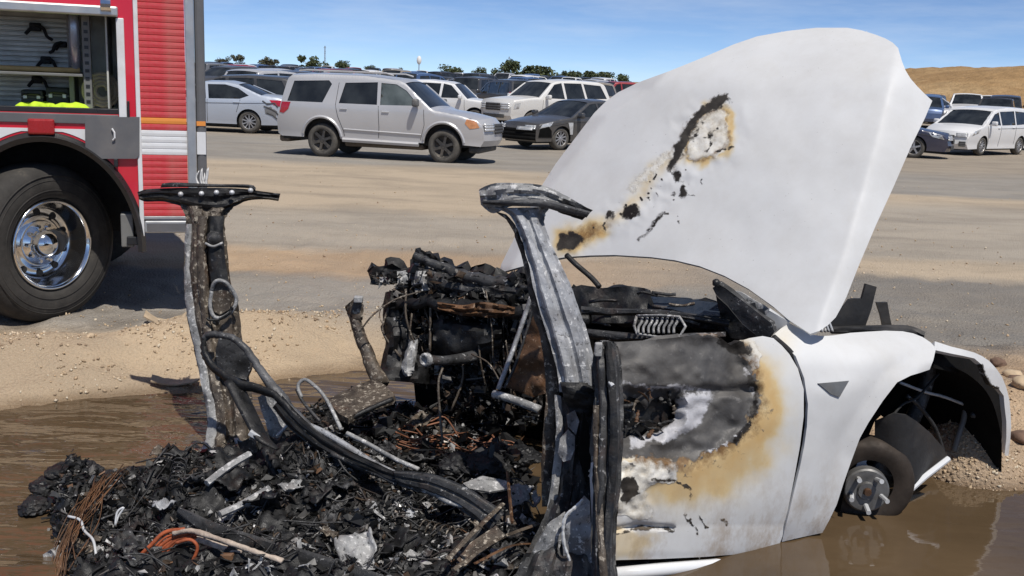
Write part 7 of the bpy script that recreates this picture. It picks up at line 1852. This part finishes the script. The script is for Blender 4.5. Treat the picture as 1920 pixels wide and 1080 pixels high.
for px, x, y, kind, colour, zi, ri in FAR:
    rot = math.radians(rk.choice([62, 62, 118, 242, 242, 298, 90, 270]) + rk.uniform(-7, 7))
    s_ = rk.uniform(0.97, 1.05)
    far_specs.append((px, x, y, kind, colour, zi, rot, s_, s_ * rk.uniform(0.97, 1.04)))
def drop(o):
    for ch in list(o.children): drop(ch)
    bpy.data.objects.remove(o)

# ------------------------------------------------------------------ skyline: trees, poles, tents
t = NT('hazed_foliage')
oi = t.n('ShaderNodeNewGeometry').outputs['Random Per Island']
t.set(base=t.ramp(oi, [(0.0, (0.045, 0.06, 0.032)), (0.5, (0.08, 0.10, 0.05)), (1.0, (0.13, 0.15, 0.075))]), rough=0.8, spec=0.2); M['hazed_foliage'] = t.m  # leaf greens lightened to stand in for distance haze
t = NT('hazed_foliage_dry')
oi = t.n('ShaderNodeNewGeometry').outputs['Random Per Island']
t.set(base=t.ramp(oi, [(0.0, (0.05, 0.055, 0.035)), (0.5, (0.085, 0.085, 0.05)), (1.0, (0.13, 0.125, 0.08))]), rough=0.8, spec=0.2); M['hazed_foliage_dry'] = t.m  # dry greens, likewise lightened in place of haze
simple('bark', (0.10, 0.08, 0.06), 0.95, var=0.3, scale=6)
def tree(px, top, base, wpx, d, label, seed, mat='hazed_foliage', tall=False):
    k = np.random.default_rng(seed)
    b = at(px, base, d); b[2] = float(rise_h(b[0], b[1])); tp = at(px, top, d); H = max(float(tp[2] - b[2]), 1.6); Wd = wpx * 1.25 / FPX * d; H *= 1.25
    r = thing('tree', label, 'tree', tuple(b), 0.0, 'trees on the skyline')
    mb = MB(); 
    mb.tube([(0, 0, -1.5), (0.05 * H, 0, H * 0.3), (0, 0.03 * H, H * 0.62)], [0.06 * H, 0.045 * H, 0.015 * H], 7)
    for a in range(5):
        q = k.uniform(0, 6.28); mb.tube([(0.02 * H, 0, H * 0.3), (math.cos(q) * Wd * 0.2, math.sin(q) * Wd * 0.2, H * 0.55), (math.cos(q) * Wd * 0.36, math.sin(q) * Wd * 0.36, H * k.uniform(0.6, 0.8))], [0.025 * H, 0.015 * H, 0.006 * H], 5)
    mb.build('trunk', 'bark', r)
    cl = []
    for c in range(13):
        q = k.uniform(0, 6.28); rr = Wd * k.uniform(0.05, 0.42); zz = H * k.uniform(0.12, 0.84)
        if tall: rr *= 0.5
        cl.append((rr * math.cos(q), rr * math.sin(q), zz, Wd * k.uniform(0.14, 0.26)))
    n = 1500
    idx = k.integers(0, len(cl), n); C = np.array(cl)[idx]
    u = k.normal(size=(n, 3)); u /= np.linalg.norm(u, axis=1)[:, None]
    pos = C[:, :3] + u * (C[:, 3] * k.random(n) ** 0.4)[:, None] * np.array([1, 1, 0.8])
    pos[:, 2] = np.clip(pos[:, 2], H * 0.08, H * 1.0)
    s = Wd * k.uniform(0.015, 0.05, n)
    qm, _ = np.linalg.qr(k.normal(size=(n, 3, 3)))
    quad = np.array([(-1, -0.6, 0), (1, -0.5, 0.1), (0.9, 0.6, 0), (-0.8, 0.5, -0.1)])
    vs = (quad[None] * s[:, None, None]) @ np.swapaxes(qm, 1, 2) + pos[:, None, :]
    fs = np.arange(n * 4).reshape(n, 4)
    me = bpy.data.meshes.new('crown'); me.from_pydata(vs.reshape(-1, 3).tolist(), [], fs.tolist()); me.update()
    link('crown', me, mat, r)
    return r
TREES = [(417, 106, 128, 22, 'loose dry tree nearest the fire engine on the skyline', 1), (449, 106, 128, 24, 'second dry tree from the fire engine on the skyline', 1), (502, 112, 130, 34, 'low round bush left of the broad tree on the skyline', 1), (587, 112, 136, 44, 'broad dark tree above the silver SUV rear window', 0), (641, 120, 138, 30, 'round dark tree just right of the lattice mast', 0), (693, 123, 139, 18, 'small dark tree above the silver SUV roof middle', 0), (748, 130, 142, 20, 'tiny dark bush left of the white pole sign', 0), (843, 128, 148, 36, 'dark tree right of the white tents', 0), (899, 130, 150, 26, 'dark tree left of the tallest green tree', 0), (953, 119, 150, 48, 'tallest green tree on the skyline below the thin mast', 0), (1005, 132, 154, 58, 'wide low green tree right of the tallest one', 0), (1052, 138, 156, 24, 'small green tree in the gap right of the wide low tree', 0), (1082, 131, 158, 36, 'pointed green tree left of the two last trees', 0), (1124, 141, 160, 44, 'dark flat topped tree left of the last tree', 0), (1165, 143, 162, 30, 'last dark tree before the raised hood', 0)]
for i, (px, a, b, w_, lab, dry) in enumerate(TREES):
    tree(px, a, b, w_, 318, lab, 40 + i, 'hazed_foliage_dry' if dry else 'hazed_foliage')
simple('mast_grey', (0.22, 0.23, 0.25), 0.6, 0.2)
simple('tent_white', (0.78, 0.78, 0.76), 0.7, var=0.08, scale=0.4)
# lattice mast
def mast(px, top, base, d, wpx, label):
    b = at(px, base, d); H = float(at(px, top, d)[2] - b[2]); w_ = wpx / FPX * d
    r = thing('mast', label, 'mast', tuple(b))
    for k in range(3):
        a = 2.1 * k; MB().tube([(w_ * math.cos(a), w_ * math.sin(a), -2), (w_ * 0.4 * math.cos(a), w_ * 0.4 * math.sin(a), H)], 0.06, 5).build('leg', 'mast_grey', r)
    mb = MB()
    for k in range(12):
        z = H * k / 12; f_ = w_ * (1 - 0.6 * k / 12); a = 2.1 * (k % 3); b2 = 2.1 * ((k + 1) % 3)
        mb.tube([(f_ * math.cos(a), f_ * math.sin(a), z), (f_ * math.cos(b2), f_ * math.sin(b2), z + H / 12)], 0.04, 4)
    mb.build('bracing', 'mast_grey', r)
    MB().tube([(-w_ * 1.2, 0, H * 0.93), (w_ * 1.2, 0, H * 0.93)], 0.06, 5).build('crossarm', 'mast_grey', r)
mast(609, 86, 136, 330, 2.2, 'thin grey lattice mast right of the broad dark tree')
mast(953, 106, 150, 322, 1.4, 'thin mast rising out of the tallest green tree')
# white tents and the pole sign
def tent(px, top, base, wpx, d, label):
    b = at(px, base, d); H = float(at(px, top, d)[2] - b[2]); w_ = wpx / FPX * d / 2
    r = thing('tent', label, 'tent', tuple(b), 0.0, 'white tents and boxes on the skyline')
    MB().box(-w_, w_, -w_ * 0.7, w_ * 0.7, -1.0, H * 0.55).build('walls', 'tent_white', r)
    MB().add([(-w_ * 1.05, -w_ * 0.75, H * 0.551), (w_ * 1.05, -w_ * 0.75, H * 0.551), (w_ * 1.05, w_ * 0.75, H * 0.551), (-w_ * 1.05, w_ * 0.75, H * 0.551), (-w_ * 0.5, 0, H), (w_ * 0.5, 0, H)], [(0, 1, 5, 4), (2, 3, 4, 5), (1, 2, 5), (3, 0, 4), (3, 2, 1, 0)]).build('roof', 'tent_white', r)
tent(788, 132, 146, 22, 290, 'white tent at the foot of the pole sign')
tent(818, 135, 148, 40, 292, 'wide white tent right of the pole sign')
tent(877, 137, 148, 14, 288, 'small white tent between two dark trees')
tent(928, 148, 162, 48, 200, 'long white box trailer in front of the tallest green tree')
b = at(785, 152, 240); H = float(at(785, 106, 240)[2] - b[2])
sg_ = thing('pole_sign', 'white oval sign on a pole above the silver SUV hood', 'sign', tuple(b))
MB().tube([(0, 0, -1), (0, 0, H * 0.8)], 0.10, 8).build('pole', 'mast_grey', sg_)
MB().lathe([(0.0, -0.2), (0.75, -0.18), (0.8, 0), (0.75, 0.18), (0.0, 0.2)], 20, 'Y', (0, 0, 0)).build('sign_face', 'tent_white', sg_, smooth=True)
sg_.children[-1].location = (0, 0, H * 0.85); sg_.children[-1].scale = (0.7, 1, 1.25)

# ------------------------------------------------------------------ far vehicles nothing shows of are left out, the rest get their labels
def span(x, y, z0, h, w):
    c = np.array([x, y, z0 + h]) - CAM; dep = c @ _F
    return 960 + FPX * (c @ _R) / dep, 540 - FPX * (c @ _U) / dep, w * FPX / dep / 2
colmin = np.full(1920 // 4, 1e4)
colx = np.arange(len(colmin)) * 4 + 2
near = [(c.location.x, c.location.y, c.location.z, h, w) for c, h, w in ((root, 1.75, 4.6), (r1, 1.42, 4.6), (r2, 1.66, 4.6), (r3, 1.7, 4.0), (r4, 1.88, 4.8), (r5, 1.42, 4.2), (r6, 1.72, 4.2), (r7, 1.42, 4.4), (r8, 1.7, 4.4), (r9, 1.78, 4.6))]
items = [(y, None, (x, y, z, h, w)) for x, y, z, h, w in near] + [(q[2], q, (q[1], q[2], float(ground_h(q[1], q[2])), {'sedan': 1.42, 'suv': 1.7, 'pickup': 1.78, 'van': 1.74}[q[3]], 3.0)) for q in far_specs]
hood_y = np.interp(colx, [931, 976, 1042, 1114, 1159, 1253, 1700, 1748], [512, 423, 307, 212, 173, 134, 130, 189])
hid = (colx < 388) | ((colx > 1160) & (colx < 1735))
seen = []
for y, q, a_ in sorted(items, key=lambda i: i[0]):
    cx, ty, hw_ = span(*a_)
    full = np.abs(colx - cx) < hw_ * 0.55; part = np.abs(colx - cx) < hw_ * 0.95
    top_y = np.where(full, ty, ty + 0.3 * a_[3] / a_[1] * FPX)
    vis = part & ~hid & (top_y < colmin - 2.0) & (top_y < np.where((colx > 931) & (colx < 1748), hood_y, 1e4) - 2)
    if q is not None and vis.sum() >= 3: seen.append(q)
    colmin = np.where(part, np.minimum(colmin, top_y), colmin)
print('far vehicles kept', len(seen))
ORD = ['first', 'second', 'third', 'fourth', 'fifth', 'sixth', 'seventh', 'eighth', 'ninth', 'tenth', 'eleventh', 'twelfth']
by = {}
for q in seen: by.setdefault((q[4], q[3], q[5]), []).append(q)
for (colour, kind, zi), lst in by.items():
    lst.sort(key=lambda q: q[0])
    nm = {'sedan': 'sedan', 'suv': 'SUV', 'pickup': 'pickup', 'van': 'minivan'}[kind]
    for i, (px, x, y, _k, _c, _z, rot, s1, s2) in enumerate(lst):
        lab = f'{colour} {nm} in the far rows {ZONES[zi][2]}'
        if len(lst) > 1: lab = f'{ORD[min(i, 11)]} from left of the {colour} {nm}s {ZONES[zi][2]}'
        o = variant(kind, colour)
        o.name = {'sedan': 'sedan', 'suv': 'suv', 'pickup': 'pickup_truck', 'van': 'minivan'}[kind]
        o.location = (x, y, float(ground_h(x, y))); o.rotation_euler = (0, 0, rot); o.scale = (s1, s1, s2)
        tag(o, lab, 'minivan' if kind == 'van' else kind, 'vehicles in the far rows of the lot')
for k_, o in list(protos.items()): drop(o)
